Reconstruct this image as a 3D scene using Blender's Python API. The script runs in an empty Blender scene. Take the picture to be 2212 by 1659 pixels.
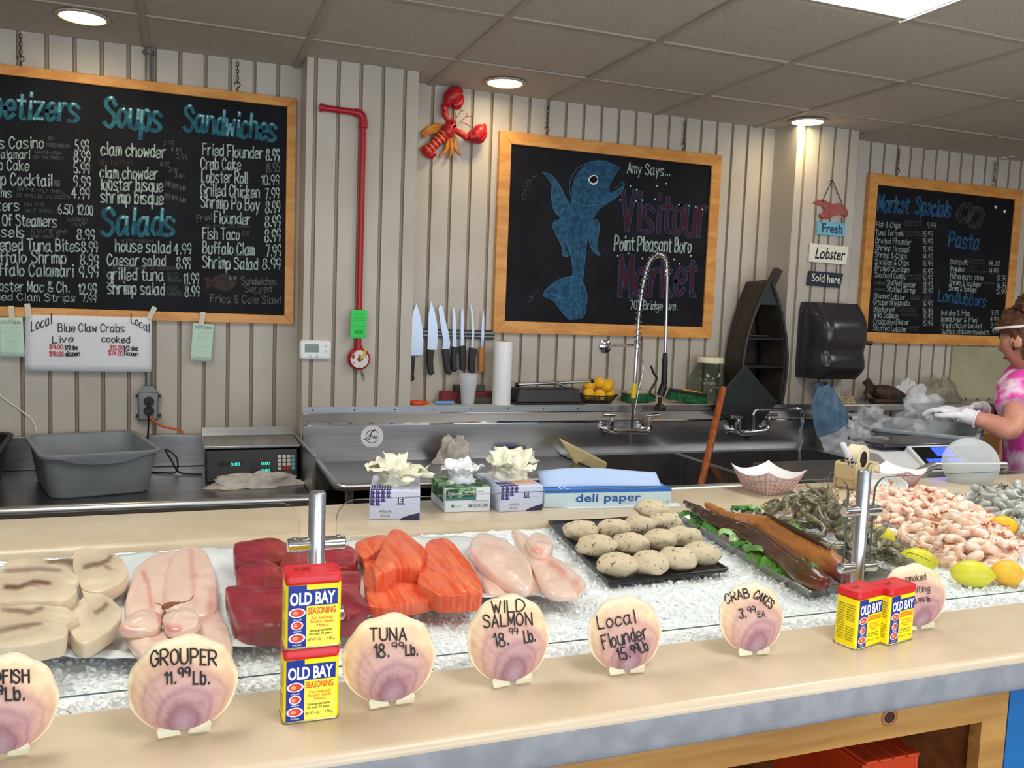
import bpy, math, random
from mathutils import Vector as V, Matrix, noise
random.seed(7)
S = bpy.context.scene
COL = S.collection
PI = math.pi
# ------------------------------------------------------------------ camera
IW, IH, FPX = 2212, 1659, 1873.0
EYE = V((0, 0, 1.58))
_y, _p, _r = math.radians(20.80), math.radians(5.126), math.radians(2.187)
FW = V((math.sin(_y)*math.cos(_p), math.cos(_y)*math.cos(_p), -math.sin(_p)))
_rt = V((math.cos(_y), -math.sin(_y), 0)); _up = _rt.cross(FW)
RT = _rt*math.cos(_r) + _up*math.sin(_r); UP = -_rt*math.sin(_r) + _up*math.cos(_r)
cd = bpy.data.cameras.new('camera'); cam = bpy.data.objects.new('camera', cd); COL.objects.link(cam)
cd.sensor_width = 36.0; cd.lens = 36.0*FPX/IW; cd.clip_start = 0.05; cd.clip_end = 60
cam.matrix_world = Matrix(((RT.x, UP.x, -FW.x, EYE.x), (RT.y, UP.y, -FW.y, EYE.y), (RT.z, UP.z, -FW.z, EYE.z), (0, 0, 0, 1)))
S.camera = cam
S.view_settings.view_transform = 'Standard'; S.view_settings.look = 'None'
S.view_settings.gamma = 1.0; S.view_settings.use_curve_mapping = False
S.view_settings.exposure = 0.0
# ------------------------------------------------------------------ world and daylight
W = bpy.data.worlds.new('daylight'); S.world = W; W.use_nodes = True
bg = W.node_tree.nodes['Background']; bg.inputs[0].default_value = (0.75, 0.86, 1.0, 1); bg.inputs[1].default_value = 1.2
def area(name, loc, rot, sx, sy, power, col):
    l = bpy.data.lights.new(name, 'AREA'); l.shape = 'RECTANGLE'; l.size = sx; l.size_y = sy; l.energy = power; l.color = col
    o = bpy.data.objects.new(name, l); COL.objects.link(o); o.location = loc; o.rotation_euler = rot
    return o
WINDOWS = [(-2.6, -0.6), (-0.2, 1.8), (2.2, 4.2)]
for _a, _b in WINDOWS:
    area('window_daylight', ((_a+_b)/2, -2.68, 1.2), (math.radians(90), 0, 0), _b-_a, 1.6, 52, (0.80, 0.90, 1.0))
def spot(loc, power, ang, blend=0.6):
    l = bpy.data.lights.new('downlight_lamp', 'SPOT'); l.energy = power; l.spot_size = math.radians(ang); l.spot_blend = blend
    l.color = (1.0, 0.74, 0.40); l.shadow_soft_size = 0.06
    o = bpy.data.objects.new('downlight_lamp', l); COL.objects.link(o); o.location = loc
DOWN = [(-0.373, 3.84), (1.411, 3.96), (3.131, 3.92)]
for _x, _yy in DOWN: spot((_x, _yy, 2.615), 8, 155, 1.0)
PANELS = [(1.735, 1.24), (-0.785, 1.24), (4.255, 1.24), (0.475, -0.6), (2.995, -0.6)]   # lower corner of each 2 ft x 4 ft troffer; all but the first are added unseen lights
def s2l(c):
    c /= 255.0
    return c/12.92 if c <= 0.04045 else ((c+0.055)/1.055)**2.4
def rgb(c): return (s2l(c[0]), s2l(c[1]), s2l(c[2]), 1.0)
# ------------------------------------------------------------------ projection of a photo pixel on to a real plane
def U(px, py, y=None, z=None, x=None):
    d = FW + RT*((px-IW/2)/FPX) - UP*((py-829.5)/FPX)
    t = (y-EYE.y)/d.y if y is not None else ((z-EYE.z)/d.z if z is not None else (x-EYE.x)/d.x)
    return EYE + d*t
# ------------------------------------------------------------------ materials
MATS = {}
def mat(name, col, rough=0.5, metal=0.0, c2=None, scale=8.0, lo=0.4, hi=0.6, bump=0.0, bscale=60.0, trans=0.0, ior=1.45,
        emit=0.0, spec=0.5, coat=0.0, alpha=1.0, stretch=None, detail=3.0, sss=0.0, obj=True, attr=None):
    if name in MATS: return MATS[name]
    m = bpy.data.materials.new(name); m.use_nodes = True; MATS[name] = m
    nt = m.node_tree; b = nt.nodes['Principled BSDF']; I = b.inputs
    I['Base Color'].default_value = rgb(col); I['Roughness'].default_value = rough; I['Metallic'].default_value = metal
    I['IOR'].default_value = ior; I['Transmission Weight'].default_value = trans; I['Specular IOR Level'].default_value = spec
    I['Coat Weight'].default_value = coat; I['Coat Roughness'].default_value = 0.08; I['Alpha'].default_value = alpha
    if sss: I['Subsurface Weight'].default_value = sss; I['Subsurface Radius'].default_value = (0.02, 0.01, 0.008); I['Subsurface Scale'].default_value = 0.3
    if emit: I['Emission Color'].default_value = rgb(col); I['Emission Strength'].default_value = emit
    tc = mp = None
    if c2 is not None or bump:
        tc = nt.nodes.new('ShaderNodeTexCoord'); mp = nt.nodes.new('ShaderNodeMapping')
        nt.links.new(tc.outputs['Object'], mp.inputs[0])
        if stretch: mp.inputs['Scale'].default_value = stretch
    if c2 is not None:
        if attr:
            at = nt.nodes.new('ShaderNodeAttribute'); at.attribute_name = attr; src = at.outputs['Fac']
        else:
            n = nt.nodes.new('ShaderNodeTexNoise'); n.inputs['Scale'].default_value = scale; n.inputs['Detail'].default_value = detail
            nt.links.new(mp.outputs[0], n.inputs['Vector'])
            r = nt.nodes.new('ShaderNodeMapRange'); r.inputs[1].default_value = lo; r.inputs[2].default_value = hi
            nt.links.new(n.outputs[0], r.inputs[0]); src = r.outputs[0]
        x = nt.nodes.new('ShaderNodeMix'); x.data_type = 'RGBA'
        x.inputs[6].default_value = rgb(col); x.inputs[7].default_value = rgb(c2)
        nt.links.new(src, x.inputs[0]); nt.links.new(x.outputs[2], I['Base Color'])
    if bump:
        n2 = nt.nodes.new('ShaderNodeTexNoise'); n2.inputs['Scale'].default_value = bscale; n2.inputs['Detail'].default_value = 4
        nt.links.new(mp.outputs[0], n2.inputs['Vector'])
        bp = nt.nodes.new('ShaderNodeBump'); bp.inputs['Strength'].default_value = bump; bp.inputs['Distance'].default_value = 0.004
        nt.links.new(n2.outputs[0], bp.inputs['Height']); nt.links.new(bp.outputs[0], I['Normal'])
    return m
# ------------------------------------------------------------------ objects and labels
ORG = {}
def thing(name, label, cat, loc=(0, 0, 0), group=None):
    o = bpy.data.objects.new(name, None); COL.objects.link(o); o.location = loc; o.empty_display_size = 0.05
    ORG[o] = V(loc); return tag(o, label, cat, group)
def tag(o, label, cat, group=None):
    o['label'] = label; o['category'] = cat
    if group: o['group'] = group
    return o
def copy_tree(o, parent=None):
    c = o.copy(); COL.objects.link(c)
    if parent: c.parent = parent
    for ch in list(o.children): copy_tree(ch, c)
    return c
def frame(n):
    n = V(n).normalized(); a = V((0, 0, 1)) if abs(n.z) < 0.9 else V((1, 0, 0))
    u = a.cross(n).normalized(); return u, n.cross(u), n
def rot(ax, deg): return Matrix.Rotation(math.radians(deg), 3, ax)
class MB:
    def __init__(s): s.v = []; s.f = []; s.m = []; s.tone = []
    def add(s, vs, fs, mi=0, tone=0.0):
        k = len(s.v); s.v += [V(p) for p in vs]; s.f += [[i+k for i in f] for f in fs]; s.m += [mi]*len(fs)
        s.tone += tone if isinstance(tone, list) else [tone]*len(vs)
        return s
    def box(s, c, d, R=None, mi=0, taper=(1, 1)):
        c = V(c); vs = []
        for z in (-.5, .5):
            k = taper if z > 0 else (1, 1)
            for x, y in ((-.5, -.5), (.5, -.5), (.5, .5), (-.5, .5)):
                p = V((x*d[0]*k[0], y*d[1]*k[1], z*d[2])); vs.append(c + (R @ p if R else p))
        return s.add(vs, [(3, 2, 1, 0), (4, 5, 6, 7), (0, 1, 5, 4), (1, 2, 6, 5), (2, 3, 7, 6), (3, 0, 4, 7)], mi)
    def tube(s, pts, r, n=8, mi=0, caps=True, closed=False, flat=1.0):
        pts = [V(p) for p in pts]; N = len(pts); R = r if isinstance(r, (list, tuple)) else [r]*N
        vs = []; pu = None
        for i, p in enumerate(pts):
            if closed: t = pts[(i+1) % N]-pts[i-1]
            else: t = pts[min(i+1, N-1)]-pts[max(i-1, 0)]
            if t.length < 1e-9: t = V((0, 0, 1))
            t.normalize()
            if pu is None: pu, _, _ = frame(t)
            pu = pu - t*pu.dot(t)
            if pu.length < 1e-6: pu, _, _ = frame(t)
            pu.normalize(); w = t.cross(pu)
            vs += [p + (pu*math.cos(2*PI*k/n) + w*math.sin(2*PI*k/n)*flat)*R[i] for k in range(n)]
        fs = []
        for i in range(N if closed else N-1):
            j = (i+1) % N
            fs += [(i*n+k, i*n+(k+1) % n, j*n+(k+1) % n, j*n+k) for k in range(n)]
        if caps and not closed: fs += [tuple(range(n-1, -1, -1)), tuple((N-1)*n+k for k in range(n))]
        return s.add(vs, fs, mi)
    def lathe(s, prof, c=(0, 0, 0), n=24, axis=(0, 0, 1), mi=0, sx=1.0, sy=1.0):
        c = V(c); u, w, a = frame(axis) if tuple(axis) != (0, 0, 1) else (V((1, 0, 0)), V((0, 1, 0)), V((0, 0, 1)))
        vs = []
        for r, z in prof: vs += [c + u*(r*sx*math.cos(2*PI*k/n)) + w*(r*sy*math.sin(2*PI*k/n)) + a*z for k in range(n)]
        fs = []
        for i in range(len(prof)-1): fs += [(i*n+k, i*n+(k+1) % n, (i+1)*n+(k+1) % n, (i+1)*n+k) for k in range(n)]
        if prof[0][0] > 1e-6: fs.append(tuple(range(n-1, -1, -1)))
        if prof[-1][0] > 1e-6: fs.append(tuple((len(prof)-1)*n+k for k in range(n)))
        return s.add(vs, fs, mi)
    def ell(s, c, r, R=None, nu=16, nv=10, mi=0, wob=0.0, wf=20.0, seed=0.0, tonef=None):
        c = V(c); vs = []; tn = []
        for i in range(nv+1):
            th = PI*i/nv
            for k in range(nu):
                ph = 2*PI*k/nu; d = V((math.sin(th)*math.cos(ph), math.sin(th)*math.sin(ph), -math.cos(th)))
                p = V((d.x*r[0], d.y*r[1], d.z*r[2]))
                if wob: p *= 1+wob*noise.noise(d*wf*0.1+V((seed, seed*1.7, 0)))
                vs.append(c + (R @ p if R else p)); tn.append(tonef(d) if tonef else 0.0)
        fs = [(i*nu+k, i*nu+(k+1) % nu, (i+1)*nu+(k+1) % nu, (i+1)*nu+k) for i in range(nv) for k in range(nu)]
        return s.add(vs, fs, mi, tn)
    def prism(s, pts, d, mi=0):          # 3-D outline (planar) swept along vector d
        pts = [V(p) for p in pts]; d = V(d); n = len(pts)
        nn = sum(((pts[i]-pts[0]).cross(pts[(i+1) % n]-pts[0]) for i in range(n)), V())
        if nn.dot(d) < 0: pts.reverse()
        vs = pts+[p+d for p in pts]
        return s.add(vs, [tuple(range(n-1, -1, -1)), tuple(range(n, 2*n))]+[(i, (i+1) % n, n+(i+1) % n, n+i) for i in range(n)], mi)
    def quad(s, a, b, c, d, mi=0): return s.add([a, b, c, d], [(0, 1, 2, 3)], mi)
    def grid(s, f, nu, nv, mi=0, tonef=None):
        vs = [f(i/nu, j/nv) for j in range(nv+1) for i in range(nu+1)]
        tn = [tonef(i/nu, j/nv) for j in range(nv+1) for i in range(nu+1)] if tonef else 0.0
        return s.add(vs, [(j*(nu+1)+i, j*(nu+1)+i+1, (j+1)*(nu+1)+i+1, (j+1)*(nu+1)+i) for j in range(nv) for i in range(nu)], mi, tn)
    def build(s, name, mats, parent=None, ang=38, bevel=0.0, seg=2, solid=0.0, sub=0, loc=None):
        o0 = V((0, 0, 0))
        if parent is not None: o0 = ORG.get(parent, o0)
        elif loc is not None: o0 = V(loc)
        me = bpy.data.meshes.new(name)
        me.from_pydata([tuple(p-o0) for p in s.v], [], s.f)
        for m in (mats if isinstance(mats, (list, tuple)) else [mats]): me.materials.append(m)
        if any(s.m): me.polygons.foreach_set('material_index', s.m)
        if any(s.tone):
            a = me.attributes.new('tone', 'FLOAT', 'POINT'); a.data.foreach_set('value', s.tone)
        me.polygons.foreach_set('use_smooth', [ang > 0]*len(me.polygons)); me.update()
        if 0 < ang < 180: me.set_sharp_from_angle(angle=math.radians(ang))
        o = bpy.data.objects.new(name, me); COL.objects.link(o); ORG[o] = o0
        if parent is not None: o.parent = parent
        elif loc is not None: o.location = o0
        if solid: q = o.modifiers.new('thick', 'SOLIDIFY'); q.thickness = solid; q.offset = 0
        if bevel: q = o.modifiers.new('edge', 'BEVEL'); q.width = bevel; q.segments = seg; q.limit_method = 'ANGLE'; q.angle_limit = math.radians(35)
        if sub: q = o.modifiers.new('smooth', 'SUBSURF'); q.levels = sub; q.render_levels = sub
        return o
def smooth_loop(pts, k=6):
    n = len(pts); out = []
    for i in range(n):
        a, b, c, d = pts[i-1], pts[i], pts[(i+1) % n], pts[(i+2) % n]
        for j in range(k):
            t = j/k
            out.append(0.5*((2*b)+(c-a)*t+(2*a-5*b+4*c-d)*t*t+(3*b-a-3*c+d)*t*t*t))
    return out
def smooth_path(pts, k=6):
    pts = [V(p) for p in pts]; n = len(pts); out = []
    for i in range(n-1):
        a, b, c, d = pts[max(i-1, 0)], pts[i], pts[i+1], pts[min(i+2, n-1)]
        for j in range(k):
            t = j/k
            out.append(0.5*((2*b)+(c-a)*t+(2*a-5*b+4*c-d)*t*t+(3*b-a-3*c+d)*t*t*t))
    return out+[pts[-1]]
# ------------------------------------------------------------------ hand lettering: one pen stroke per entry, x digit + height letter (d = baseline, m = cap height)
G = {'A': '0d3m 3m6d 1g5g', 'B': '0d0m 0m4m5k4i0i 0i4i6g5e4d0d', 'C': '6k4m2m0j0g2d4d6f', 'D': '0d0m 0m3m6j6g3d0d', 'E': '0d0m 0m5m 0i4i 0d5d',
     'F': '0d0m 0m5m 0i4i', 'G': '6k4m2m0j0g2d4d6f6h 6h4h', 'H': '0d0m 6d6m 0i6i', 'I': '1d1m', 'J': '4m4f3d1d0f', 'K': '0d0m 5m0h 2i6d', 'L': '0m0d 0d5d',
     'M': '0d0m 0m3f 3f6m 6m6d', 'N': '0d0m 0m6d 6d6m', 'O': '3m1l0j0g1e3d5e6g6j5l3m', 'P': '0d0m 0m4m6k5i3h0h', 'Q': '3m1l0j0g1e3d5e6g6j5l3m 4f6c',
     'R': '0d0m 0m4m6k5i3h0h 2h6d', 'S': '6k4m2m0l1j5h6f4d2d0e', 'T': '3d3m 0m6m', 'U': '0m0f2d4d6f6m', 'V': '0m3d 3d6m', 'W': '0m2d 2d3j 3j5d 5d7m',
     'X': '0m6d 6m0d', 'Y': '0m3i 6m3i 3i3d', 'Z': '0m6m 6m0d 0d6d', 'a': '5i3j1i0g1d3d5f 5j5e6d', 'b': '0m0d 0h2j4j5g4d2d0f', 'c': '5i3j1i0g1d3d5e',
     'd': '5m5d 5h3j1i0f2d4e5f', 'e': '0g5g5i3j1i0g1d3d5e', 'f': '4l3m2l2d 0i4i', 'g': '5i3j1i0g2e4f5h 5j5c3a0b', 'h': '0m0d 0h2j4j5h5d', 'i': '1j1d 1l1m',
     'j': '2j2b0a 2l2m', 'k': '0m0d 4j0f 1g5d', 'l': '1m1d', 'm': '0j0d 0h1j2j3h3d 3h4j5j6h6d', 'n': '0j0d 0h2j4j5h5d', 'o': '3j1i0g1d3d5f5h3j',
     'p': '0j0a 0h2j4j5g4d2d0f', 'q': '5j5a 5h3j1i0f2d4e5f', 'r': '0j0d 0g2j4j', 's': '5i3j1j0h4f5e3d0d', 't': '2l2e3d4d 0j4j', 'u': '0j0e2d4d5f 5j5d',
     'v': '0j2d 2d5j', 'w': '0j1d 1d3h 3h5d 5d6j', 'x': '0j5d 5j0d', 'y': '0j2e 5j1a', 'z': '0j5j 5j0d 0d5d', '0': '2m0k0f2d4d5f5k3m2m', '1': '0k2m 2m2d',
     '2': '0k2m4m5k4h0d 0d5d', '3': '0l2m4m5k3i 3i5g4d2d0e', '4': '4d4m 4m0g 0g6g', '5': '5m1m 1m0i3i5g4d2d0e', '6': '4m1j0f2d4d5f4h2h0f', '7': '0m5m 5m2d',
     '8': '3i1j1l3m5l5j3i0g1d4d6f3i', '9': '5j4h1h0k2m4m5k5h4d', '.': '1d1e', ',': '1d0c', '!': '1m1g 1d1e', '-': '0h3h', '&': '6d1k2m4l0f2d4d6g',
     '$': '6k4m2m0l1j5h6f4d2d0e 3n3c', "'": '1m1k', '/': '0d5m', '(': '2n0j0f2b', ')': '0n2j2f0b', '+': '3k3f 1h5h', '#': '1d2m 4d5m 0g6g 0j6j'}
def strokes(txt):
    x = 0.0; out = []
    for ch in txt:
        if ch == ' ': x += 4.0; continue
        up = ch == '^'
        if up: continue
        w = 0
        for st in G.get(ch, G['.']).split(' '):
            pts = []
            for i in range(0, len(st), 2):
                gx = int(st[i]); gy = (ord(st[i+1])-100)/9.0; w = max(w, gx); pts.append(V(((x+gx)/9.0, gy, 0)))
            out.append(smooth_path(pts, 4) if len(pts) > 2 else pts)
        x += w+2.2
    return out, max((x-2.2)/9.0, 0.05)
def ribbon(mb, pts, w, nrm, mi=0):      # flat pen stroke lying on a surface; pts are 3-D, nrm one normal or a list
    n = len(pts); vs = []
    for i, p in enumerate(pts):
        t = pts[min(i+1, n-1)]-pts[max(i-1, 0)]
        nn = nrm[i] if isinstance(nrm, list) else nrm
        s = nn.cross(t)
        if s.length < 1e-9: s = nn.cross(V((1, 0, 0.01)))
        s.normalize(); e = (t.normalized() if t.length > 1e-9 else V())*w*(0.4 if i == n-1 else (-0.4 if i == 0 else 0))
        vs += [p+e-s*w/2, p+e+s*w/2]
    mb.add(vs, [(2*i, 2*i+1, 2*i+3, 2*i+2) for i in range(n-1)], mi)
def write(mb, txt, A, B, up, w, nrm, lift=0.0008, jit=0.02, mi=0, slant=0.0):   # baseline A->B, up = cap height vector
    st, tot = strokes(txt); d = B-A
    for si, s_ in enumerate(st):
        lf_ = lift+6e-5*(si % 9); jx, jy = random.uniform(-jit, jit), random.uniform(-jit, jit)
        ribbon(mb, [A+d*((p.x+jx*0.6+slant*p.y)/tot)+up*(p.y+jy)+nrm*lf_ for p in s_], w, nrm, mi)
def pen(mb, txt, x0, y0, x1, y1, h, y, w=None, nrm=V((0, -1, 0)), lift=0.0012, mi=0, jit=0.03, slant=0.0, tops=None):   # a line of lettering on the plane y
    A, B = U(x0, y0, y=y), U(x1, y1, y=y); C = U(x0, y0-h, y=y); up = V((0, 0, (C-A).z))
    ww = w if w else 0.115*up.length
    write(mb, txt, A, B, up, ww, nrm, lift, jit, mi, slant)
def printed(txt, A, B, up, name, m, parent, nrm, bold=0.0, lift=0.0006, slant=0.0):   # type-set lettering with the built-in font
    cu = bpy.data.curves.new('type', 'FONT'); cu.body = txt; cu.offset = bold; cu.resolution_u = 3; cu.shear = slant
    ob = bpy.data.objects.new('type', cu); COL.objects.link(ob); bpy.context.view_layer.update()
    me = bpy.data.meshes.new_from_object(ob.evaluated_get(bpy.context.evaluated_depsgraph_get()))
    bpy.data.objects.remove(ob)
    xs = [q.co.x for q in me.vertices]
    if not xs: return None
    x0, x1 = min(xs), max(xs); d = B-A
    mb = MB(); mb.add([A+d*((q.co.x-x0)/(x1-x0))+up*(q.co.y/0.70)+nrm*lift for q in me.vertices], [tuple(p.vertices) for p in me.polygons])
    return mb.build(name, m, parent, ang=0)
# ================================================================== the setting
def struct(o): o['kind'] = 'structure'; return o
PAINT = mat('cream_wall_paint', (198, 190, 178), rough=0.55, c2=(190, 181, 168), scale=3.0, bump=0.08, bscale=30)
GROOVE = mat('groove_shade', (158, 143, 124), rough=0.7)  # darker than the boards: groove shadow put into the paint colour
WZ1 = 2.64
def panel_wall(name, x0, x1, y, ph, pitch, ret=None):
    # vertical boards with routed grooves; ph = x of one groove
    mb = MB(); g = 0.0085; d = 0.011; k = math.ceil((x0+0.012-ph)/pitch); x = x0
    def strip(a, ya, b, yb, mi=0): mb.quad((a, ya, 0), (b, yb, 0), (b, yb, WZ1), (a, ya, WZ1), mi)
    while ph+k*pitch < x1-0.012:
        c = ph+k*pitch
        strip(x, y, c-g, y); strip(c-g, y, c-g*.55, y+d, 1); strip(c-g*.55, y+d, c+g*.55, y+d, 1); strip(c+g*.55, y+d, c+g, y, 1)
        x = c+g; k += 1
    strip(x, y, x1, y)
    if ret: strip(x0, ret, x0, y); strip(x1, y, x1, ret)
    return struct(mb.build(name, [PAINT, GROOVE], ang=0))
panel_wall('wall_back', -3.4, 0.50, 4.20, 0.397, 0.1045)
panel_wall('wall_back', 1.0, 3.14, 4.20, 1.533, 0.1015)
panel_wall('wall_back', 3.55, 6.6, 4.20, 3.828, 0.1025)
panel_wall('wall_pier', 0.50, 1.005, 4.00, 0.639, 0.1005, 4.2)
panel_wall('wall_pier', 3.135, 3.555, 4.00, 3.29, 0.1, 4.2)
fl = MB(); fl.quad((-3.4, -2.7, 0), (6.6, -2.7, 0), (6.6, 4.25, 0), (-3.4, 4.25, 0))
struct(fl.build('floor', mat('quarry_tile_floor', (122, 92, 78), rough=0.5, c2=(100, 76, 66), scale=4), ang=0))
for nm, x in (('wall_left', -3.4), ('wall_right', 6.6)):
    mb = MB(); mb.quad((x, -2.7, 0), (x, 4.25, 0), (x, 4.25, WZ1), (x, -2.7, WZ1)); struct(mb.build(nm, PAINT, ang=0))
mb = MB(); ex = [-3.4]+[v for w in WINDOWS for v in w]+[6.6]
for i in range(0, len(ex), 2): mb.quad((ex[i], -2.7, 0), (ex[i+1], -2.7, 0), (ex[i+1], -2.7, WZ1), (ex[i], -2.7, WZ1))
for a, b in WINDOWS:
    mb.quad((a, -2.7, 0), (b, -2.7, 0), (b, -2.7, .4), (a, -2.7, .4)); mb.quad((a, -2.7, 2.0), (b, -2.7, 2.0), (b, -2.7, WZ1), (a, -2.7, WZ1))
struct(mb.build('wall_front', PAINT, ang=0))
# ceiling: lay-in panels in a dropped grid
TILE = mat('ceiling_panel', (190, 184, 172), rough=0.9, c2=(180, 173, 160), scale=90, lo=0.45, hi=0.6, bump=0.15, bscale=120)
TBAR = mat('ceiling_grid', (172, 165, 152), rough=0.6)
cl = MB(); P = 0.63; hb = 0.0125; CZ = 2.63; tr = []
xs = [0.475+P*k for k in range(-7, 11)]; ys = [3.10+P*k for k in range(-9, 3)]
lit = {(round(a, 2), round(b+P*j, 2)) for a, b in PANELS for j in (0, 1)}
for i in range(len(xs)-1):
    for j in range(len(ys)-1):
        x0, x1, y0, y1 = xs[i]+hb, xs[i+1]-hb, ys[j]+hb, ys[j+1]-hb
        if y0 > 4.2 or x1 < -3.4 or x0 > 6.6: continue
        if any(abs(xs[i]-a) < .05 and (-.05 < ys[j]-b < P+.05) for a, b in PANELS): continue
        tz = CZ+0.007+random.uniform(-.002, .002); tx = random.uniform(-.0015, .0015)
        cl.quad((x0, y0, tz+tx), (x0, y1, tz-tx), (x1, y1, tz-tx), (x1, y0, tz+tx))
for x in xs: cl.box((x, .75, CZ+.004), (2*hb, 7.0, .008), mi=1)
for y in ys: cl.box((1.6, y, CZ+.0045), (10.2, 2*hb, .0072), mi=1)
cl.quad((-3.6, -2.8, CZ+.06), (6.7, -2.8, CZ+.06), (6.7, 4.3, CZ+.06), (-3.6, 4.3, CZ+.06))
struct(cl.build('ceiling', [TILE, TBAR], ang=0))
GLOW = mat('fluorescent_diffuser', (255, 252, 246), rough=0.4, emit=9.5)
WHITE_METAL = mat('white_enamel', (235, 234, 230), rough=0.4)
for i, (a, b) in enumerate(PANELS):
    t = thing('ceiling_light', 'long white fluorescent troffer glowing in the ceiling grid' if i == 0 else 'added unseen fluorescent troffer lighting the shop and counter', 'ceiling light', (a+P/2, b+P, CZ), None if i == 0 else 'added unseen troffers')
    m = MB(); x0, x1, y0, y1 = a+hb, a+P-hb, b+hb, b+2*P-hb
    m.quad((x0, y1, CZ+.003), (x1, y1, CZ+.003), (x1, y0, CZ+.003), (x0, y0, CZ+.003)); m.build('diffuser', GLOW, t, ang=0)
    m = MB()
    for xx in (x0-.003, x1+.003): m.box((xx, (y0+y1)/2, CZ+.02), (.006, y1-y0, .05))
    m.build('housing', WHITE_METAL, t, ang=0)
BULB = mat('warm_bulb', (255, 236, 190), rough=0.4, emit=22.0)
TRIM = mat('downlight_trim', (190, 178, 160), rough=0.4)
for (x, y), lb in zip(DOWN, ('round recessed downlight above the large menu board', 'round recessed downlight above the fish chalkboard', 'round recessed downlight in front of the signed pillar')):
    t = thing('downlight', lb, 'ceiling light', (x, y, CZ-.001), 'recessed downlights along the back wall')
    m = MB(); m.lathe([(0.098, 0.0), (0.097, -.004), (0.084, -.007), (0.080, -.004), (0.078, 0.0)], (x, y, CZ-.0005), 40); m.build('trim_ring', TRIM, t)
    m = MB(); m.lathe([(0, -.0045), (0.04, -.0042), (0.079, -.003)], (x, y, CZ-.0005), 40); m.build('lamp', BULB, t)
# conduit on the recessed wall
GALV = mat('galvanised_grey', (128, 130, 130), rough=0.45, metal=0.6)
# ================================================================== the serving counter
SOLID = mat('tan_solid_surface', (214, 196, 170), rough=0.28, c2=(207, 188, 160), scale=9.0, spec=0.5, bump=0.02, bscale=30)
FASC = mat('grey_front_edge', (146, 148, 152), rough=0.5, c2=(132, 134, 138), scale=22, bump=0.12, bscale=50)  # front edge, greyer and darker than the tan top
CT = 1.05; ICE = 1.036
cx0, cx1 = -2.4, 3.6
def extr(prof, x0, x1, mb, mi=0, caps=True):   # profile in (y,z) swept along X
    n = len(prof); vs = [V((x0, a, b)) for a, b in prof]+[V((x1, a, b)) for a, b in prof]
    fs = [(i, (i+1) % n, n+(i+1) % n, n+i) for i in range(n)]
    if caps: fs += [tuple(range(n-1, -1, -1)), tuple(range(n, 2*n))]
    return mb.add(vs, fs, mi)
def arc(cy, cz, r, a0, a1, n=6): return [(cy+r*math.cos(math.radians(a0+(a1-a0)*i/n)), cz+r*math.sin(math.radians(a0+(a1-a0)*i/n))) for i in range(n+1)]
counter = thing('display_counter', 'long tan seafood display counter with a sunken ice bed and grey front edge', 'counter', (0.4, 1.6, 0))
m = MB(); prof = [(1.170, 0.988), (1.170, 1.046), (1.166, CT)] + [(1.0, CT)] + arc(0.984, CT-.011, .011, 90, 180, 6) + [(0.973, 1.0365), (1.035, 1.037), (1.035, .988)]
extr(prof, cx0, cx1, m); m.build('front_ledge', SOLID, counter)
m = MB(); prof = [(1.034, 1.0365)] + [(0.9735, 1.0365), (0.9728, 1.032), (0.9725, 1.000)] + arc(0.9805, 0.996, .008, 180, 270, 4)[1:] + [(1.034, .988)]
extr(prof, cx0, cx1, m); m.build('front_fascia', FASC, counter)
m = MB(); prof = [(2.237, .98)] + arc(2.225, CT-.012, .012, 0, 90, 4) + arc(1.967, CT-.018, .018, 90, 180, 6) + [(1.949, .93), (2.237, .93)]
extr(prof, cx0, cx1, m); m.build('rear_ledge', SOLID, counter)
m = MB(); m.box((.6, 1.56, .96), (5.9, .778, .03)); m.build('ice_pan', mat('pan_liner', (226, 230, 230), rough=0.4), counter)
PINE = mat('knotty_pine', (186, 140, 76), rough=0.42, c2=(158, 110, 54), scale=3.0, stretch=(1.0, 8, 14), lo=0.35, hi=0.65, detail=5)
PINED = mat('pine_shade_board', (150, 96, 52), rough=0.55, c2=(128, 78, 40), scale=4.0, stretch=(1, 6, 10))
KNOT = mat('pine_knot', (58, 30, 20), rough=0.5); KRING = mat('pine_knot_ring', (176, 126, 64), rough=.45); KRING2 = mat('pine_knot_grain', (140, 94, 48), rough=.45)
BX = 1.283
cab = thing('base_cabinet', 'knotty pine open cabinet under the counter edge holding red slatted crates', 'cabinet', (0.2, 1.3, 0))
m = MB(); m.prism([(-2.4, 1.0, .988), (BX, 1.0, .988), (BX-.056, 1.0, .930), (-2.4, 1.0, .930)], (0, .022, 0)); m.build('top_rail', PINE, cab, ang=0)
m = MB(); m.prism([(BX, 1.0, .988), (BX, 1.0, .05), (BX-.056, 1.0, .05), (BX-.056, 1.0, .930)], (0, .022, 0)); m.build('stile', PINE, cab, ang=0)
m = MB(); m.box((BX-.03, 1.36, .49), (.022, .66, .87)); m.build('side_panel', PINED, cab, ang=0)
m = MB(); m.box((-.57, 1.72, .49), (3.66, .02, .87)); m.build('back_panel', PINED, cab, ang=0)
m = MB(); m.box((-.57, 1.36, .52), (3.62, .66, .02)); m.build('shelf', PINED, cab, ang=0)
kx = U(1700+955/4.32, 1480+300/4.32, y=1.0)
m = MB()
for r, mi, l in ((.0155, 1, .0004), (.0125, 2, .0007), (.0098, 0, .0011)): m.lathe([(0, l), (r, l*.9), (r, 0)], (kx.x, 1.0, kx.z), 28, (0, -1, 0), mi, 1.08, .92)
m.build('knot', [KNOT, KRING2, KRING], cab)
RW = mat('blue_wall_panel', (22, 104, 168), rough=0.45, c2=(16, 92, 152), scale=2)
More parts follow.
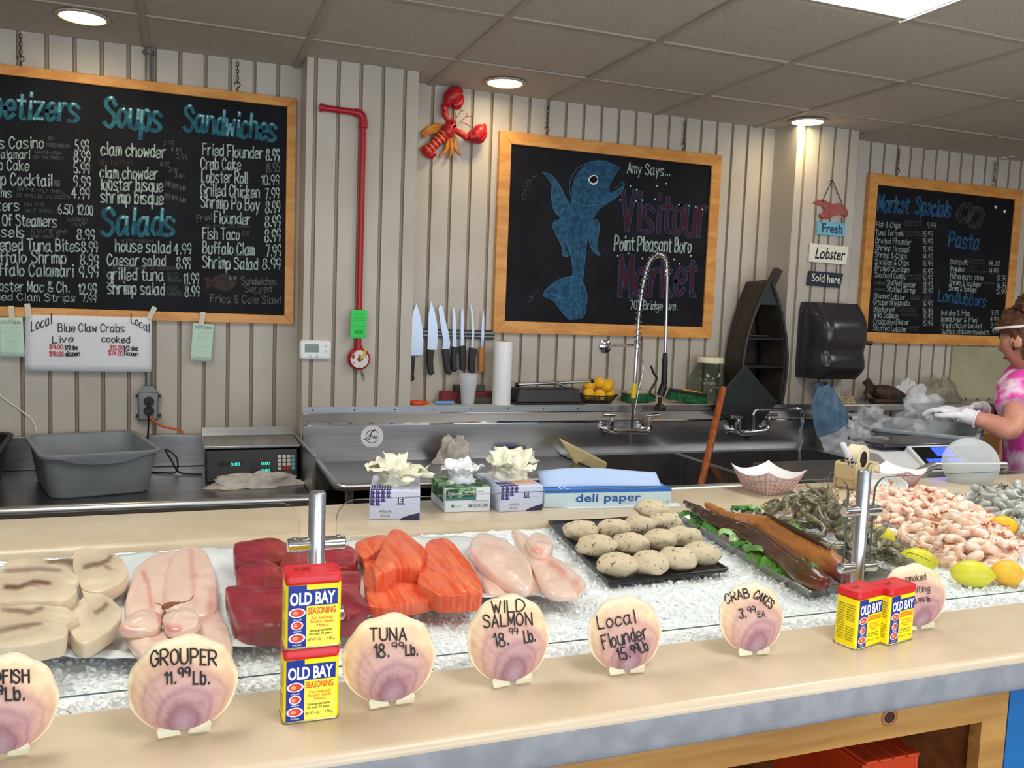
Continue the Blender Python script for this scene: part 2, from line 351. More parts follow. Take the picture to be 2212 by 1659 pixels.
m = MB(); m.box((BX+.003+1.2, 1.03, .491), (2.4, .06, .978)); tag(m.build('blue_front_panel', RW, ang=0, loc=(BX+1.2, 1.03, 0)), 'bright blue front panel beside the pine cabinet', 'panel')
# red slatted crates in the cabinet
RED = mat('red_orange_plastic', (196, 62, 22), rough=0.35, c2=(176, 48, 20), scale=6)
def crate(x, y0, z, lb):
    t = thing('red_bin', lb, 'bin', (x, y0, z), 'red plastic bins in the pine cabinet')
    n = 0
    for a in (-.056, .056):
        m = MB(); m.box((x+a, y0+.0, z+.1), (.006, .22, .2)); m.build('side', RED, t, bevel=.002)
    for b in (-.107, .107):
        m = MB(); m.box((x, y0+b, z+.1), (.106, .006, .2)); m.build('end', RED, t, bevel=.002)
    for k in range(4):
        m = MB(); m.box((x-.0435+.029*k, y0-.002, z+.2035), (.0265, .226, .006)); m.build('slat', RED, t, bevel=.0025)
a = U(1880, 1640, z=.875); crate(a.x+.055, a.y+.12, .66, 'red slatted plastic bin at the open pine cabinet corner')
# glass guard
def clear_glass(name, tint, k=1.0):
    m = bpy.data.materials.new(name); m.use_nodes = True; nt = m.node_tree
    for n in list(nt.nodes):
        if n.type == 'BSDF_PRINCIPLED': nt.nodes.remove(n)
    out = next(n for n in nt.nodes if n.type == 'OUTPUT_MATERIAL')
    tr = nt.nodes.new('ShaderNodeBsdfTransparent'); tr.inputs[0].default_value = rgb(tint)
    gl = nt.nodes.new('ShaderNodeBsdfGlossy'); gl.inputs['Roughness'].default_value = 0.0
    fr = nt.nodes.new('ShaderNodeFresnel'); ge = nt.nodes.new('ShaderNodeNewGeometry'); io = nt.nodes.new('ShaderNodeMath'); io.operation = 'MULTIPLY_ADD'; io.inputs[1].default_value = -.76; io.inputs[2].default_value = 1.45; nt.links.new(ge.outputs['Backfacing'], io.inputs[0]); nt.links.new(io.outputs[0], fr.inputs[0])
    mu = nt.nodes.new('ShaderNodeMath'); mu.operation = 'MULTIPLY'; mu.inputs[1].default_value = k
    mx = nt.nodes.new('ShaderNodeMixShader')
    nt.links.new(fr.outputs[0], mu.inputs[0]); nt.links.new(mu.outputs[0], mx.inputs[0]); nt.links.new(tr.outputs[0], mx.inputs[1]); nt.links.new(gl.outputs[0], mx.inputs[2])
    nt.links.new(mx.outputs[0], out.inputs[0]); MATS[name] = m; return m
GLASS = clear_glass('clear_glass', (252, 254, 254), 0.7)
GEDGE = mat('green_glass_edge', (84, 106, 102), rough=0.15)
STEEL = mat('brushed_stainless', (198, 200, 204), rough=0.33, metal=1.0, c2=(186, 188, 192), scale=5, stretch=(1, 1, 30))
CHROME = mat('chrome', (214, 216, 220), rough=0.1, metal=1.0)
GY = 1.21
def pane(x0, x1, lb):
    r = .028; z0, z1 = 1.054, 1.298; n = 6; pts = [(x0, z0), (x1, z0)]
    pts += [(x1-r+r*math.cos(a), z1-r+r*math.sin(a)) for a in [PI/2*i/n for i in range(n+1)]]
    pts += [(x0+r-r*math.sin(a), z1-r+r*math.cos(a)) for a in [PI/2*i/n for i in range(n+1)]]
    t = thing('glass_guard', lb, 'glass guard', ((x0+x1)/2, GY, z0))
    m = MB(); N = len(pts); h = .0026
    m.add([(p[0], GY-h, p[1]) for p in pts], [tuple(range(N))]); m.add([(p[0], GY+h, p[1]) for p in pts], [tuple(range(N-1, -1, -1))])
    m.build('glass_sheet', GLASS, t, ang=0)
    m = MB(); vs = [(p[0], GY-h, p[1]) for p in pts]+[(p[0], GY+h, p[1]) for p in pts]
    m.add(vs, [(i, N+i, N+(i+1) % N, (i+1) % N) for i in range(N)]); m.build('polished_edge', GEDGE, t, ang=0)
    return t
pane(-1.3, .151, 'clear glass guard pane in front of the swordfish steaks and grouper')
pane(.202, 1.109, 'clear glass guard pane between the two posts, before the salmon and crab cakes')
pane(1.168, 2.4, 'clear glass guard pane in front of the heap of cooked shrimp')
def post(x, lb):
    t = thing('guard_post', lb, 'post', (x, GY, 1.03))
    m = MB(); m.lathe([(0, 0), (.026, 0), (.026, .006), (.0118, .009), (.0118, .279), (.0105, .2815), (0, .282)], (x, GY, 1.03), 28); m.build('tube', STEEL, t)
    for z in (1.237, 1.134):
        for s in (-1, 1):
            m = MB(); a = x+s*.010; b = x+s*.040
            m.tube([(a, GY, z), (b-s*.0015, GY, z), (b, GY, z)], [.0098, .0098, .0085], 22); cl = m.build('clamp', CHROME, t)
            m = MB(); m.tube([(x+s*.030, GY, z+.0092), (x+s*.030, GY, z+.0108)], .0035, 10); m.build('set_screw', STEEL, cl)
post(.175, 'brushed steel post behind the stacked yellow seasoning tins')
post(1.142, 'brushed steel post behind the pair of square seasoning tins')
# ice
ICEM = mat('crushed_ice', (250, 252, 252), rough=0.28, c2=(244, 249, 251), scale=30, trans=0.0, ior=1.31, sss=0.0, spec=.5)
_b = ICEM.node_tree.nodes['Principled BSDF'].inputs; _b['Subsurface Radius'].default_value = (.02, .022, .023); _b['Subsurface Scale'].default_value = .6
def ice_h(x, y):
    return ICE-.004 + .004*noise.noise(V((x*9, y*9, 0))) + .003*noise.noise(V((x*28, y*28, 3))) + (.006*max(0, 1-(y-1.17)/.08)) + .002*noise.noise(V((x*70, y*70, 5)))
ib = MB(); x0, x1, y0, y1 = -1.0, 2.75, 1.1705, 1.9485
ib.grid(lambda u, w: V((x0+(x1-x0)*u, y0+(y1-y0)*w, ice_h(x0+(x1-x0)*u, y0+(y1-y0)*w))), 420, 90)
rnd = random.Random(3)
for _ in range(17000):
    x, y = rnd.uniform(-.75, 2.6), rnd.uniform(1.178, 1.94)
    if rnd.random() < .35: y = 1.178+abs(rnd.gauss(0, .12))
    if y > 1.94: continue
    s = rnd.uniform(.003, .0075); R = Matrix.Rotation(rnd.uniform(0, 6), 3, V((rnd.random(), rnd.random(), rnd.random()+.1)).normalized())
    ib.box((x, y, ice_h(x, y)+s*.25), (s*rnd.uniform(.7, 1.5), s, s*rnd.uniform(.5, 1)), R, taper=(rnd.uniform(.4, 1), rnd.uniform(.4, 1)))
o = ib.build('crushed_ice', ICEM, ang=0, loc=(.8, 1.5, 1.0)); o['kind'] = 'stuff'; tag(o, 'bed of crushed ice filling the sunken display counter', 'ice')
# ================================================================== chalkboards
OAK = mat('honey_oak', (226, 160, 84), rough=0.42, c2=(206, 138, 64), scale=4.0, stretch=(2, 6, 6), detail=5)
SLATE = mat('black_slate', (13, 14, 19), rough=0.7, c2=(21, 23, 30), scale=5, spec=.25)
CHALK = mat('pale_chalk', (176, 192, 184), rough=0.9, c2=(122, 138, 134), scale=60)
CHALKD = mat('faint_chalk', (104, 106, 104), rough=0.9, c2=(78, 80, 80), scale=60)
CHALKW = mat('white_chalk', (222, 228, 224), rough=0.9)
TEAL = mat('teal_chalk', (44, 108, 122), rough=0.9, c2=(28, 74, 96), scale=30)
TEALL = mat('light_teal_chalk', (116, 172, 176), rough=0.9, c2=(84, 140, 150), scale=50)
BLUEC = mat('blue_chalk', (34, 84, 124), rough=0.9, c2=(22, 58, 96), scale=40)
BLUEL = mat('light_blue_chalk', (78, 128, 152), rough=0.9, c2=(54, 102, 132), scale=60)
BLUEM = mat('fish_blue_chalk', (38, 88, 118), rough=0.9, c2=(26, 62, 92), scale=45)
MAROON = mat('maroon_chalk', (64, 20, 32), rough=0.9); BROWNC = mat('brown_chalk', (66, 52, 48), rough=0.9, c2=(48, 40, 40), scale=40)
WIRE = mat('dark_wire', (70, 68, 64), rough=0.4, metal=.8)
BY = 4.166; SY = 4.176
NF = V((0, -1, 0))
def board(name, label, x0, x1, z0, z1, f, chains):
    t = thing(name, label, 'chalkboard', ((x0+x1)/2, 4.19, z0), 'framed chalkboards')
    o = [(x0, z0), (x1, z0), (x1, z1), (x0, z1)]; i = [(x0+f, z0+f), (x1-f, z0+f), (x1-f, z1-f), (x0+f, z1-f)]
    for k in range(4):
        j = (k+1) % 4; m = MB(); m.prism([(o[k][0], BY, o[k][1]), (o[j][0], BY, o[j][1]), (i[j][0], BY, i[j][1]), (i[k][0], BY, i[k][1])], (0, .033, 0))
        m.build('frame_rail', OAK, t, bevel=.003)
    m = MB(); m.box(((x0+x1)/2, SY+.009, (z0+z1)/2), (x1-x0-2*f+.01, .018, z1-z0-2*f+.01)); m.build('slate', SLATE, t, ang=0)
    for cx in chains:
        m = MB(); z = z1-.01
        m.tube([(cx, 4.182, z), (cx, 4.182, z+.03)], .003, 6)
        m.tube([(cx+.012*math.cos(a), 4.178, z+.042+.012*math.sin(a)) for a in [PI*1.5+PI*1.55*k/12 for k in range(13)]], .0022, 6)
        q = z+.055; k = 0
        while q < CZ-.012:
            ax = (1, 0) if k % 2 else (0, 1)
            m.tube([(cx+.0055*math.cos(a)*ax[0], 4.18+.0055*math.cos(a)*ax[1], q+.010*math.sin(a)) for a in [2*PI*h/10 for h in range(10)]], .0016, 5, closed=True); q += .0155; k += 1
        m.build('chain', WIRE, t)
    return t
def lines(t, name, m, rows, w=None, lift=0.0012, slant=0.0, y=SY):
    for r in rows: mb = MB(); pen(mb, *r, y, w, lift=lift, slant=slant); mb.build(name, m, t, ang=0)
a = U(630, 701, y=BY); b = U(645, 213, y=BY); c = U(612, 668, y=BY)
B1 = board('menu_chalkboard', 'largest oak framed chalkboard listing soups, salads and sandwiches', -1.42, (a.x+b.x)/2, a.z, b.z, a.x-c.x+.003, (U(45, 120, y=4.18).x, U(513, 150, y=4.18).x))
menu = [("Clams Casino", -55, 319, 94, 320, 24), ("5.99", 163, 326, 191, 326, 23), ("Fried Calamari", -60, 341, 64, 343, 19), ("8.99", 160, 348, 194, 350, 22), ("Crab Cake", -40, 366, 62, 368, 22), ("5.99", 160, 373, 193, 375, 22),
 ("Shrimp Cocktail", -60, 398, 112, 402, 26), ("9.99", 160, 402, 195, 404, 22), ("Clams", -30, 424, 25, 426, 20), ("4.99", 155, 428, 193, 430, 23), ("Oysters", -50, 453, 41, 455, 23), ("6.50", 126, 461, 157, 462, 20), ("12.00", 168, 463, 200, 464, 20),
 ("Pot Of Steamers", -35, 486, 122, 490, 25), ("Mussels", -45, 510, 52, 512, 22), ("8.99", 167, 517, 204, 518, 22), ("Blackened Tuna Bites", -62, 540, 172, 543, 26), ("8.99", 176, 543, 210, 545, 22), ("Buffalo Shrimp", -32, 566, 142, 569, 26), ("8.99", 174, 571, 212, 573, 22),
 ("Buffalo Calamari", -32, 594, 158, 597, 26), ("9.99", 172, 599, 212, 598, 24), ("Lobster Mac & Ch.", -25, 628, 149, 631, 22), ("12.99", 170, 636, 208, 634, 22), ("Fried Clam Strips", -28, 648, 162, 651, 16), ("7.99", 178, 652, 207, 653, 16),
 ("clam chowder", 218, 334, 357, 341, 27), ("clam chowder", 216, 384, 340, 387, 25), ("lobster bisque", 218, 409, 351, 414, 27), ("shrimp bisque", 218, 437, 352, 442, 27), ("house salad", 250, 543, 368, 547, 26), ("4.99", 376, 549, 412, 548, 22), ("Caesar salad", 232, 573, 357, 575, 24), ("8.99", 382, 580, 411, 580, 24),
 ("grilled tuna", 232, 604, 353, 606, 26), ("11.99", 397, 613, 429, 613, 22), ("shrimp salad", 233, 634, 355, 637, 26), ("8.99", 400, 640, 430, 640, 22),
 ("Fried Flounder", 438, 335, 567, 343, 25), ("8.99", 575, 347, 603, 346, 24), ("Crab Cake", 434, 365, 519, 368, 25), ("Lobster Roll", 436, 393, 534, 396, 25), ("10.99", 565, 399, 602, 399, 20), ("Grilled Chicken", 434, 422, 560, 427, 25), ("7.99", 573, 430, 602, 428, 22),
 ("Shrimp Po Boy", 434, 448, 560, 455, 26), ("8.99", 574, 459, 604, 458, 24), ("Flounder", 463, 481, 540, 485, 24), ("8.99", 573, 491, 605, 489, 24), ("Fish Taco", 438, 516, 517, 518, 24), ("8.99", 572, 523, 605, 520, 26), ("Buffalo Clam", 438, 547, 549, 551, 25), ("7.99", 575, 554, 606, 552, 24), ("Shrimp Salad", 438, 578, 556, 583, 25), ("8.99", 567, 581, 605, 580, 22)]
lines(B1, 'menu_line', CHALK, menu)
lines(B1, 'menu_line', CHALKD, [("OR", 105, 302, 117, 303, 8), ("OREGANATO", 102, 317, 150, 319, 8), ("MARINARA", 76, 332, 131, 334, 7), ("OR FRA DIABLO", 71, 342, 138, 345, 7), ("1/2 LB", 117, 401, 129, 402, 12), ("ON THE HALF SHELL", 37, 411, 141, 419, 7), ("OR GRILLED 1/2 DOZEN", 35, 425, 151, 430, 7),
 ("ON THE", 53, 445, 97, 446, 7), ("HALF SHELL", 52, 458, 116, 459, 7), ("MARKET", 147, 479, 192, 480, 8), ("PRICE", 156, 490, 187, 491, 8), ("IN WHITE WINE", 66, 503, 145, 505, 8), ("AND GARLIC", 66, 514, 130, 515, 7), ("7.99", 352, 314, 376, 316, 11), ("4.49", 369, 328, 392, 330, 11), ("3.99", 381, 343, 404, 346, 11),
 ("6.99", 346, 358, 366, 361, 10), ("3.99", 365, 371, 383, 374, 10), ("3.49", 378, 383, 398, 386, 10), ("8.99 4.99 4.49", 356, 401, 401, 414, 11), ("8.99 4.99 4.49", 356, 428, 401, 440, 11), ("MIXED GREENS", 262, 523, 332, 524, 6), ("GRILLED SHRIMP OR CHICKEN", 244, 582, 378, 583, 7), ("OVER", 362, 594, 385, 594, 5), ("BED OF", 362, 602, 386, 602, 5), ("GREENS", 362, 609, 393, 609, 6),
 ("OVER", 362, 623, 385, 623, 5), ("FRESH", 362, 631, 390, 631, 5), ("GREENS", 362, 638, 393, 638, 6), ("8.95", 576, 372, 604, 370, 20), ("Fried", 425, 480, 457, 474, 15), ("SLOPPY JOE WRAP", 444, 491, 541, 492, 6), ("(2)", 524, 507, 538, 508, 9), ("WRAP", 507, 553, 537, 554, 6), ("Sandwiches", 521, 614, 597, 615, 15), ("Served", 528, 630, 587, 630, 14), ("WITH", 550, 636, 565, 636, 5), ("Fries & Cole Slaw!", 455, 653, 606, 656, 17)])
lines(B1, 'menu_line', BROWNC, [("Manhattan", 214, 357, 286, 356, 13)])
def heading(t, rows, m1=TEAL, m2=TEALL, k=0.15, dots=True):
    for r in rows:
        a, b, c = MB(), MB(), MB()
        h = (U(r[1], r[2], y=SY)-U(r[1], r[2]-r[5], y=SY)).length; st = random.getstate()
        pen(a, *r, SY, k*h, lift=.0010, slant=.12); random.setstate(st)
        sts, tot = strokes(r[0]); A, B = U(r[1], r[2], y=SY), U(r[3], r[4], y=SY); d = B-A
        for si, s_ in enumerate(sts):
            q = max(s_, key=lambda p: p.y); top = [p for p in s_ if p.y > q.y-.34] 
            i = s_.index(q); sec = s_[max(0, i-1):i+3]
            pts = [A+d*((p.x+.12*p.y)/tot)+V((0, 0, h*p.y))+NF*(.0018+7e-5*(si % 9)) for p in sec]
            if len(pts) > 1:
                if (pts[-1]-pts[0]).length > .5*h: pts[-1] = pts[0]+(pts[-1]-pts[0])*.45
                ribbon(b, pts, k*h*.62, NF)
            if dots:
                p = A+d*((q.x+.12*q.y)/tot)+V((0, 0, h*q.y))+NF*.002
                c.lathe([(0, 0.0003), (.0042, 0)], p, 8, (0, -1, 0))
        hd = a.build('heading_lettering', m1, t, ang=0); b.build('chalk_highlight', m2, hd, ang=0)
        if dots: c.build('chalk_highlight', CHALKW, hd, ang=0)
heading(B1, [("Appetizers", -78, 246, 168, 262, 56), ("Soups", 226, 270, 346, 282, 60), ("Sandwiches", 398, 280, 594, 303, 52), ("Salads", 220, 506, 374, 506, 56)])
def ell_pts(cx, cy, rx, ry, y, lift, n=24, ang=0.0):
    return [U(cx+rx*math.cos(a)*math.cos(ang)-ry*math.sin(a)*math.sin(ang), cy+rx*math.cos(a)*math.sin(ang)+ry*math.sin(a)*math.cos(ang), y=y)+NF*lift for a in [2*PI*k/n for k in range(n)]]
def poly(mb, pts, mi=0):
    pts = [V(p) for p in pts]; n = sum(((pts[i]-pts[0]).cross(pts[(i+1) % len(pts)]-pts[0]) for i in range(len(pts))), V())
    if n.dot(NF) < 0: pts.reverse()
    mb.add(pts, [tuple(range(len(pts)))], mi)
m = MB(); poly(m, ell_pts(484, 610, 26, 19, SY, .001)); poly(m, [U(x, y, y=SY)+NF*.0014 for x, y in ((464, 606), (441, 598), (446, 612), (442, 626), (466, 616))][::1]); m.build('chalk_fish', BROWNC, B1, ang=0)
m = MB(); poly(m, ell_pts(497, 601, 4, 4, SY, .002, 12)); poly(m, ell_pts(508, 600, 4, 4, SY, .002, 12)); m.build('chalk_fish_eyes', CHALKD, B1, ang=0)
# --- fish board
tl, tr, bl, br = U(1082, 278, y=BY), U(1560, 338, y=BY), U(1065, 718, y=BY), U(1538, 732, y=BY)
B2 = board('chalkboard', 'oak framed chalkboard with a leaping blue chalk fish', (tl.x+bl.x)/2, (tr.x+br.x)/2, (bl.z+br.z)/2, (tl.z+tr.z)/2, .062, (U(1182, 260, y=4.18).x, U(1478, 290, y=4.18).x))
Z2 = lambda x, y, l: U(1050+x/3.13, 230+y/3.13, y=SY)+NF*l
def zpoly(mb, pts, l, mi=0, k=4):
    v = smooth_loop([V((p[0], p[1], 0)) for p in pts], k); poly(mb, [Z2(p.x, p.y, l) for p in v], mi)
body = [(575, 600), (590, 500), (640, 420), (720, 375), (800, 372), (870, 400), (905, 412), (870, 470), (830, 550), (860, 560), (920, 508), (935, 530), (900, 600), (820, 660), (765, 700), (722, 770), (692, 850), (676, 950), (662, 1060), (650, 1180), (630, 1260), (600, 1330), (568, 1340), (570, 1240), (585, 1140), (575, 1040), (540, 940), (500, 870), (480, 780), (520, 740), (560, 700)]
finl = [(380, 448), (430, 460), (480, 510), (520, 580), (560, 650), (578, 720), (540, 755), (490, 740), (450, 680), (440, 600), (440, 530), (410, 480)]
finr = [(720, 780), (748, 765), (766, 800), (757, 880), (747, 950), (772, 1012), (720, 980), (695, 920), (690, 850)]
tail = [(580, 1150), (500, 1170), (430, 1210), (385, 1270), (450, 1310), (510, 1390), (560, 1440), (620, 1440), (660, 1420), (680, 1330), (675, 1240), (650, 1180)]
dors = [(445, 800), (480, 770), (520, 900), (557, 1010), (520, 1008), (510, 950), (470, 860)]
m = MB()
for q, l in ((tail, .0008), (dors, .0008), (finr, .0008), (body, .0011), (finl, .0014)): zpoly(m, q, l)
zpoly(m, [(835, 560), (870, 558), (918, 516), (925, 528), (880, 565), (845, 580)], .0015, 1)
zpoly(m, [(690, 500), (705, 470), (740, 465), (758, 490), (750, 520), (722, 530)], .0015, 2)
zpoly(m, [(697, 498), (712, 476), (740, 472), (752, 492), (742, 512), (720, 518)], .0018, 1)
m.build('chalk_fish', [BLUEM, SLATE, CHALKW], B2, ang=0)
m = MB()
for q in ([(600, 650), (565, 580), (572, 490), (625, 412), (720, 372), (800, 370), (880, 405)], [(600, 640), (650, 668), (740, 665), (830, 640), (900, 595), (935, 530), (920, 508)], [(380, 448), (440, 465), (500, 540), (545, 640), (575, 700)], [(440, 560), (450, 680), (490, 740), (540, 755)], [(520, 880), (560, 960), (585, 1060), (580, 1180), (570, 1300)], [(722, 770), (690, 860), (672, 980), (655, 1150), (628, 1260)],
          [(745, 765), (766, 805), (755, 890), (748, 950), (772, 1012)], [(695, 870), (705, 940), (760, 1005)], [(690, 500), (700, 522), (722, 532), (745, 524), (758, 500), (752, 470)], [(580, 1150), (490, 1172), (385, 1270), (455, 1312), (520, 1400), (570, 1442)], [(660, 1200), (682, 1290), (665, 1410)], [(445, 800), (470, 860), (512, 950), (520, 1008), (557, 1010)],
          [(470, 690), (500, 640), (480, 560)], [(500, 730), (530, 660), (510, 570)], [(560, 1300), (500, 1290), (430, 1260)], [(575, 1340), (530, 1330), (470, 1290)], [(590, 1350), (570, 1390), (560, 1430)], [(620, 1330), (640, 1380), (640, 1420)], [(600, 1350), (610, 1400), (610, 1440)]):
    ribbon(m, smooth_path([Z2(x, y, .0018) for x, y in q], 4), .0028, NF)
m.build('fish_outline', BLUEL, B2, ang=0)
m = MB()
for q in ([(245, 620), (262, 632), (272, 600), (262, 560), (250, 590), (245, 620)], [(270, 520), (280, 540), (300, 500), (290, 495), (270, 520)], [(310, 470), (325, 480), (340, 460)], [(285, 1310), (300, 1320), (315, 1290), (290, 1290)], [(320, 1270), (345, 1255), (350, 1245)]): ribbon(m, smooth_path([Z2(x, y, .001) for x, y in q], 4), .002, NF)
m.build('water_drops', CHALKD, B2, ang=0)
lines(B2, 'lettering', CHALK, [("Amy Says...", 1355, 373, 1446, 380, 22), ("Point Pleasant Boro", 1327, 540, 1492, 545, 31), ("703 Bridge Ave.", 1361, 667, 1462, 670, 18)])
big = [("Visit", 1342, 497, 1446, 500, 82), ("our", 1454, 504, 1522, 508, 92), ("Market", 1338, 640, 1500, 636, 84)]
for nm, mm, w, l in (('big_lettering_outline', BLUEC, .029, .0010), ('big_lettering', MAROON, .020, .0018)):
    st = random.getstate() if nm.endswith('outline') else st
    random.setstate(st); lines(B2, nm, mm, big, w, lift=l)
m = MB()
for x, y in ((974, 537), (1018, 562), (1155, 537), (1217, 522), (905, 633), (1013, 638), (1055, 635), (1142, 627), (1304, 664), (1372, 672), (1416, 681), (1460, 697), (889, 1010), (960, 993), (1055, 1028), (1205, 970), (1270, 1034), (1307, 1065), (1382, 1010)):
    m.lathe([(0, .0004), (.0045, 0)], Z2(x, y, .0026), 10, (0, -1, 0))
m.build('lettering_dots', CHALKW, B2, ang=0)
# --- market specials board
tl, bl, it = U(1870, 372, y=BY), U(1865, 740, y=BY), U(1890, 400, y=BY)
B3 = board('menu_chalkboard', 'oak framed chalkboard of market specials and pasta behind the worker', tl.x*.5+bl.x*.5, 5.06, bl.z, tl.z, .064, (U(1941, 350, y=4.18).x, U(2148, 380, y=4.18).x))
Z3 = lambda r: (r[0], 1680+r[1]/3.77, 340+r[2]/3.77, 1680+r[3]/3.77, 340+r[4]/3.77, r[5]/3.77)
left = ["Fish & Chips", "Tuna Teriyaki", "Broiled Flounder", "Shrimp Scampi", "Shrimp & Chips", "Scallops & Chips", "Broiled Scallops", "Seafood Combo", "Stuffed Flounder", "Stuffed Shrimp", "Steamed Lobster", "Grouper Oreganato", "Blackened", "Wild Salmon", "Crabcake Dinner", "Stuffed Lobster"]
lx = [(800, 568, 998, 574), (795, 632, 1025, 640), (795, 695, 1085, 712), (793, 755, 1065, 772), (790, 812, 1050, 826), (790, 868, 1065, 882), (790, 920, 1070, 936), (788, 975, 1040, 990), (885, 1038, 1120, 1060), (885, 1090, 1115, 1106), (780, 1145, 1035, 1160), (778, 1198, 1070, 1207), (780, 1252, 945, 1260), (780, 1303, 975, 1309), (778, 1355, 1065, 1362), (776, 1408, 1050, 1420)]
rows = [Z3((t_, *q, 44)) for t_, q in zip(left, lx)]
pr = ["9.99", "15.99", "15.99", "15.99", "14.99", "15.99", "15.99", "16.99", "18.99", "18.99", None, "16.99", "16.99", "15.99", "15.99"]
py = [575, 645, 706, 770, 830, 884, 950, 1003, 1058, 1108, 0, 1212, 1268, 1318, 1372]
rows += [Z3((p_, 1258-(80 if len(p_) > 4 else 45), y-2, 1258+(28 if len(p_) < 5 else 0), y, 42)) for p_, y in zip(pr, py) if p_]
rows += [Z3(r) for r in [("mussels", 1405, 866, 1550, 874, 46), ("14.50", 1718, 880, 1802, 882, 38), ("linguine", 1400, 925, 1515, 932, 46), ("14.99", 1715, 945, 1790, 945, 42), ("fishermans stew", 1398, 985, 1670, 1000, 44), ("17.99", 1785, 1002, 1855, 1004, 42), ("Shrimp & Scallops", 1395, 1035, 1650, 1052, 42), ("16.99", 1782, 1062, 1855, 1062, 42), ("Shrimp & Scallops", 1390, 1082, 1615, 1097, 42), ("15.99", 1776, 1112, 1855, 1112, 42),
 ("hot dog & fries", 1330, 1284, 1562, 1290, 42), ("3.99", 1735, 1282, 1795, 1284, 38), ("hamburger & fries", 1330, 1335, 1622, 1342, 42), ("4.99", 1730, 1335, 1790, 1336, 38), ("fried chicken basket", 1330, 1385, 1660, 1392, 42), ("7.99", 1732, 1390, 1800, 1391, 38), ("buffalo chicken sandwich", 1335, 1432, 1715, 1444, 40), ("9.99", 1745, 1432, 1800, 1434, 38)]]
lines(B3, 'menu_line', CHALK, rows)
lines(B3, 'menu_line', CHALKD, [Z3(r) for r in [("OVER FRIES AND", 1030, 532, 1170, 534, 16), ("COLE SLAW", 1030, 556, 1165, 558, 16), ("OVER RICE WITH", 1040, 614, 1190, 618, 16), ("VEGETABLE", 1040, 640, 1180, 642, 16), ("SHRIMP SCALLOPS", 1052, 968, 1170, 970, 14), ("FLOUNDER", 1052, 990, 1160, 992, 14), ("crabmeat", 788, 1030, 872, 1034, 24), ("crabmeat", 788, 1082, 872, 1086, 24), ("MARKET", 1190, 1138, 1250, 1140, 14), ("PRICE", 1190, 1158, 1245, 1160, 14), ("CAJUN OR", 1075, 1138, 1150, 1140, 14), ("DRAWN BUTTER", 1075, 1158, 1150, 1160, 14), ("TUNA, SCROD", 985, 1235, 1125, 1237, 14), ("OR SALMON", 985, 1258, 1110, 1260, 14), ("OVER ASPARAGUS", 1000, 1290, 1135, 1292, 14), ("MARKET", 1070, 1388, 1150, 1389, 14), ("PRICE", 1070, 1410, 1140, 1412, 14), ("MARINARA", 1570, 840, 1680, 842, 14), ("FRA DIABLO", 1570, 866, 1690, 868, 14), ("WITH", 1540, 905, 1590, 906, 14), ("CLAM SAUCE", 1540, 935, 1690, 938, 14), ("OVER LINGUINE", 1660, 1030, 1760, 1034, 14)]])
heading(B3, [Z3(("Market", 812, 436, 1060, 450, 130)), Z3(("Specials", 1120, 455, 1400, 486, 130)), Z3(("Pasta", 1388, 722, 1630, 748, 120)), Z3(("Landlubbers", 1305, 1165, 1690, 1214, 85))], BLUEC, TEAL, .17, False)
m = MB()
for cx, cy in ((1525, 450), (1610, 488)):
    px = [ell_pts(1680+cx/3.77, 340+cy/3.77, 18*s, 24*s, SY, .001, 20, .5) for s in (1, .8, .55)]
    for q in px: ribbon(m, q+[q[0]], .003, NF)
m.build('chalk_mussels', CHALKD, B3, ang=0)
m = MB()
for cx, cy in ((1775, 405), (1848, 440)): m.lathe([(0, .006), (.008, .004), (.011, 0)], U(1680+cx/3.77, 340+cy/3.77, y=SY), 14, (0, -1, 0))
m.build('round_magnets', CHALKW, B3)
# ================================================================== work tops along the back wall
DSTEEL = mat('worktop_stainless', (166, 166, 168), rough=0.33, metal=1.0, c2=(150, 150, 152), scale=4, stretch=(1, 8, 1))
BLACKP = mat('black_plastic', (24, 24, 26), rough=0.4); GREYP = mat('grey_polyethylene', (140, 147, 152), rough=0.5, c2=(132, 139, 144), scale=12)
LZ = .80
lt = thing('steel_counter', 'low stainless worktop under the large menu board carrying the grey tub', 'counter', (-.9, 3.8, 0))
m = MB(); m.box((-.86, 3.79, LZ-.02), (2.66, .72, .04)); m.build('worktop', DSTEEL, lt, ang=0)
m = MB(); m.tube([(-2.19, 3.425, LZ-.012), (.47, 3.425, LZ-.012)], .024, 14); m.build('rolled_edge', STEEL, lt)
m = MB(); m.box((-.86, 4.165, LZ+.073), (2.66, .03, .146)); m.build('backsplash', STEEL, lt, bevel=.004)
m = MB(); m.prism([(.474, 3.42, LZ-.05), (.474, 4.15, LZ-.05), (.474, 4.15, .958), (.474, 3.42, .966)], (.012, 0, 0)); m.build('side_splash', STEEL, lt, bevel=.002)
m = MB(); m.box((-.86, 3.83, .38), (2.6, .62, .74)); m.build('cabinet_body', STEEL, lt)
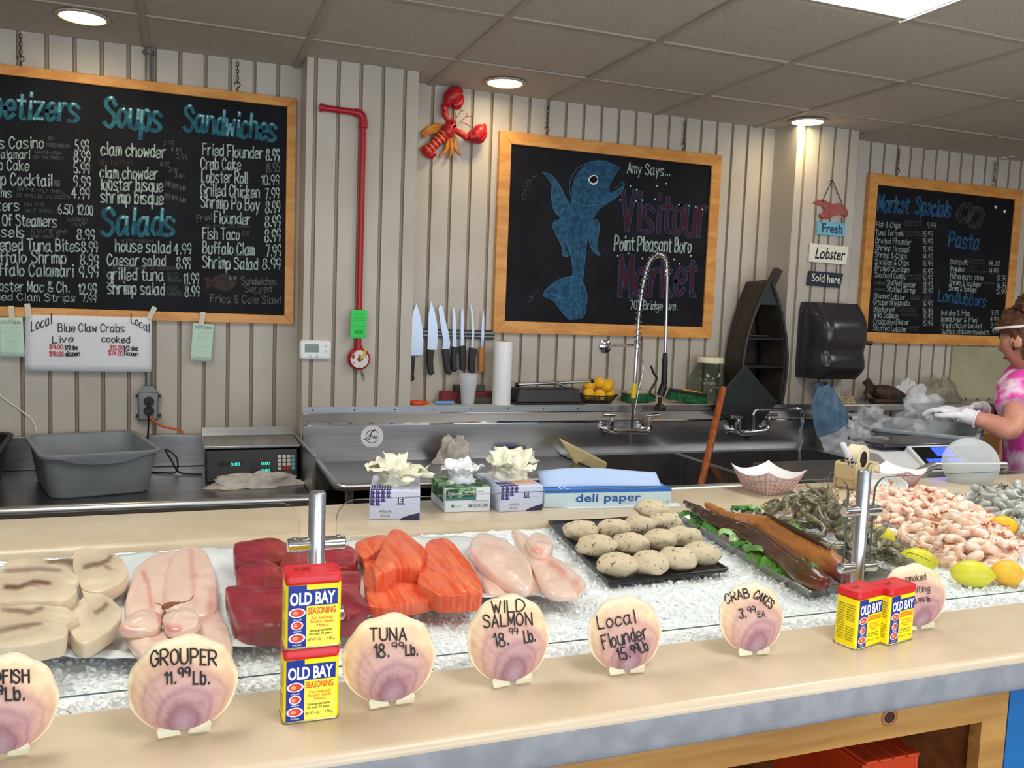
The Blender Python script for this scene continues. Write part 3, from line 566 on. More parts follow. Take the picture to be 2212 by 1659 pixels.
# three compartment sink
sk = thing('sink_unit', 'long stainless sink unit with drainboard, deep bowls and a tall backsplash', 'sink', (2.0, 3.7, 0))
SZ = .85; xa, xb = .56, 3.36; bowls = [(1.80, 2.40), (2.44, 3.30)]; yb0, yb1 = 3.12, 3.90; bz = .52
m = MB(); yf, yk = 3.35, 3.965
m.quad((xa, yf, SZ-.012), (1.78, yf, SZ-.016), (1.78, yk, SZ-.016), (xa, yk, SZ-.012)); m.build('drainboard', DSTEEL, sk, ang=0)
m = MB(); pth = [(xa, yk, SZ), (xa, yf+.04, SZ)]+[(xa+.04-.04*math.cos(a), yf+.04-.04*math.sin(a), SZ) for a in [PI/2*i/5 for i in range(1, 6)]]+[(1.76, yf, SZ), (1.78, yf-.02, SZ), (1.78, 3.07, SZ), (1.80, 3.05, SZ), (xb, 3.05, SZ)]
m.tube(pth, .017, 12); m.build('rolled_rim', STEEL, sk)
for a, b in bowls:
    m = MB(); c0 = [(a, yb0), (b, yb0), (b, yb1), (a, yb1)]
    for i in range(4):
        p, q = c0[i], c0[(i+1) % 4]; m.quad((p[0], p[1], SZ-.006), (q[0], q[1], SZ-.006), (q[0], q[1], bz), (p[0], p[1], bz))
    m.quad(*[(p[0], p[1], bz) for p in c0]); m.build('bowl', DSTEEL, sk, ang=0)
m = MB(); yf = 3.05; edges = [1.78]+[v for q in bowls for v in q]+[xb]
for i in range(0, 6, 2): m.quad((edges[i], yf, SZ-.006), (edges[i+1], yf, SZ-.006), (edges[i+1], yk, SZ-.006), (edges[i], yk, SZ-.006))
for a, b in bowls: m.quad((a, yf, SZ-.006), (b, yf, SZ-.006), (b, yb0, SZ-.006), (a, yb0, SZ-.006)); m.quad((a, yb1, SZ-.006), (b, yb1, SZ-.006), (b, yk, SZ-.006), (a, yk, SZ-.006))
m.build('deck', STEEL, sk, ang=0)
m = MB(); prof = [(3.97, SZ-.03), (3.955, SZ+.004), (3.958, 1.006), (3.962, 1.012), (3.992, 1.056), (3.992, 1.088), (3.998, 1.088), (3.998, SZ-.03)]
extr(prof, .505, xb, m); m.build('backsplash', STEEL, sk, ang=25)
m = MB(); extr([(3.956, 1.004), (3.9545, 1.010), (3.964, 1.016), (3.966, 1.006)], .505, xb, m); extr([(3.9905, 1.054), (3.9895, 1.058), (3.993, 1.06), (3.994, 1.054)], .505, xb, m); m.build('folded_crease', CHROME, sk)
for x in [.55+.19*k for k in range(15)]:
    m = MB(); m.tube([(x, 3.993, 1.073), (x, 3.9895, 1.073)], .0035, 8); m.build('screw', BLACKP, sk)
for x in (.62, 1.7, 2.42, 3.36):
    m = MB(); m.tube([(x, 3.42, 0), (x, 3.42, SZ-.02)], .02, 12); m.build('leg', STEEL, sk)
m = MB(); m.quad((1.78, yf, SZ-.012), (xb, yf, SZ-.012), (xb, yf, bz-.02), (1.78, yf, bz-.02)); m.quad((1.78, yf, SZ-.012), (1.78, yk, SZ-.012), (1.78, yk, bz-.02), (1.78, yf, bz-.02)); m.build('apron', STEEL, sk, ang=0)
m = MB(); m.box((1.17, 3.75, .38), (1.16, .36, .66)); m.build('under_sink_shade', mat('drainboard_shade', (40, 38, 36), rough=.6), sk, ang=0)  # dark box added under the drainboard to stand in for deep shade
shelf_mat = mat('pale_ledge', (206, 200, 190), rough=.4)
m = MB(); m.box((2.07, 4.099, 1.078), (2.125, .198, .020)); tag(m.build('wall_ledge', shelf_mat, loc=(2.07, 4.1, 1.07)), 'pale ledge behind the tall backsplash holding lemons and brushes', 'ledge')
m = MB(); m.box((4.35, 4.085, 1.068), (1.58, .225, .040)); tag(m.build('wall_ledge', STEEL, loc=(4.35, 4.1, 1.05), bevel=.004), 'steel ledge under the market specials board', 'ledge')
# round sticker
st = thing('round_sticker', 'round white sticker with black script on the steel backsplash', 'sticker', (.822, 3.957, .925))
sc = U(804, 943, y=3.957)
m = MB(); m.lathe([(0, .0012), (.0525, .001), (.053, 0)], (sc.x, 3.957, sc.z), 40, (0, -1, 0)); m.build('disc', mat('white_vinyl', (236, 236, 238), rough=.4), st)
INK = mat('black_ink', (22, 22, 24), rough=.7); REDINK = mat('red_ink', (206, 70, 84), rough=.7); GREYINK = mat('grey_ink', (120, 122, 126), rough=.7)
m = MB(); n0 = NF
P2 = lambda a, r: V((sc.x+r*math.cos(a), 3.9555, sc.z+r*math.sin(a)))
ribbon(m, [P2(.6+5.0*k/24, .030) for k in range(25)], .003, n0)
ribbon(m, smooth_path([V((sc.x+x*.01, 3.955, sc.z+z*.01)) for x, z in ((-4, -1.2), (-2.6, -.8), (-.6, 1.6), (1.2, 3.2), (.4, 3), (-.8, .6), (-1.6, -1.6), (-1.2, -.4), (0, .6), (-.2, -.9), (1.2, .5), (.9, -1), (2.2, .4), (1.5, -.9), (3, -.6))], 5), .0028, n0)
m.build('script', INK, st, ang=0)
m = MB()
for txt, a0, a1 in (("----- --------", 2.6, .55), ("------- --", -2.3, -.8)):
    s_, tot = strokes(txt)
    for q in s_:
        pts = []
        for p in q:
            if a0 > 0: a = a0+(a1-a0)*p.x/tot; pts.append(P2(a, .040+.006*p.y))
            else: a = a0+(a1-a0)*p.x/tot; pts.append(P2(a, .047-.006*p.y))
        ribbon(m, pts, .0008, n0)
m.build('rim_lettering', GREYINK, st, ang=0)
# ------------------------------------------------------------------ tubs, scale, rag on the low worktop
def tub(label, c, L, Wd, h, yaw, m_, group=None):
    t = thing('bus_tub', label, 'tub', (c[0], c[1], c[2]), group); R = rot('Z', yaw); C = V(c)
    def ring(sx, sy, z, r=.05, n=5):
        out = []
        for qx, qy, a0 in ((1, 1, 0), (-1, 1, 90), (-1, -1, 180), (1, -1, 270)):
            for i in range(n+1):
                a = math.radians(a0+90*i/n); out.append(C+R @ V((qx*(sx/2-r)+r*math.cos(a), qy*(sy/2-r)+r*math.sin(a), z)))
        return out
    rs = [ring(L*.80, Wd*.78, 0), ring(L*.83, Wd*.81, .008, .055), ring(L*.94, Wd*.93, h-.012), ring(L, Wd, h-.014, .06), ring(L*1.005, Wd*1.006, h-.004, .06), ring(L*.985, Wd*.98, h, .06), ring(L*.925, Wd*.915, h-.004), ring(L*.82, Wd*.80, .014), ]
    mb = MB(); N = len(rs[0]); vs = [p for q in rs for p in q]; fs = [tuple(range(N-1, -1, -1)), tuple((len(rs)-1)*N+k for k in range(N))]
    for i in range(len(rs)-1): fs += [(i*N+k, i*N+(k+1) % N, (i+1)*N+(k+1) % N, (i+1)*N+k) for k in range(N)]
    mb.add(vs, fs); mb.build('shell', m_, t, ang=50)
    for sy in (-1, 1):
        mb = MB(); pts = []
        for k in range(17):
            u = -1+2*k/16; d = .028*max(0, 1-abs(u)**3*1.2)
            pts.append((u*L*.36, d))
        out = [C+R @ V((x, sy*(Wd*.503+.002), h-.014)) for x, d in pts]+[C+R @ V((x, sy*(Wd*.503-.006), h-.014-d)) for x, d in reversed(pts)]
        mb.prism(out, R @ V((0, sy*.005, 0))); mb.build('hand_grip', m_, t)
    return t
tub('empty grey bus tub on the low worktop beside the black scale', (-.345, 3.80, LZ+.001), .425, .56, .175, 14, GREYP)
tub('black bus tub at the left end of the low worktop', (-.88, 3.72, LZ+.001), .50, .56, .19, 4, mat('black_tub', (20, 20, 22), rough=.5))
sc = thing('counter_scale', 'black deli scale with steel platter and keypad on the low worktop', 'scale', (.265, 3.85, LZ+.001))
X0, X1, Y0, Y1 = .085, .462, 3.76, 4.07
m = MB(); m.prism([(X0, Y0, LZ+.001), (X0, Y1, LZ+.001), (X0, Y1, LZ+.135), (X0, Y0+.035, LZ+.135)], (X1-X0, 0, 0)); m.build('body', mat('scale_black', (22, 24, 26), rough=.35), sc, bevel=.006)
m = MB(); m.box(((X0+X1)/2, 3.93, LZ+.145), (.395, .30, .012)); m.quad((X0-.01, 4.075, LZ+.15), (X1+.01, 4.075, LZ+.15), (X1+.01, 4.095, LZ+.185), (X0-.01, 4.095, LZ+.185)); m.build('platter', STEEL, sc, bevel=.003)
fn = V((0, -.134, .035)).normalized(); fu = V((0, .035, .134)).normalized()
def face(x, h): return V((x, Y0, LZ+.001))+fu*h
LED = mat('teal_led', (60, 230, 200), emit=2.2); DWIN = mat('display_window', (8, 12, 14), rough=.15)
for x, h, w in ((X0+.05, .075, .10), (X0+.18, .075, .09), (X0+.18, .045, .09)):
    m = MB(); q = [face(x, h-.010)+fn*.001, face(x+w, h-.010)+fn*.001, face(x+w, h+.012)+fn*.001, face(x, h+.012)+fn*.001]; m.add(q, [(0, 1, 2, 3)]); dw = m.build('display', DWIN, sc, ang=0)
    m = MB(); write(m, "0.00", face(x+w*.5, h-.006), face(x+w*.85, h-.006), fu*.011, .0014, fn, .0018, 0); m.build('digits', LED, dw, ang=0)
for i in range(4):
    for j in range(4):
        x = X1-.085+.019*i; h = .102-.017*j
        if j == 3 and i == 2: continue
        w = .0325 if (j == 3 and i == 1) else .0145
        cm = mat('red_key', (176, 36, 40)) if (j == 3 and i == 1) else (mat('blue_key', (120, 178, 194)) if i == 3 else mat('cream_key', (224, 222, 210)))
        m = MB(); q = [face(x, h-.0065), face(x+w, h-.0065), face(x+w, h+.0065), face(x, h+.0065)]; m.prism(q, fn*.003); m.build('key', cm, sc, bevel=.001)
RAG = mat('grey_white_towel', (206, 200, 192), rough=.95, c2=(184, 178, 172), scale=25, bump=.3, bscale=90)
def rag(label, c, r, seed, m_=RAG, name='rag', cat='rag', wob=.35, group=None, peak=None, yaw=0):
    mb = MB(); c = V(c); nu, nv = 44, 22; vs = []; R = rot('Z', yaw)
    for i in range(nv+1):
        th = PI/2*i/nv*1.02
        for k in range(nu):
            ph = 2*PI*k/nu; d = V((math.sin(PI/2-th+.0)*math.cos(ph), math.sin(PI/2-th)*math.sin(ph), math.sin(th)))
            s = 1+wob*(noise.noise(d*1.7+V((seed, 0, 0)))+.55*abs(noise.noise(d*4.1+V((0, seed, 0))))-.25)+.10*math.sin(5*ph+seed+3*noise.noise(d*2+V((seed, seed, 0))))
            p = V((d.x*r[0], d.y*r[1], max(d.z, 0)*r[2]))*s
            if peak: p += V(peak)*(max(d.z, 0)**3)
            vs.append(c+R @ p)
    fs = [(i*nu+k, i*nu+(k+1) % nu, (i+1)*nu+(k+1) % nu, (i+1)*nu+k) for i in range(nv) for k in range(nu)]+[tuple(range(nu-1, -1, -1))]
    mb.add(vs, fs); return tag(mb.build(name, m_, ang=60, loc=c), label, cat, group)
rag('pale crumpled rag lying in front of the black scale', (.275, 3.68, LZ+.001), (.20, .075, .055), 2.3, yaw=6)
rag('crumpled beige rag against the steel backsplash by the drainboard', (1.19, 3.86, SZ-.013), (.085, .06, .12), 5.1)
rag('flat beige rag on the drainboard behind the glove boxes', (1.36, 3.60, SZ-.013), (.10, .07, .05), 8.7)
# sponge block and cutting board in the sink
t = thing('scrub_block', 'blue and white scrubbing block by the backsplash', 'sponge', (1.53, 3.92, SZ-.015))
m = MB(); m.box((1.50, 3.91, SZ+.008), (.11, .05, .045)); m.build('blue_body', mat('blue_plastic', (36, 66, 150), rough=.4), t, bevel=.006)
m = MB(); m.box((1.585, 3.90, SZ+.008), (.04, .05, .045)); m.build('white_end', WHITE_METAL, t, bevel=.005)
bd = MB(); q = [U(1208, 948, y=3.72), U(1320, 1004, y=3.72)]; q = [q[0], q[1], q[1]+V((-.02, 0, -.16)), q[0]+V((.13, 0, -.16))]
bd.prism([V((p.x, 3.72-.3*(p.z-.95), p.z)) for p in q], (0, .02, .006))
tag(bd.build('cutting_board', mat('cream_board', (224, 206, 158), rough=.5, c2=(212, 190, 140), scale=6), bevel=.006, loc=(1.95, 3.7, .8)), 'cream cutting board leaning on its corner in the first bowl', 'cutting board')
# wooden handle standing in the bowl
a, b = U(1563, 836, y=3.78), U(1512, 1060, y=3.52); d = (b-a).normalized()
e = b+d*((.522-b.z)/d.z)
m = MB(); m.tube([a, a+d*.006, a+d*.02, e], [.010, .0155, .0175, .0175], 16)
tag(m.build('wooden_pole', mat('varnished_wood', (178, 96, 44), rough=.35, c2=(150, 74, 32), scale=6, stretch=(9, 9, 1)), loc=e), 'long varnished wooden pole standing up out of the sink bowl', 'pole')
# ------------------------------------------------------------------ pre-rinse faucet
FY = 3.90
def fp(x, y, dy=0): return U(x, y, y=FY+dy)
fa = thing('spray_faucet', 'tall chrome spring spray faucet in front of the fish chalkboard', 'faucet', (2.154, 3.95, .96))
L, Rr, Md = fp(1320, 930), fp(1402, 930), fp(1363, 930); zc = Md.z
m = MB(); m.tube(smooth_path([L+V((0, 0, .05)), L+V((0, 0, .012)), L+V((.03, 0, -.004)), V((Md.x, FY, zc)), Rr+V((-.03, 0, -.004)), Rr+V((0, 0, .012)), Rr+V((0, 0, .05))], 5), .0155, 14)
for p in (L, Rr): m.tube([p, V((p.x-.012, 3.956, p.z))], .014, 14); m.tube([V((p.x-.012, 3.946, p.z)), V((p.x-.012, 3.955, p.z))], .028, 20)
m.build('valve_body', CHROME, fa)
for p, s in ((L, -1), (Rr, 1)):
    m = MB(); m.tube([p+V((0, 0, .05)), p+V((0, 0, .07))], [.013, .010], 12); m.tube([p+V((.02*-s, 0, .078)), p+V((.05*s, -.004, .082))], [.006, .012], 10); m.build('lever', CHROME, fa)
m = MB(); top = fp(1376, 748); m.tube([Md, top], .0105, 12); m.build('riser', CHROME, fa)
m = MB(); m.tube([Md+(top-Md)*(.39), Md+(top-Md)*(.56)], .0125, 12); m.build('yellow_tape', mat('yellow_tape', (232, 208, 40), rough=.5), fa)
m = MB(); hose = smooth_path([top, fp(1380, 680), fp(1390, 610), fp(1404, 565), fp(1424, 550), fp(1438, 562), fp(1441, 600)], 8); m.tube(hose, .008, 10)
m.tube(smooth_path([fp(1441, 600), fp(1439, 690), fp(1437, 760)], 4), .0085, 10); m.build('hose', STEEL, fa)
m = MB(); hp = []; n = len(hose)-1; turns = 34
fr_ = None
for k in range(turns*9+1):
    t = k/(turns*9)*.97; i = min(int(t*n), n-1); p = hose[i]+(hose[i+1]-hose[i])*(t*n-i); tg = (hose[min(i+2, n)]-hose[max(i-1, 0)]).normalized()
    u = V((0, 1, 0)); u = (u-tg*u.dot(tg)).normalized(); w = tg.cross(u); a = 2*PI*turns*t/.97
    hp.append(p+(u*math.cos(a)+w*math.sin(a))*.0165)
m.tube(hp, .0026, 5); m.build('spring', CHROME, fa)
m = MB(); wr = U(1307, 748, y=4.195); m.tube([wr, top+V((0, 0, .005))], .0075, 10); m.tube([V((wr.x, 4.1985, wr.z)), V((wr.x, 4.188, wr.z)), V((wr.x, 4.182, wr.z))], [.036, .036, .02], 24); m.lathe([(.011, -.012), (.016, -.008), (.016, .012), (.011, .016)], top, 14); m.build('wall_bracket', CHROME, fa)
m = MB(); m.tube(smooth_path([fp(1376, 760), fp(1390, 790), fp(1378, 850), fp(1366, 915)], 6), .0035, 8); m.build('restraint_cable', STEEL, fa)
m = MB(); g0, g1 = fp(1437, 762), fp(1434, 832); m.tube([g0, g0+(g1-g0)*.2, g1], [.011, .0145, .0155], 12); m.tube([g1, fp(1426, 855)], .020, 12); m.build('grip', BLACKP, fa)
m = MB(); m.tube(smooth_path([fp(1406, 790), fp(1412, 806), fp(1419, 818), fp(1408, 838), fp(1404, 850), fp(1416, 858)], 4), [.006]*21, 8); m.build('squeeze_lever', BLACKP, fa)
m = MB(); s0 = fp(1426, 858); m.tube([s0, s0+V((0, 0, -.028)), s0+V((0, 0, -.048)), s0+V((0, 0, -.05)), s0+V((0, 0, -.068))], [.012, .010, .030, .034, .033], 20); m.build('spray_head', mat('dark_rubber', (58, 54, 48), rough=.4, metal=.4), fa)
m = MB(); m.prism([fp(1359, 938), fp(1366, 936), fp(1364, 967), fp(1360, 950)], (0, .004, 0)); m.build('blade_tab', STEEL, fa)
# second faucet with running water
f2 = thing('mixer_faucet', 'low chrome mixer faucet with a swing spout running water', 'faucet', (2.93, 3.95, .96))
L, Rr = fp(1594, 930), fp(1660, 925); Md = (L+Rr)/2
m = MB(); m.tube(smooth_path([L+V((0, 0, .05)), L+V((0, 0, .005)), L+V((.03, 0, -.012)), Md+V((0, 0, -.014)), Rr+V((-.03, 0, -.012)), Rr+V((0, 0, .005)), Rr+V((0, 0, .05))], 5), .016, 14)
for p in (L, Rr): m.tube([p, V((p.x-.01, 3.956, p.z-.005))], .014, 14); m.tube([V((p.x-.01, 3.944, p.z-.005)), V((p.x-.01, 3.955, p.z-.005))], .027, 20)
m.build('valve_body', CHROME, f2)
for p, s in ((L, -1), (Rr, 1)):
    m = MB(); m.tube([p+V((0, 0, .05)), p+V((0, 0, .066))], [.012, .010], 12); m.tube([p+V((.02*-s, 0, .072)), p+V((.045*s, -.004, .075))], [.006, .011], 10); m.build('lever', CHROME, f2)
m = MB(); b0 = Md; m.tube(smooth_path([b0, fp(1627, 905), fp(1628, 893), fp(1636, 886), fp(1680, 885, -.1), fp(1722, 883, -.2), fp(1731, 888, -.2), fp(1733, 900, -.2)], 5), .0085, 12); m.build('spout', CHROME, f2)
w0 = fp(1733, 900, -.2); wm = mat('running_water', (225, 235, 240), rough=.05, trans=.85, ior=1.33)
m = MB(); m.tube([w0+V((.004*math.sin(k*1.3), .003*math.cos(k*1.7), -.0225*k)) for k in range(17)], [.0075+.0022*math.sin(k*2.1) for k in range(17)], 10)
tag(m.build('water_stream', wm, loc=w0), 'clear stream of water falling from the low mixer spout', 'water')
# dark square cutting board hung behind the mixer
q = [U(x, y, y=3.945) for x, y in ((1608, 788), (1678, 868), (1612, 952), (1539, 870))]
m = MB(); m.prism([V((p.x, 3.936, p.z)) for p in q], (0, .010, 0))
tag(m.build('rubber_mat', mat('dark_green_rubber', (44, 52, 54), rough=.35, c2=(36, 42, 44), scale=7), bevel=.004, loc=(2.88, 3.95, 1.1)), 'dark square cutting mat standing on its corner behind the mixer faucet', 'mat')
# ================================================================== things on the walls and the ledge
TAPE = mat('masking_tape', (214, 206, 186), rough=.7); PAPER = mat('white_paper', (226, 228, 232), rough=.85); MINT = mat('mint_paper', (196, 222, 206), rough=.85)
# crab price sheet
def sheet(name, label, corners, y, m_, tapes):
    q = [U(a, b, y=y) for a, b in corners]; t = thing(name, label, 'paper', q[0])
    mb = MB()
    def f(u, w):
        p = (q[0]*(1-u)+q[1]*u)*(1-w)+(q[3]*(1-u)+q[2]*u)*w; return p+V((0, -.004*math.sin(u*7+w*3)*w, 0))
    mb.grid(f, 14, 8); mb.build('sheet', m_, t, solid=.0006)
    for a, b, ang in tapes:
        c = U(a, b, y=y-.004); R = rot('Y', ang); mb = MB(); mb.box(c, (.022, .0006, .06), R); mb.build('tape_strip', TAPE, t, ang=0)
    return t
SHY = 4.158
t = sheet('price_sheet', 'white hand-written sheet offering local blue claw crabs', ((55, 679), (328, 686), (327, 803), (53, 801)), SHY, PAPER, ((61, 671, -8), (328, 676, 25)))
lines(t, 'black_writing', INK, [("Local", 68, 716, 111, 699, 22), ("Blue Claw Crabs", 126, 716, 268, 717, 17), ("Local", 283, 696, 322, 718, 18), ("Live", 114, 741, 158, 738, 14), ("cooked", 220, 738, 280, 741, 14), ("1/2 doz", 141, 755, 168, 755, 9), ("dozen", 142, 769, 172, 768, 10), ("1/2 doz", 267, 756, 298, 757, 9), ("Dozen", 269, 767, 298, 769, 9)], .0035, y=4.154)
lines(t, 'red_writing', REDINK, [("$9.00", 107, 753, 136, 754, 9), ("$18.00", 107, 768, 137, 769, 9), ("$12.00", 238, 755, 264, 756, 9), ("$24.00", 234, 766, 266, 768, 9)], .003, y=4.154)
for lab, cs, tp in (('small pale green order slip hanging alone below the menu board', ((417, 697), (462, 701), (457, 781), (411, 779)), ((437, 688, 8),)), ('small pale green order slip left of the crab price sheet', ((-2, 686), (49, 685), (54, 771), (0, 771)), ((25, 676, -4),))):
    t = sheet('order_slip', lab, cs, SHY, MINT, tp); x0, y0 = cs[0]; x1 = cs[1][0]
    lines(t, 'grey_print', GREYINK, [("GUEST CHECK", x0+4, y0+12, x1-4, y0+14, 6), ("- - - - - - -", x0+4, y0+22, x1-5, y0+24, 4), ("-- ---", x0+10, y0+32, x1-12, y0+34, 4), ("- - -", x0+14, y0+52, x1-14, y0+54, 4), ("---- ----", x0+3, y0+76, x1-14, y0+78, 3)], .0012, y=4.154)
# outlet, conduit and leads
ot = thing('power_outlet', 'grey weatherproof outlet box with conduit below the large menu board', 'outlet', (-.149, 4.19, 1.08))
m = MB(); m.box((-.149, 4.168, 1.075), (.083, .06, .125)); m.build('box', GALV, ot, bevel=.006)
m = MB(); m.prism([(-.185, 4.15, 1.138), (-.113, 4.15, 1.138), (-.127, 4.15, 1.165), (-.171, 4.15, 1.165)], (0, .045, 0)); m.tube([(-.149, 4.182, 1.16), (-.149, 4.183, 1.3), (-.149, 4.184, 1.452)], .0145, 14); m.build('conduit', GALV, ot)
m = MB(); m.tube([(-.149, 4.186, 2.49), (-.149, 4.186, 2.628)], .0145, 14); m.lathe([(.0145, 0), (.024, .004), (.024, .02)], (-.149, 4.186, 2.60), 14); m.build('conduit', GALV, ot)
for dx in (-.047, .047):
    for dz in (-.045, .045):
        m = MB(); m.tube([(-.149+dx, 4.195, 1.075+dz), (-.149+dx, 4.150, 1.075+dz)], .006, 10); m.build('mounting_screw', BLACKP, ot)
for z in (1.098, 1.055):
    m = MB(); m.tube([(-.146, 4.138, z), (-.146, 4.112, z)], [.022, .016], 18); m.build('plug', BLACKP, ot)
m = MB(); m.tube(smooth_path([(-.146, 4.11, 1.055), (-.138, 4.10, 1.03), (-.09, 4.12, .99), (-.02, 4.14, .968), (-.002, 4.145, .952)], 6), .0048, 8)
tag(m.build('extension_cable', mat('orange_vinyl', (220, 98, 30), rough=.4), loc=(-.1, 4.13, .95)), 'short orange cord plugged into the grey wall outlet', 'cord')
m = MB(); m.tube(smooth_path([(-.146, 4.11, 1.098), (-.145, 4.09, 1.05), (-.148, 4.12, .97), (-.152, 4.135, .90), (-.15, 4.12, .83), (-.16, 4.05, .806), (-.08, 3.98, .806), (-.03, 3.97, .812), (-.03, 3.99, .87), (-.075, 4.0, .905), (-.05, 3.98, .86), (-.02, 3.96, .812), (.03, 3.94, .806), (.075, 3.93, .806)], 8), .004, 7)
tag(m.build('power_cable', BLACKP, loc=(-.05, 4, .8)), 'black power cord looped between the outlet and the black scale', 'cord')
m = MB(); m.tube(smooth_path([(-.80, 4.188, 1.22), (-.74, 4.19, 1.13), (-.66, 4.19, 1.06), (-.61, 4.19, 1.01), (-.593, 4.185, .955)], 6), .003, 6)
tag(m.build('white_cable', WHITE_METAL, loc=(-.7, 4.19, 1)), 'thin white cable hanging down the wall above the black tub', 'cable')
# thermostat
tt = thing('thermostat', 'white wall thermostat with a grey-green screen on the pier', 'thermostat', (.567, 3.99, 1.335))
q = [U(a, b, y=3.985) for a, b in ((646, 734), (717, 738), (716, 777), (646, 774))]; cxx = (q[0].x+q[1].x)/2; czz = (q[0].z+q[2].z)/2
m = MB(); m.box((cxx, 3.985, czz), (.142, .028, .088)); m.build('case', mat('thermostat_white', (238, 240, 240), rough=.35), tt, bevel=.013, seg=4)
m = MB(); m.box((cxx-.018, 3.9705, czz+.008), (.062, .002, .037)); m.build('screen', mat('lcd_green', (112, 128, 112), rough=.2), tt, ang=0)
for dx, dz in ((.045, .018), (.045, -.006), (-.024, -.029), (.006, -.029)):
    m = MB(); m.tube([(cxx+dx, 3.972, czz+dz), (cxx+dx, 3.968, czz+dz)], .0065, 14); m.build('button', mat('grey_button', (200, 204, 206), rough=.4), tt)
# fire alarm bell on a red pipe
FRED = mat('fire_red', (172, 26, 40), rough=.35); PY = 3.968
pb = thing('alarm_pipe', 'red painted pipe running down the pier to a worn red bell', 'pipe', (.747, 3.98, 1.3))
a, e, d0 = U(692, 226, y=PY), U(784, 240, y=PY), U(775, 752, y=PY); x = (e.x+d0.x)/2
m = MB(); m.tube([V((a.x, PY, a.z-.012)), V((x-.04, PY, a.z-.016))], .0145, 14); m.tube(smooth_path([V((x-.04, PY, a.z-.016)), V((x-.012, PY, a.z-.022)), V((x, PY, a.z-.045)), V((x, PY, a.z-.07))], 5), .0185, 14)
m.tube([V((x, PY, a.z-.07)), V((x, PY, d0.z))], .0135, 14)
for z in (a.z-.07, d0.z+.002): m.lathe([(.0135, -.012), (.020, -.01), (.020, .01), (.0135, .012)], (x, PY, z), 14)
m.tube([V((a.x+.012, PY, a.z-.0125)), V((a.x-.002, PY, a.z-.012))], .018, 12); m.build('pipe', FRED, pb)
bc = U(775, 775, y=3.97)
m = MB(); m.lathe([(.048, -.028), (.052, -.01), (.051, .012), (.044, .022), (.040, .024)], (bc.x, 3.97, bc.z), 28, (0, -1, 0)); m.build('bell', FRED, pb)
m = MB(); m.lathe([(0, .0245), (.041, .024)], (bc.x, 3.97, bc.z), 28, (0, -1, 0)); m.build('bell_face', mat('worn_white', (226, 222, 216), rough=.6, c2=(150, 60, 50), scale=55, lo=.55, hi=.62), pb)
m = MB(); m.lathe([(0, .036), (.009, .033), (.011, .024)], (bc.x, 3.97, bc.z), 14, (0, -1, 0)); m.build('hub', FRED, pb)
m = MB(); m.tube(smooth_path([V((bc.x, 3.935, bc.z)), V((bc.x+.012, 3.93, bc.z+.012)), V((bc.x+.024, 3.94, bc.z+.03)), V((bc.x+.02, 3.95, bc.z+.048))], 4), .004, 6); m.build('yellow_tie', mat('yellow_plastic', (226, 196, 40), rough=.4), pb)
m = MB()
for k in range(4): m.tube([V((bc.x+.012+.003*k+.005*math.cos(h), 3.958, bc.z-.058-.011*k+.007*math.sin(h))) for h in [2*PI*j/8 for j in range(8)]], .0013, 5, closed=True)
m.build('chain', WIRE, pb)
q = [U(a_, b_, y=3.948) for a_, b_ in ((760, 669), (794, 671), (789, 732), (756, 730))]
tg = thing('inspection_tag', 'bright green inspection tag dated 2015 wired to the red pipe', 'tag', q[0])
m = MB(); m.prism(q, (0, .001, 0)); m.build('card', mat('green_card', (62, 214, 96), rough=.7), tg, ang=0)
m = MB()
for r in (("----------", 766, 681, 788, 682, 4), ("------ ------", 764, 687, 789, 689, 3), ("---- ---------", 764, 692, 789, 694, 3), ("--- --- ---", 762, 705, 788, 706, 3), ("--- --- ---", 762, 710, 788, 711, 3), ("2015", 766, 719, 783, 720, 5), ("-- --- ------", 760, 727, 786, 728, 3)): pen(m, *r, 3.947, .0016 if r[5] > 4 else .0008)
m.build('print', INK, tg, ang=0)
# lobster on the wall
LR = mat('lobster_red', (186, 34, 40), rough=.3, c2=(160, 24, 38), scale=14); LO = mat('lobster_orange', (208, 136, 52), rough=.5, c2=(176, 106, 36), scale=30); LY = mat('lobster_band', (236, 140, 84), rough=.4); LK = mat('bead_black', (14, 12, 12), rough=.2)
lob = thing('lobster_decoration', 'red painted lobster ornament climbing the wall beside the pier', 'ornament', (1.2, 4.19, 2.3))
LP = lambda x, y, d: U(900+x/9.76, 180+y/9.76, y=4.2-d)
def lell(mb, pts, r, d, mi=0, flat=.7):
    P_ = [LP(x, y, d) for x, y in pts]; mb.tube(smooth_path(P_, 5), None or [0]*1, 12) if False else None
    sp = smooth_path(P_, 5); n = len(sp); R = []
    for i in range(n):
        t = i/(n-1)*(len(r)-1); k = min(int(t), len(r)-2); R.append(r[k]+(r[k+1]-r[k])*(t-k))
    mb.tube(sp, R, 14, mi)
m = MB(); lell(m, [(800, 780), (720, 900), (650, 1040), (600, 1120)], [.010, .028, .034, .030, .018], .045); m.build('carapace', LR, lob)
for k in range(6):
    t = k/5; x, y = 545-330*t, 1120+320*t; m = MB()
    lell(m, [(x+35, y-38), (x, y), (x-32, y+34)], [.024-.006*t, .030-.007*t, .029-.007*t, .022-.006*t], .038); m.build('tail_segment', LR, lob)
    m = MB(); c = LP(x+34, y-36, .038); dd = (LP(x-30, y+30, .038)-c).normalized(); m.tube([c-dd*.002, c+dd*.004], .0285-.0065*t, 16); m.build('tail_band', LY, lob)
m = MB()
for pts in ([(240, 1370), (160, 1390), (95, 1400)], [(230, 1400), (180, 1480), (150, 1510)], [(250, 1430), (240, 1510), (215, 1560)], [(280, 1450), (310, 1530), (330, 1590)], [(300, 1430), (350, 1500), (350, 1540)]): lell(m, pts, [.014, .018, .010], .03)
m.build('tail_fan', LR, lob)
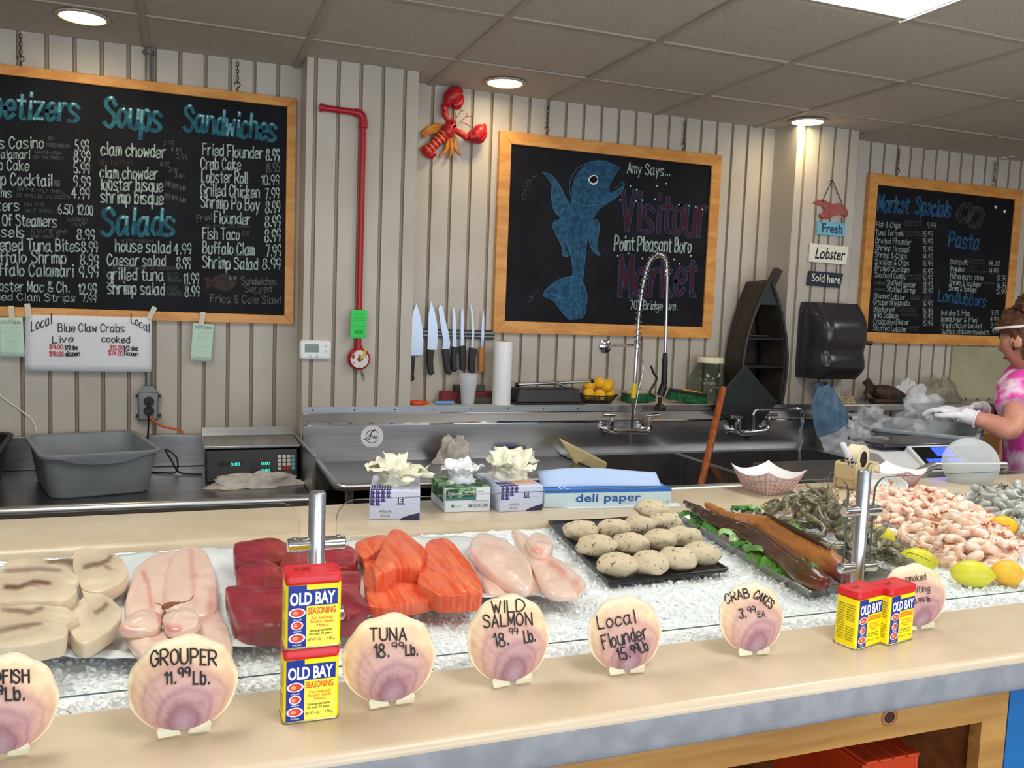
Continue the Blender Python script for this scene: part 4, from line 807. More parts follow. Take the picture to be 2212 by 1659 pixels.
m = MB(); lell(m, [(680, 800), (620, 690), (600, 620), (600, 560)], [.012, .016, .017, .014], .04); lell(m, [(605, 570), (590, 500), (620, 460)], [.016, .018, .016], .045); lell(m, [(640, 480), (700, 330), (800, 230), (900, 190), (955, 230)], [.016, .036, .040, .026, .008], .055); lell(m, [(760, 450), (860, 440), (940, 340), (960, 240)], [.020, .026, .016, .005], .055); m.build('claw', LR, lob)
m = MB(); lell(m, [(770, 960), (860, 1010), (940, 1060), (1010, 1110)], [.010, .014, .017, .015], .04); lell(m, [(1000, 1120), (1080, 1140), (1180, 1080)], [.014, .018, .024], .045); lell(m, [(1090, 1160), (1230, 1120), (1340, 1000), (1400, 900), (1390, 870)], [.018, .036, .034, .020, .006], .055); lell(m, [(1180, 1190), (1330, 1180), (1420, 1060), (1430, 930)], [.016, .022, .018, .005], .055); m.build('claw', LR, lob)
for pts in ([(540, 900), (420, 900), (270, 940), (150, 1040), (120, 1100)], [(520, 960), (400, 970), (260, 1010), (170, 1110), (130, 1160)], [(500, 1000), (400, 1020), (300, 1040), (220, 1060)], [(660, 1150), (640, 1280), (620, 1400), (480, 1560)], [(710, 1150), (730, 1300), (720, 1480), (650, 1590)], [(770, 1090), (800, 1230), (820, 1380), (930, 1520)]):
    m = MB(); lell(m, pts, [.009, .012, .011, .009, .004], .022); m.build('leg', LO, lob)
m = MB()
for pts in ([(820, 750), (920, 610), (1010, 570)], [(920, 610), (935, 430)], [(810, 720), (830, 650), (770, 560)], [(920, 820), (1040, 700), (1080, 610)], [(1040, 700), (1200, 690)], [(960, 825), (1080, 870), (1130, 950)]): lell(m, pts, [.002, .0018, .0012], .045)
m.build('antennae', mat('antenna_brown', (150, 74, 44), rough=.6), lob)
m = MB()
for x, y in ((765, 830), (808, 892)): m.ell(LP(x, y, .077), (.0065, .006, .0065))
m.build('eyes', LK, lob)
# knives on the magnetic bar
kr = thing('magnetic_bar', 'black magnetic knife bar on the wall between pier and fish board', 'knife rack', (1.25, 4.19, 1.46))
m = MB(); a, b = U(886, 719, y=4.185), U(1068, 721, y=4.185); m.box(((a.x+b.x)/2, 4.1885, a.z), (b.x-a.x, .021, .045)); m.build('bar', BLACKP, kr, bevel=.002)
for dz in (-.009, .009):
    m = MB(); m.box(((a.x+b.x)/2, 4.1775, a.z+dz), (b.x-a.x, .002, .006)); m.build('steel_strip', GALV, kr, ang=0)
BLADE = mat('knife_steel', (168, 176, 190), rough=.38, metal=.85); KH = mat('knife_handle', (26, 26, 28), rough=.45); KY = 4.1755
def knife(label, blade, handle, hm=KH):
    kp = lambda p: V(((q := U(600+p[0]/3.606, 600+p[1]/3.606, y=KY)).x, KY, q.z))
    t = thing('knife', label, 'knife', kp(handle[0]), 'knives on the magnetic bar')
    m = MB(); m.prism([kp(p) for p in blade], (0, -.0028, 0)); m.build('blade', BLADE, t, ang=0)
    m = MB(); m.prism([p+V((0, .002, 0)) for p in [kp(p) for p in handle]], (0, -.019, 0)); m.build('handle', hm, t, bevel=.005)
knife('widest chef knife of the row, nearest the pier', [(1040, 605), (1035, 480), (1042, 330), (1060, 245), (1080, 200), (1105, 280), (1128, 400), (1132, 490), (1125, 600)], [(1030, 606), (1068, 612), (1062, 660), (1056, 760), (1062, 790), (1040, 808), (1022, 800), (1026, 700)])
knife('second chef knife with a broad tapering blade', [(1165, 560), (1168, 420), (1175, 280), (1193, 180), (1220, 260), (1240, 350), (1246, 470), (1238, 560)], [(1160, 556), (1215, 565), (1204, 640), (1208, 720), (1216, 740), (1190, 760), (1166, 745), (1156, 650)])
knife('serrated knife with a pinkish tilted blade', [(1280, 555), (1290, 500), (1270, 380), (1250, 240), (1268, 208), (1285, 230), (1300, 310), (1330, 430), (1342, 510), (1335, 555)], [(1274, 558), (1328, 556), (1332, 620), (1352, 735), (1330, 756), (1306, 740), (1285, 650)])
knife('slim boning knife right of the serrated knife', [(1362, 540), (1360, 400), (1362, 250), (1370, 226), (1384, 290), (1390, 420), (1392, 540)], [(1352, 535), (1404, 540), (1388, 600), (1388, 690), (1396, 715), (1372, 735), (1350, 720), (1345, 620)])
knife('short straight boning knife in the middle of the row', [(1424, 530), (1424, 400), (1428, 260), (1440, 232), (1448, 300), (1450, 420), (1454, 530)], [(1408, 535), (1454, 525), (1458, 600), (1460, 700), (1440, 726), (1414, 715), (1412, 600)])
knife('curved fillet knife with a needle tip', [(1506, 545), (1512, 440), (1508, 300), (1497, 190), (1520, 260), (1530, 400), (1524, 545)], [(1488, 540), (1550, 555), (1536, 610), (1528, 690), (1536, 738), (1500, 742), (1480, 720), (1484, 620)])
knife('thin knife with an orange wooden handle', [(1584, 545), (1584, 440), (1592, 300), (1600, 240), (1608, 320), (1606, 450), (1604, 545)], [(1564, 545), (1606, 543), (1604, 640), (1600, 735), (1572, 740), (1558, 728), (1560, 640)], mat('orange_wood', (196, 128, 60), rough=.5, c2=(170, 104, 44), scale=10, stretch=(6, 6, 1)))
# things standing on the pale ledge
EZ = 1.0885
BIN = mat('film_white', (238, 240, 244), rough=.35)
rx = U(1085, 800, y=4.07).x
t = thing('film_roll', 'tall white roll of plastic film standing on the ledge', 'roll', (rx, 4.07, EZ))
m = MB(); m.lathe([(.018, 0), (.047, 0), (.047, .312), (.045, .315), (.018, .315)], (rx, 4.07, EZ), 32); m.build('film', BIN, t)
m = MB(); m.lathe([(.0175, .001), (.0175, .318), (.0155, .318), (.0155, .001)], (rx, 4.07, EZ), 24); m.build('core', mat('cardboard', (186, 146, 98), rough=.8), t)
cx = U(1011, 840, y=4.06).x
t = thing('plastic_cup', 'translucent plastic cup half full of water on the ledge', 'cup', (cx, 4.06, EZ))
m = MB(); m.lathe([(0, 0.001), (.031, 0), (.0315, .004), (.047, .148), (.049, .150), (.0475, .151), (.0455, .148), (.030, .005), (0, .004)], (cx, 4.06, EZ), 32); m.build('cup_wall', mat('frosted_plastic', (232, 236, 242), rough=.5, alpha=.45), t)
m = MB(); m.lathe([(0, .0045), (.0295, .0055), (.0372, .076), (0, .076)], (cx, 4.06, EZ), 32); m.build('water', mat('cup_water', (214, 226, 222), rough=.1, alpha=.4), t)
t = thing('sharpening_stone', 'dark red sharpening stone base lying behind the plastic cup', 'sharpening stone', (1.33, 4.15, EZ))
m = MB(); m.box((1.345, 4.15, EZ+.028), (.30, .05, .056)); m.build('holder', mat('dark_red_stone', (128, 38, 42), rough=.6, c2=(112, 32, 38), scale=12), t, bevel=.003)
m = MB(); m.box((1.345, 4.15, EZ+.072), (.155, .05, .032)); m.build('top_stone', mat('grey_stone', (74, 76, 72), rough=.8, c2=(64, 66, 62), scale=20), t, bevel=.003)
m = MB(); m.box((1.37, 4.105, EZ+.0145), (.20, .035, .029)); tag(m.build('whetstone', MATS['grey_stone'], bevel=.004, loc=(1.37, 4.105, EZ)), 'flat grey whetstone lying in front of the red stone base', 'sharpening stone')
ORA = mat('orange_plastic', (226, 72, 26), rough=.35)
t = thing('scissors', 'orange handled scissors lying on the ledge by the pier', 'scissors', (1.07, 4.08, EZ))
m = MB()
for cx_, cy_ in ((1.055, 4.058), (1.045, 4.095)): m.tube([(cx_+.032*math.cos(a), cy_+.018*math.sin(a), EZ+.008) for a in [2*PI*k/16 for k in range(16)]], .0075, 8, closed=True)
m.tube([(1.085, 4.065, EZ+.008), (1.115, 4.075, EZ+.008)], .007, 8); m.tube([(1.075, 4.09, EZ+.008), (1.112, 4.08, EZ+.008)], .007, 8); m.build('handle', ORA, t)
m = MB(); m.prism([(1.11, 4.07, EZ+.006), (1.20, 4.083, EZ+.006), (1.11, 4.088, EZ+.006)], (0, 0, .005)); m.build('blade', BLADE, t, ang=0)
m = MB(); m.prism([(1.14, 4.05, EZ+.001), (1.215, 4.045, EZ+.001), (1.245, 4.06, EZ+.001), (1.24, 4.075, EZ+.001), (1.15, 4.068, EZ+.001)], (0, 0, .016)); tag(m.build('blue_grip_tool', mat('sky_blue_grip', (104, 156, 220), rough=.45), bevel=.004, loc=(1.19, 4.06, EZ)), 'small light blue handled tool beside the orange scissors', 'tool')
t = thing('black_tray', 'upturned black plastic pan on the ledge under the fish board', 'pan', (1.75, 4.10, EZ))
x0, x1 = U(1104, 866, y=4.05).x, U(1256, 868, y=4.05).x; c_ = ((x0+x1)/2+.012, 4.105)
m = MB(); m.box((c_[0], c_[1], EZ+.045), (x1-x0-.02, .15, .072), taper=(.9, .7)); m.build('body', mat('pan_black', (30, 31, 36), rough=.4), t, bevel=.008)
m = MB(); m.box((c_[0], c_[1], EZ+.005), (x1-x0, .172, .010)); m.build('rim', MATS['pan_black'], t, bevel=.003)
a, b = U(1114, 832, y=4.09), U(1281, 824, y=4.09); a.z = max(a.z, EZ+.096); b.z = max(b.z, EZ+.108)
t = thing('squeegee', 'black and silver squeegee laid on the upturned black pan', 'squeegee', (a.x, a.y, EZ+.081))
m = MB(); m.tube([a, b], .0075, 10); m.build('channel', STEEL, t)
m = MB(); m.tube([a-V((.002, 0, 0)), a+(b-a)*.03], .011, 10); m.tube([b-(b-a)*.03, b+V((.002, 0, 0))], .011, 10); m.build('end_cap', BLACKP, t)
m = MB(); p = a+(b-a)*.5; m.tube([p, p+V((.06, -.03, -.018))], [.008, .010], 10); m.build('handle', GALV, t)
# lemons in a basket
LEM = mat('lemon_peel', (246, 196, 40), rough=.4, c2=(238, 180, 30), scale=10, bump=.12, bscale=160)
LEMG = mat('lemon_peel_green', (226, 216, 44), rough=.38, c2=(212, 204, 40), scale=8, bump=.12, bscale=160)
PITH = mat('lemon_tip', (150, 128, 40), rough=.7)
bkx = U(1291, 850, y=4.10).x
t = thing('wire_basket', 'black plastic oval basket holding lemons on the ledge', 'basket', (bkx, 4.10, EZ))
m = MB()
for z, r, w in ((.004, .078, .003), (.018, .092, .0022), (.030, .103, .0022), (.042, .112, .0045)): m.tube([(bkx+r*math.cos(a), 4.10+r*.62*math.sin(a), EZ+z) for a in [2*PI*k/40 for k in range(40)]], w, 6, closed=True)
for k in range(28):
    a = 2*PI*k/28; m.tube([(bkx+r*math.cos(a), 4.10+r*.62*math.sin(a), EZ+z) for z, r in ((.003, .05), (.004, .078), (.042, .112))], .002, 5)
m.build('basket_wall', BLACKP, t)
m = MB(); m.lathe([(0, 0.001), (.078, .001), (.078, .004), (0, .004)], (bkx, 4.10, EZ), 32, sy=.62); m.build('base', BLACKP, t)
def lemon(label, c, L, r, az, el=0, m_=LEM, group=None, seed=0):
    t = thing('lemon', label, 'lemon', c, group); ax = V((math.cos(math.radians(az))*math.cos(math.radians(el)), math.sin(math.radians(az))*math.cos(math.radians(el)), math.sin(math.radians(el))))
    pr = [(0, -L), (.12*r, -L*.995), (.24*r, -L*.96), (.5*r, -L*.84), (.8*r, -L*.56), (.97*r, -L*.22), (r, .0), (.96*r, L*.26), (.78*r, L*.58), (.5*r, L*.82), (.30*r, L*.93), (.22*r, L*1.0), (.12*r, L*1.07), (0, L*1.09)]
    m = MB(); m.lathe(pr, c, 24, ax); m.build('peel', m_, t, ang=80)
    m = MB(); m.lathe([(0, L*1.105), (.10*r, L*1.085), (.13*r, L*1.05)], c, 10, ax); m.build('stem_end', PITH, t)
for lb, dx, dy, dz, az in (('lemon at the near end of the basket rim', -.062, -.02, .050, 40), ('lemon at the front middle of the basket', -.004, -.035, .045, 100), ('lemon tucked low at the far right of the basket', .062, -.012, .047, 70), ('upper lemon at the near end of the basket pile', -.045, .012, .092, 10), ('topmost lemon of the basket pile', .012, .008, .104, 130), ('large front lemon high in the basket pile', .042, -.022, .088, 80), ('lemon at the back of the basket pile', .070, .018, .095, 30)):
    lemon(lb, (bkx+dx, 4.10+dy, EZ+dz), .036, .031, az, 10, LEM, 'lemons in the basket')
# green brushes
GBR = mat('green_bristle', (34, 110, 66), rough=.8, c2=(22, 84, 48), scale=60); BYEL = mat('brush_yellow', (226, 190, 40), rough=.45); BBLK = mat('brush_black', (30, 30, 30), rough=.5)
def brush(label, c, L, yaw, tilt, top):
    t = thing('scrub_brush', label, 'brush', c, 'green scrubbing brushes on the ledge'); R = rot('Z', yaw) @ rot('Y', tilt); C = V(c); rr = random.Random(L*100)
    m = MB()
    for k in range(26):
        for j in range(5):
            x = -L/2+L*(k+.5)/26; yy = -.025+.0125*j; p0 = C+R @ V((x, yy, .052)); p1 = C+R @ V((x*1.06+rr.uniform(-.004, .004), yy*1.25, .006+rr.uniform(0, .006))); m.tube([p0, p1], [.0042, .0052], 5)
    m.build('bristles', GBR, t)
    m = MB(); m.box(C+R @ V((0, 0, .060)), (L, .062, .018), R); m.build('block', BBLK if top else mat('pale_brush_block', (190, 176, 150), rough=.6), t, bevel=.005)
    if top:
        m = MB(); m.box(C+R @ V((.02, 0, .0715)), (L*.55, .03, .006), R); m.build('grip_stripe', BYEL, t, bevel=.002)
brush('green scrub brush lying behind the spray faucet riser', (2.29, 4.11, EZ-.002), .17, 6, 0, False)
brush('green scrub brush with black and yellow back near the glass jar', (2.57, 4.075, EZ-.002), .21, -8, 8, True)
# glass jar
jx = U(1536, 830, y=4.10).x-.012
t = thing('glass_jar', 'round clear glass jar with a cream lid on the ledge', 'jar', (jx, 4.10, EZ))
m = MB(); m.lathe([(0, .001), (.070, .001), (.085, .01), (.118, .06), (.126, .105), (.118, .15), (.092, .195), (.072, .212), (.070, .226), (.066, .226), (.068, .210), (.088, .193), (.114, .149), (.122, .105), (.114, .062), (.08, .014), (0, .008)], (jx, 4.10, EZ), 40, sy=.76); m.build('glass_bowl', clear_glass('jar_glass', (240, 243, 240), 0.45), t, ang=60)
m = MB(); m.lathe([(0, .252), (.076, .251), (.079, .247), (.079, .222), (.073, .222), (.073, .2425), (0, .2425)], (jx, 4.10, EZ), 36, sy=.80); m.build('lid', mat('cream_lid', (232, 222, 192), rough=.45), t)
# ================================================================== seafood on the ice
def zfn(ox, oy, k): return lambda p: (ox+p[0]/k, oy+p[1]/k)
FZ = ICE+.015
def seg_d(px, py, pl):
    best = 1e9
    for (ax, ay), (bx, by) in zip(pl, pl[1:]):
        dx, dy = bx-ax, by-ay; L = dx*dx+dy*dy; t = 0 if L == 0 else max(0, min(1, ((px-ax)*dx+(py-ay)*dy)/L)); best = min(best, math.hypot(px-ax-t*dx, py-ay-t*dy))
    return best
RINGS = [(.88, 0), (.97, .10), (1.0, .35), (.995, .62), (.975, .84), (.94, .96)]
def slab(name, label, cat, pts, zf, zb, th, m_, dome=.004, group=None, marks=(), wob=.0015, wf=40, tilt=(0, 0), k=5, parent=None, hard=False):
    zt = zb+th*.8; P2 = [V((*zf(p), 0)) for p in pts]; lp = smooth_loop(P2, k)
    W3 = [U(p.x, p.y, z=zt) for p in lp]; n = len(lp); c = sum(W3, V())/n; cp = sum(lp, V())/n
    sd = random.uniform(0, 50); rings = [(s, h*th) for s, h in RINGS]+[(s, th*(.97+.03*(1-s))+dome*(1-s*s)) for s in (.90, .84, .77, .69, .60, .50, .39, .27, .14)]
    if hard: rings = [(.96, 0), (.985, .3*th), (1.0, .7*th), (1.0, .93*th), (.985, th)]+[(s, th+dome*(1-s*s)) for s in (.95, .90, .84, .77, .69, .60, .50, .39, .27, .14)]
    vs = []; tn = []
    for s, h in rings:
        for w, q in zip(W3, lp):
            p = c+(w-c)*s; px = cp+(q-cp)*s
            dz = tilt[0]*(p.x-c.x)+tilt[1]*(p.y-c.y)
            o = wob*noise.noise(V((p.x*wf, p.y*wf, sd)))+wob*.5*noise.noise(V((p.x*wf*2.7, p.y*wf*2.7, sd)))
            vs.append(V((p.x, p.y, zb+h+(dz if h > 0 else dz)+(o if h > th*.5 else 0))))
            tn.append(max([0]+[max(0, 1-(seg_d(px.x, px.y, [zf(g) for g in pl])/(wd))**2)*st for pl, wd, st in marks]) if marks and h > th*.8 else 0.0)
    vs.append(V((c.x, c.y, zb+th*1.02+dome))); tn.append(tn[-1])
    N = len(rings); fs = [tuple(range(n-1, -1, -1))]
    for i in range(N-1): fs += [(i*n+j, i*n+(j+1) % n, (i+1)*n+(j+1) % n, (i+1)*n+j) for j in range(n)]
    fs += [((N-1)*n+j, (N-1)*n+(j+1) % n, N*n) for j in range(n)]
    # outline may be clockwise in plan
    ar = sum(W3[i].x*W3[(i+1) % n].y-W3[(i+1) % n].x*W3[i].y for i in range(n))
    if ar < 0: fs = [tuple(reversed(f)) for f in fs]
    mb = MB(); mb.add(vs, fs, 0, tn if any(tn) else 0.0)
    loc = (c.x, c.y, zb)
    if parent: return mb.build(name, m_, parent, ang=50 if hard else 75)
    return tag(mb.build(name, m_, ang=50 if hard else 75, loc=loc), label, cat, group)
# plastic film under the fillets
FILM = mat('white_film', (236, 240, 241), rough=.22, c2=(226, 231, 233), scale=9, spec=.6)
back = smooth_path([V((x, y, 0)) for x, y in ((-70, 1228), (120, 1212), (300, 1196), (520, 1181), (750, 1170), (900, 1160), (1010, 1158), (1090, 1165))], 4)
front = smooth_path([V((x, y, 0)) for x, y in ((-70, 1438), (80, 1425), (240, 1432), (420, 1418), (620, 1385), (800, 1340), (1040, 1300), (1225, 1300))], 4)
def filmf(u, w):
    i = min(int(u*(len(back)-1)), len(back)-2); t = u*(len(back)-1)-i
    a = back[i]*(1-t)+back[i+1]*t; b = front[i]*(1-t)+front[i+1]*t; q = a*(1-w)+b*w; q.y += 5*math.sin(u*40)*w
    p = U(q.x, q.y, z=FZ); p.y = min(p.y, 1.944); e = min(1, 8*min(w, 1-w)+.3)
    p.z = FZ-.002+.010*abs(noise.noise(V((p.x*11, p.y*5, 1))))+.006*noise.noise(V((p.x*30, p.y*14, 2)))+(.006 if w > .93 else 0)
    return p
m = MB(); m.grid(filmf, 110, 46); tag(m.build('plastic_film', FILM, solid=.0008, loc=(.2, 1.6, FZ)), 'white plastic film spread over the ice under the fish fillets', 'plastic film')
SWF = mat('swordfish_flesh', (226, 206, 178), rough=.32, c2=(112, 72, 56), attr='tone', sss=.08)
SWD = mat('swordfish_steak_skin', (228, 204, 172), rough=.35)
z1 = zfn(0, 1180, 6.703)
sw = [("swordfish steak peeking out behind the others at the counter back", [(90, 345), (140, 225), (500, 195), (800, 235), (1060, 205), (1090, 380), (700, 390), (300, 400)], FZ+.012, [([(720, 270), (880, 240), (1050, 280)], 13, .9)], .020),
 ("rounded swordfish steak at the back beside the grouper", [(1080, 100), (1250, 52), (1500, 92), (1750, 200), (1850, 360), (1840, 480), (1700, 590), (1450, 690), (1200, 660), (1120, 500), (1060, 360), (1060, 210)], FZ+.016, [([(1230, 360), (1450, 320), (1560, 270), (1600, 200)], 8, .9), ([(1500, 340), (1600, 390)], 7, .7)], .024),
 ("angular swordfish steak below the rounded one, beside the grouper", [(1180, 665), (1290, 650), (1500, 740), (1690, 870), (1770, 1000), (1650, 1200), (1280, 1440), (1100, 1400), (1010, 1250), (1050, 1100), (1000, 950), (1200, 770)], FZ+.012, [([(1380, 1040), (1470, 990), (1540, 900)], 7, .9)], .024),
 ("swordfish steak with a long pink bloodline behind the large wet one", [(-300, 470), (0, 370), (300, 315), (700, 290), (950, 340), (1110, 450), (1140, 530), (1040, 590), (600, 560), (200, 540), (-200, 560)], FZ+.030, [([(100, 410), (360, 400), (560, 390), (850, 400)], 9, .7)], .022),
 ("large wet swordfish steak in the middle of the left cluster", [(-120, 560), (200, 455), (500, 420), (800, 470), (1000, 560), (1110, 645), (1080, 740), (880, 830), (500, 830), (0, 850), (-250, 780)], FZ+.034, [([(80, 650), (270, 670), (340, 640), (480, 580), (700, 600)], 9, 1)], .024),
 ("swordfish steak tucked between the wet one and the front one", [(-250, 920), (0, 865), (400, 835), (700, 850), (950, 930), (1140, 1050), (1030, 1120), (850, 1190), (300, 1180), (-200, 1150)], FZ+.026, [([(60, 980), (320, 1010), (420, 1040), (600, 970)], 9, .8)], .024),
 ("front swordfish steak nearest the fish price shell", [(-250, 1170), (0, 1110), (300, 1070), (600, 1090), (900, 1150), (970, 1210), (950, 1370), (700, 1430), (400, 1500), (0, 1530), (-250, 1480)], FZ+.028, [([(0, 1300), (250, 1250), (560, 1200)], 9, .8)], .026)]
for lb, pts, zb, mk, th in sw:
    mk = list(mk)+[(pl, wd*4.2, .26*st) for pl, wd, st in mk]
    slab('swordfish_steak', lb, 'fish steak', pts, z1, zb, th, SWF, .003, 'swordfish steaks on the film', mk, hard=True)
GRF = mat('grouper_flesh', (240, 206, 190), rough=.28, c2=(222, 140, 132), attr='tone', coat=.3, sss=.1)
z2 = zfn(0, 1120, 3.077)
gr = [("long grouper fillet on the far side, nearest the swordfish", [(1150, 212), (1000, 255), (905, 330), (850, 470), (825, 600), (850, 660), (1000, 660), (1110, 590), (1130, 400), (1180, 250)], FZ+.004, [([(950, 390), (985, 520), (1010, 620)], 7, .8)], .014),
 ("long grouper fillet on the far side, nearest the tuna", [(1200, 195), (1350, 205), (1400, 280), (1440, 400), (1445, 520), (1430, 640), (1300, 660), (1100, 600), (1105, 350)], FZ+.010, [([(1270, 230), (1280, 400), (1290, 600)], 6, .6), ([(1420, 500), (1400, 640)], 12, .6)], .015),
 ("wide grouper fillet behind the grouper price shell, nearest the tuna", [(1430, 600), (1490, 680), (1530, 760), (1548, 900), (1500, 1000), (1220, 960), (1240, 690)], FZ+.006, [([(1300, 720), (1420, 640)], 16, .5)], .015),
 ("grouper fillet running down behind the grouper price shell", [(840, 750), (1100, 730), (1250, 760), (1260, 950), (1000, 1000), (930, 920), (860, 830)], FZ+.008, [([(960, 780), (1010, 850)], 5, .5)], .015),
 ("small pointed grouper piece at the edge facing the swordfish", [(790, 735), (850, 655), (950, 612), (1050, 620), (1080, 680), (1040, 742), (900, 760)], FZ+.026, [([(1060, 650), (1070, 700)], 10, .9), ([(800, 740), (900, 750)], 6, .6)], .013),
 ("small curled grouper piece on top of the fillets", [(1090, 645), (1200, 592), (1300, 620), (1332, 690), (1280, 735), (1140, 755), (1085, 705)], FZ+.030, [([(1100, 740), (1200, 755)], 9, .9)], .013)]
for lb, pts, zb, mk, th in gr: slab('grouper_fillet', lb, 'fish fillet', pts, z2, zb, th, GRF, .006, 'grouper fillets on the film', mk, wob=.003, wf=26)
# small raw prawn lying on the grouper
PRB = mat('raw_prawn_shell', (140, 136, 108), rough=.28, c2=(74, 72, 58), scale=60, coat=.3)
t = thing('prawn', 'tiny brown prawn with long feelers lying on the grouper', 'prawn', U(370, 1303, z=FZ+.05))
zb_ = FZ+.052; pp = [U(*z2(p), z=zb_) for p in ((1085, 595), (1110, 580), (1150, 568), (1195, 560))]
m = MB(); m.tube(smooth_path(pp, 5), [.002+.003*math.sin(PI*min(1, .15+k/15)) for k in range(16)], 8); m.build('body', mat('brown_prawn', (146, 92, 62), rough=.3), t)
m = MB(); m.tube(smooth_path([U(*z2(p), z=zb_) for p in ((1090, 592), (1070, 575), (1030, 560))], 4), .0007, 5); m.tube(smooth_path([U(*z2(p), z=zb_) for p in ((1190, 560), (1240, 552), (1270, 535), (1285, 510))], 4), .0007, 5); m.build('feelers', mat('feeler_brown', (110, 76, 56), rough=.5), t)
TUN = mat('tuna_flesh', (172, 44, 62), rough=.3, c2=(128, 30, 46), scale=14, lo=.35, hi=.65, stretch=(1, 3, 3), coat=.35, sss=.06)
z3 = zfn(480, 1140, 6.636)
tu = [("thick tuna block at the back corner nearest the grouper", [(185, 300), (420, 262), (720, 222), (900, 280), (1005, 355), (960, 480), (640, 520), (300, 500), (170, 450)], FZ+.008, .040),
 ("dark tuna block at the back corner nearest the salmon", [(1480, 310), (1720, 302), (1890, 365), (1950, 425), (1890, 540), (1750, 590), (1500, 540)], FZ+.006, .030),
 ("tuna block in the middle row behind the steel post", [(820, 600), (960, 410), (1200, 400), (1320, 520), (1620, 660), (1580, 720), (1080, 770), (830, 680)], FZ+.014, .038),
 ("long purple tuna block in the middle row, nearest the grouper", [(225, 650), (520, 545), (640, 540), (830, 640), (1050, 760), (900, 860), (330, 880), (215, 850)], FZ+.010, .036),
 ("big dark tuna slab at the front corner nearest the salmon", [(960, 890), (1200, 780), (1500, 722), (1820, 702), (1985, 760), (1950, 920), (2090, 1140), (2050, 1200), (1750, 1290), (1400, 1180), (1000, 1000)], FZ+.010, .036),
 ("front tuna block half wrapped in film, nearest the grouper", [(75, 945), (500, 920), (800, 900), (1150, 960), (1200, 1120), (950, 1360), (700, 1390), (380, 1390), (180, 1320), (80, 1080)], FZ+.008, .038)]
for lb, pts, zb, th in tu: slab('tuna_block', lb, 'tuna', pts, z3, zb, th, TUN, .003, 'tuna blocks on the film', hard=True, wob=.003, wf=22, tilt=(0, .05))
SAL = mat('salmon_flesh', (232, 84, 44), rough=.3, c2=(240, 118, 78), scale=26, lo=.42, hi=.58, stretch=(5, .5, .5), coat=.1, sss=.08)
SKIN = mat('salmon_skin', (206, 196, 190), rough=.3)
z4 = zfn(580, 930, 3.318)
sa = [("small salmon piece at the back beside the tuna", [(620, 832), (700, 780), (830, 760), (870, 810), (790, 880), (680, 930)], FZ+.010, .022),
 ("large flat salmon fillet underneath the other salmon pieces", [(700, 930), (688, 1000), (682, 1100), (705, 1230), (750, 1280), (1000, 1268), (1200, 1218), (1100, 1100), (1080, 990), (860, 960)], FZ+.004, .020),
 ("thick salmon piece on top in the middle of the salmon", [(870, 742), (950, 735), (1060, 810), (1120, 870), (1112, 960), (1080, 1000), (960, 1000), (850, 1035), (765, 1070), (752, 1000), (800, 880)], FZ+.026, .032),
 ("broad striped salmon fillet beside the flounder", [(1130, 830), (1210, 796), (1290, 804), (1400, 920), (1500, 1060), (1534, 1170), (1470, 1190), (1250, 1205), (1150, 1165), (1068, 1105), (1100, 990)], FZ+.012, .034)]
for lb, pts, zb, th in sa:
    o = slab('salmon_fillet', lb, 'salmon', pts, z4, zb, th, SAL, .006, 'salmon fillets on the film', hard=True, wob=.0025, wf=24)
FLF = mat('flounder_flesh', (244, 212, 196), rough=.25, c2=(232, 152, 136), attr='tone', coat=.35, sss=.1)
fo = [("broad flounder fillet lying flat under the others beside the salmon", [(1425, 850), (1480, 930), (1530, 1040), (1560, 1150), (1700, 1168), (1900, 1160), (2010, 1130), (1960, 1000), (1760, 860)], FZ+.002, [([(1560, 1060), (1700, 1110)], 14, .25)], .012, z4),
 ("smooth rounded flounder fillet on top, nearest the salmon", [(1430, 850), (1470, 762), (1530, 732), (1620, 762), (1750, 820), (1860, 920), (1900, 1050), (1880, 1135), (1790, 1140), (1620, 1050), (1500, 950)], FZ+.014, [([(1490, 930), (1560, 880), (1700, 900)], 9, .35)], .020, z4),
 ("long pink flounder fillet nearest the crab cakes", [(1740, 715), (1830, 742), (1900, 850), (2010, 900), (2120, 960), (2230, 1050), (2275, 1100), (2230, 1160), (2180, 1180), (2000, 1160), (1890, 990), (1810, 860)], FZ+.012, [([(1880, 880), (2000, 980), (2120, 1070)], 12, .8), ([(2200, 1120), (2240, 1160)], 14, .6)], .018, z4),
 ("folded knob of flounder at the back of the pile", [(1850, 800), (1890, 745), (1960, 738), (2030, 790), (2035, 850), (1980, 890), (1890, 870)], FZ+.028, [([(1880, 870), (1960, 890)], 8, .7)], .022, z4)]
for lb, pts, zb, mk, th, zz in fo: slab('flounder_fillet', lb, 'fish fillet', pts, zz, zb, th, FLF, .008, 'flounder fillets on the film', mk, wob=.003, wf=24)
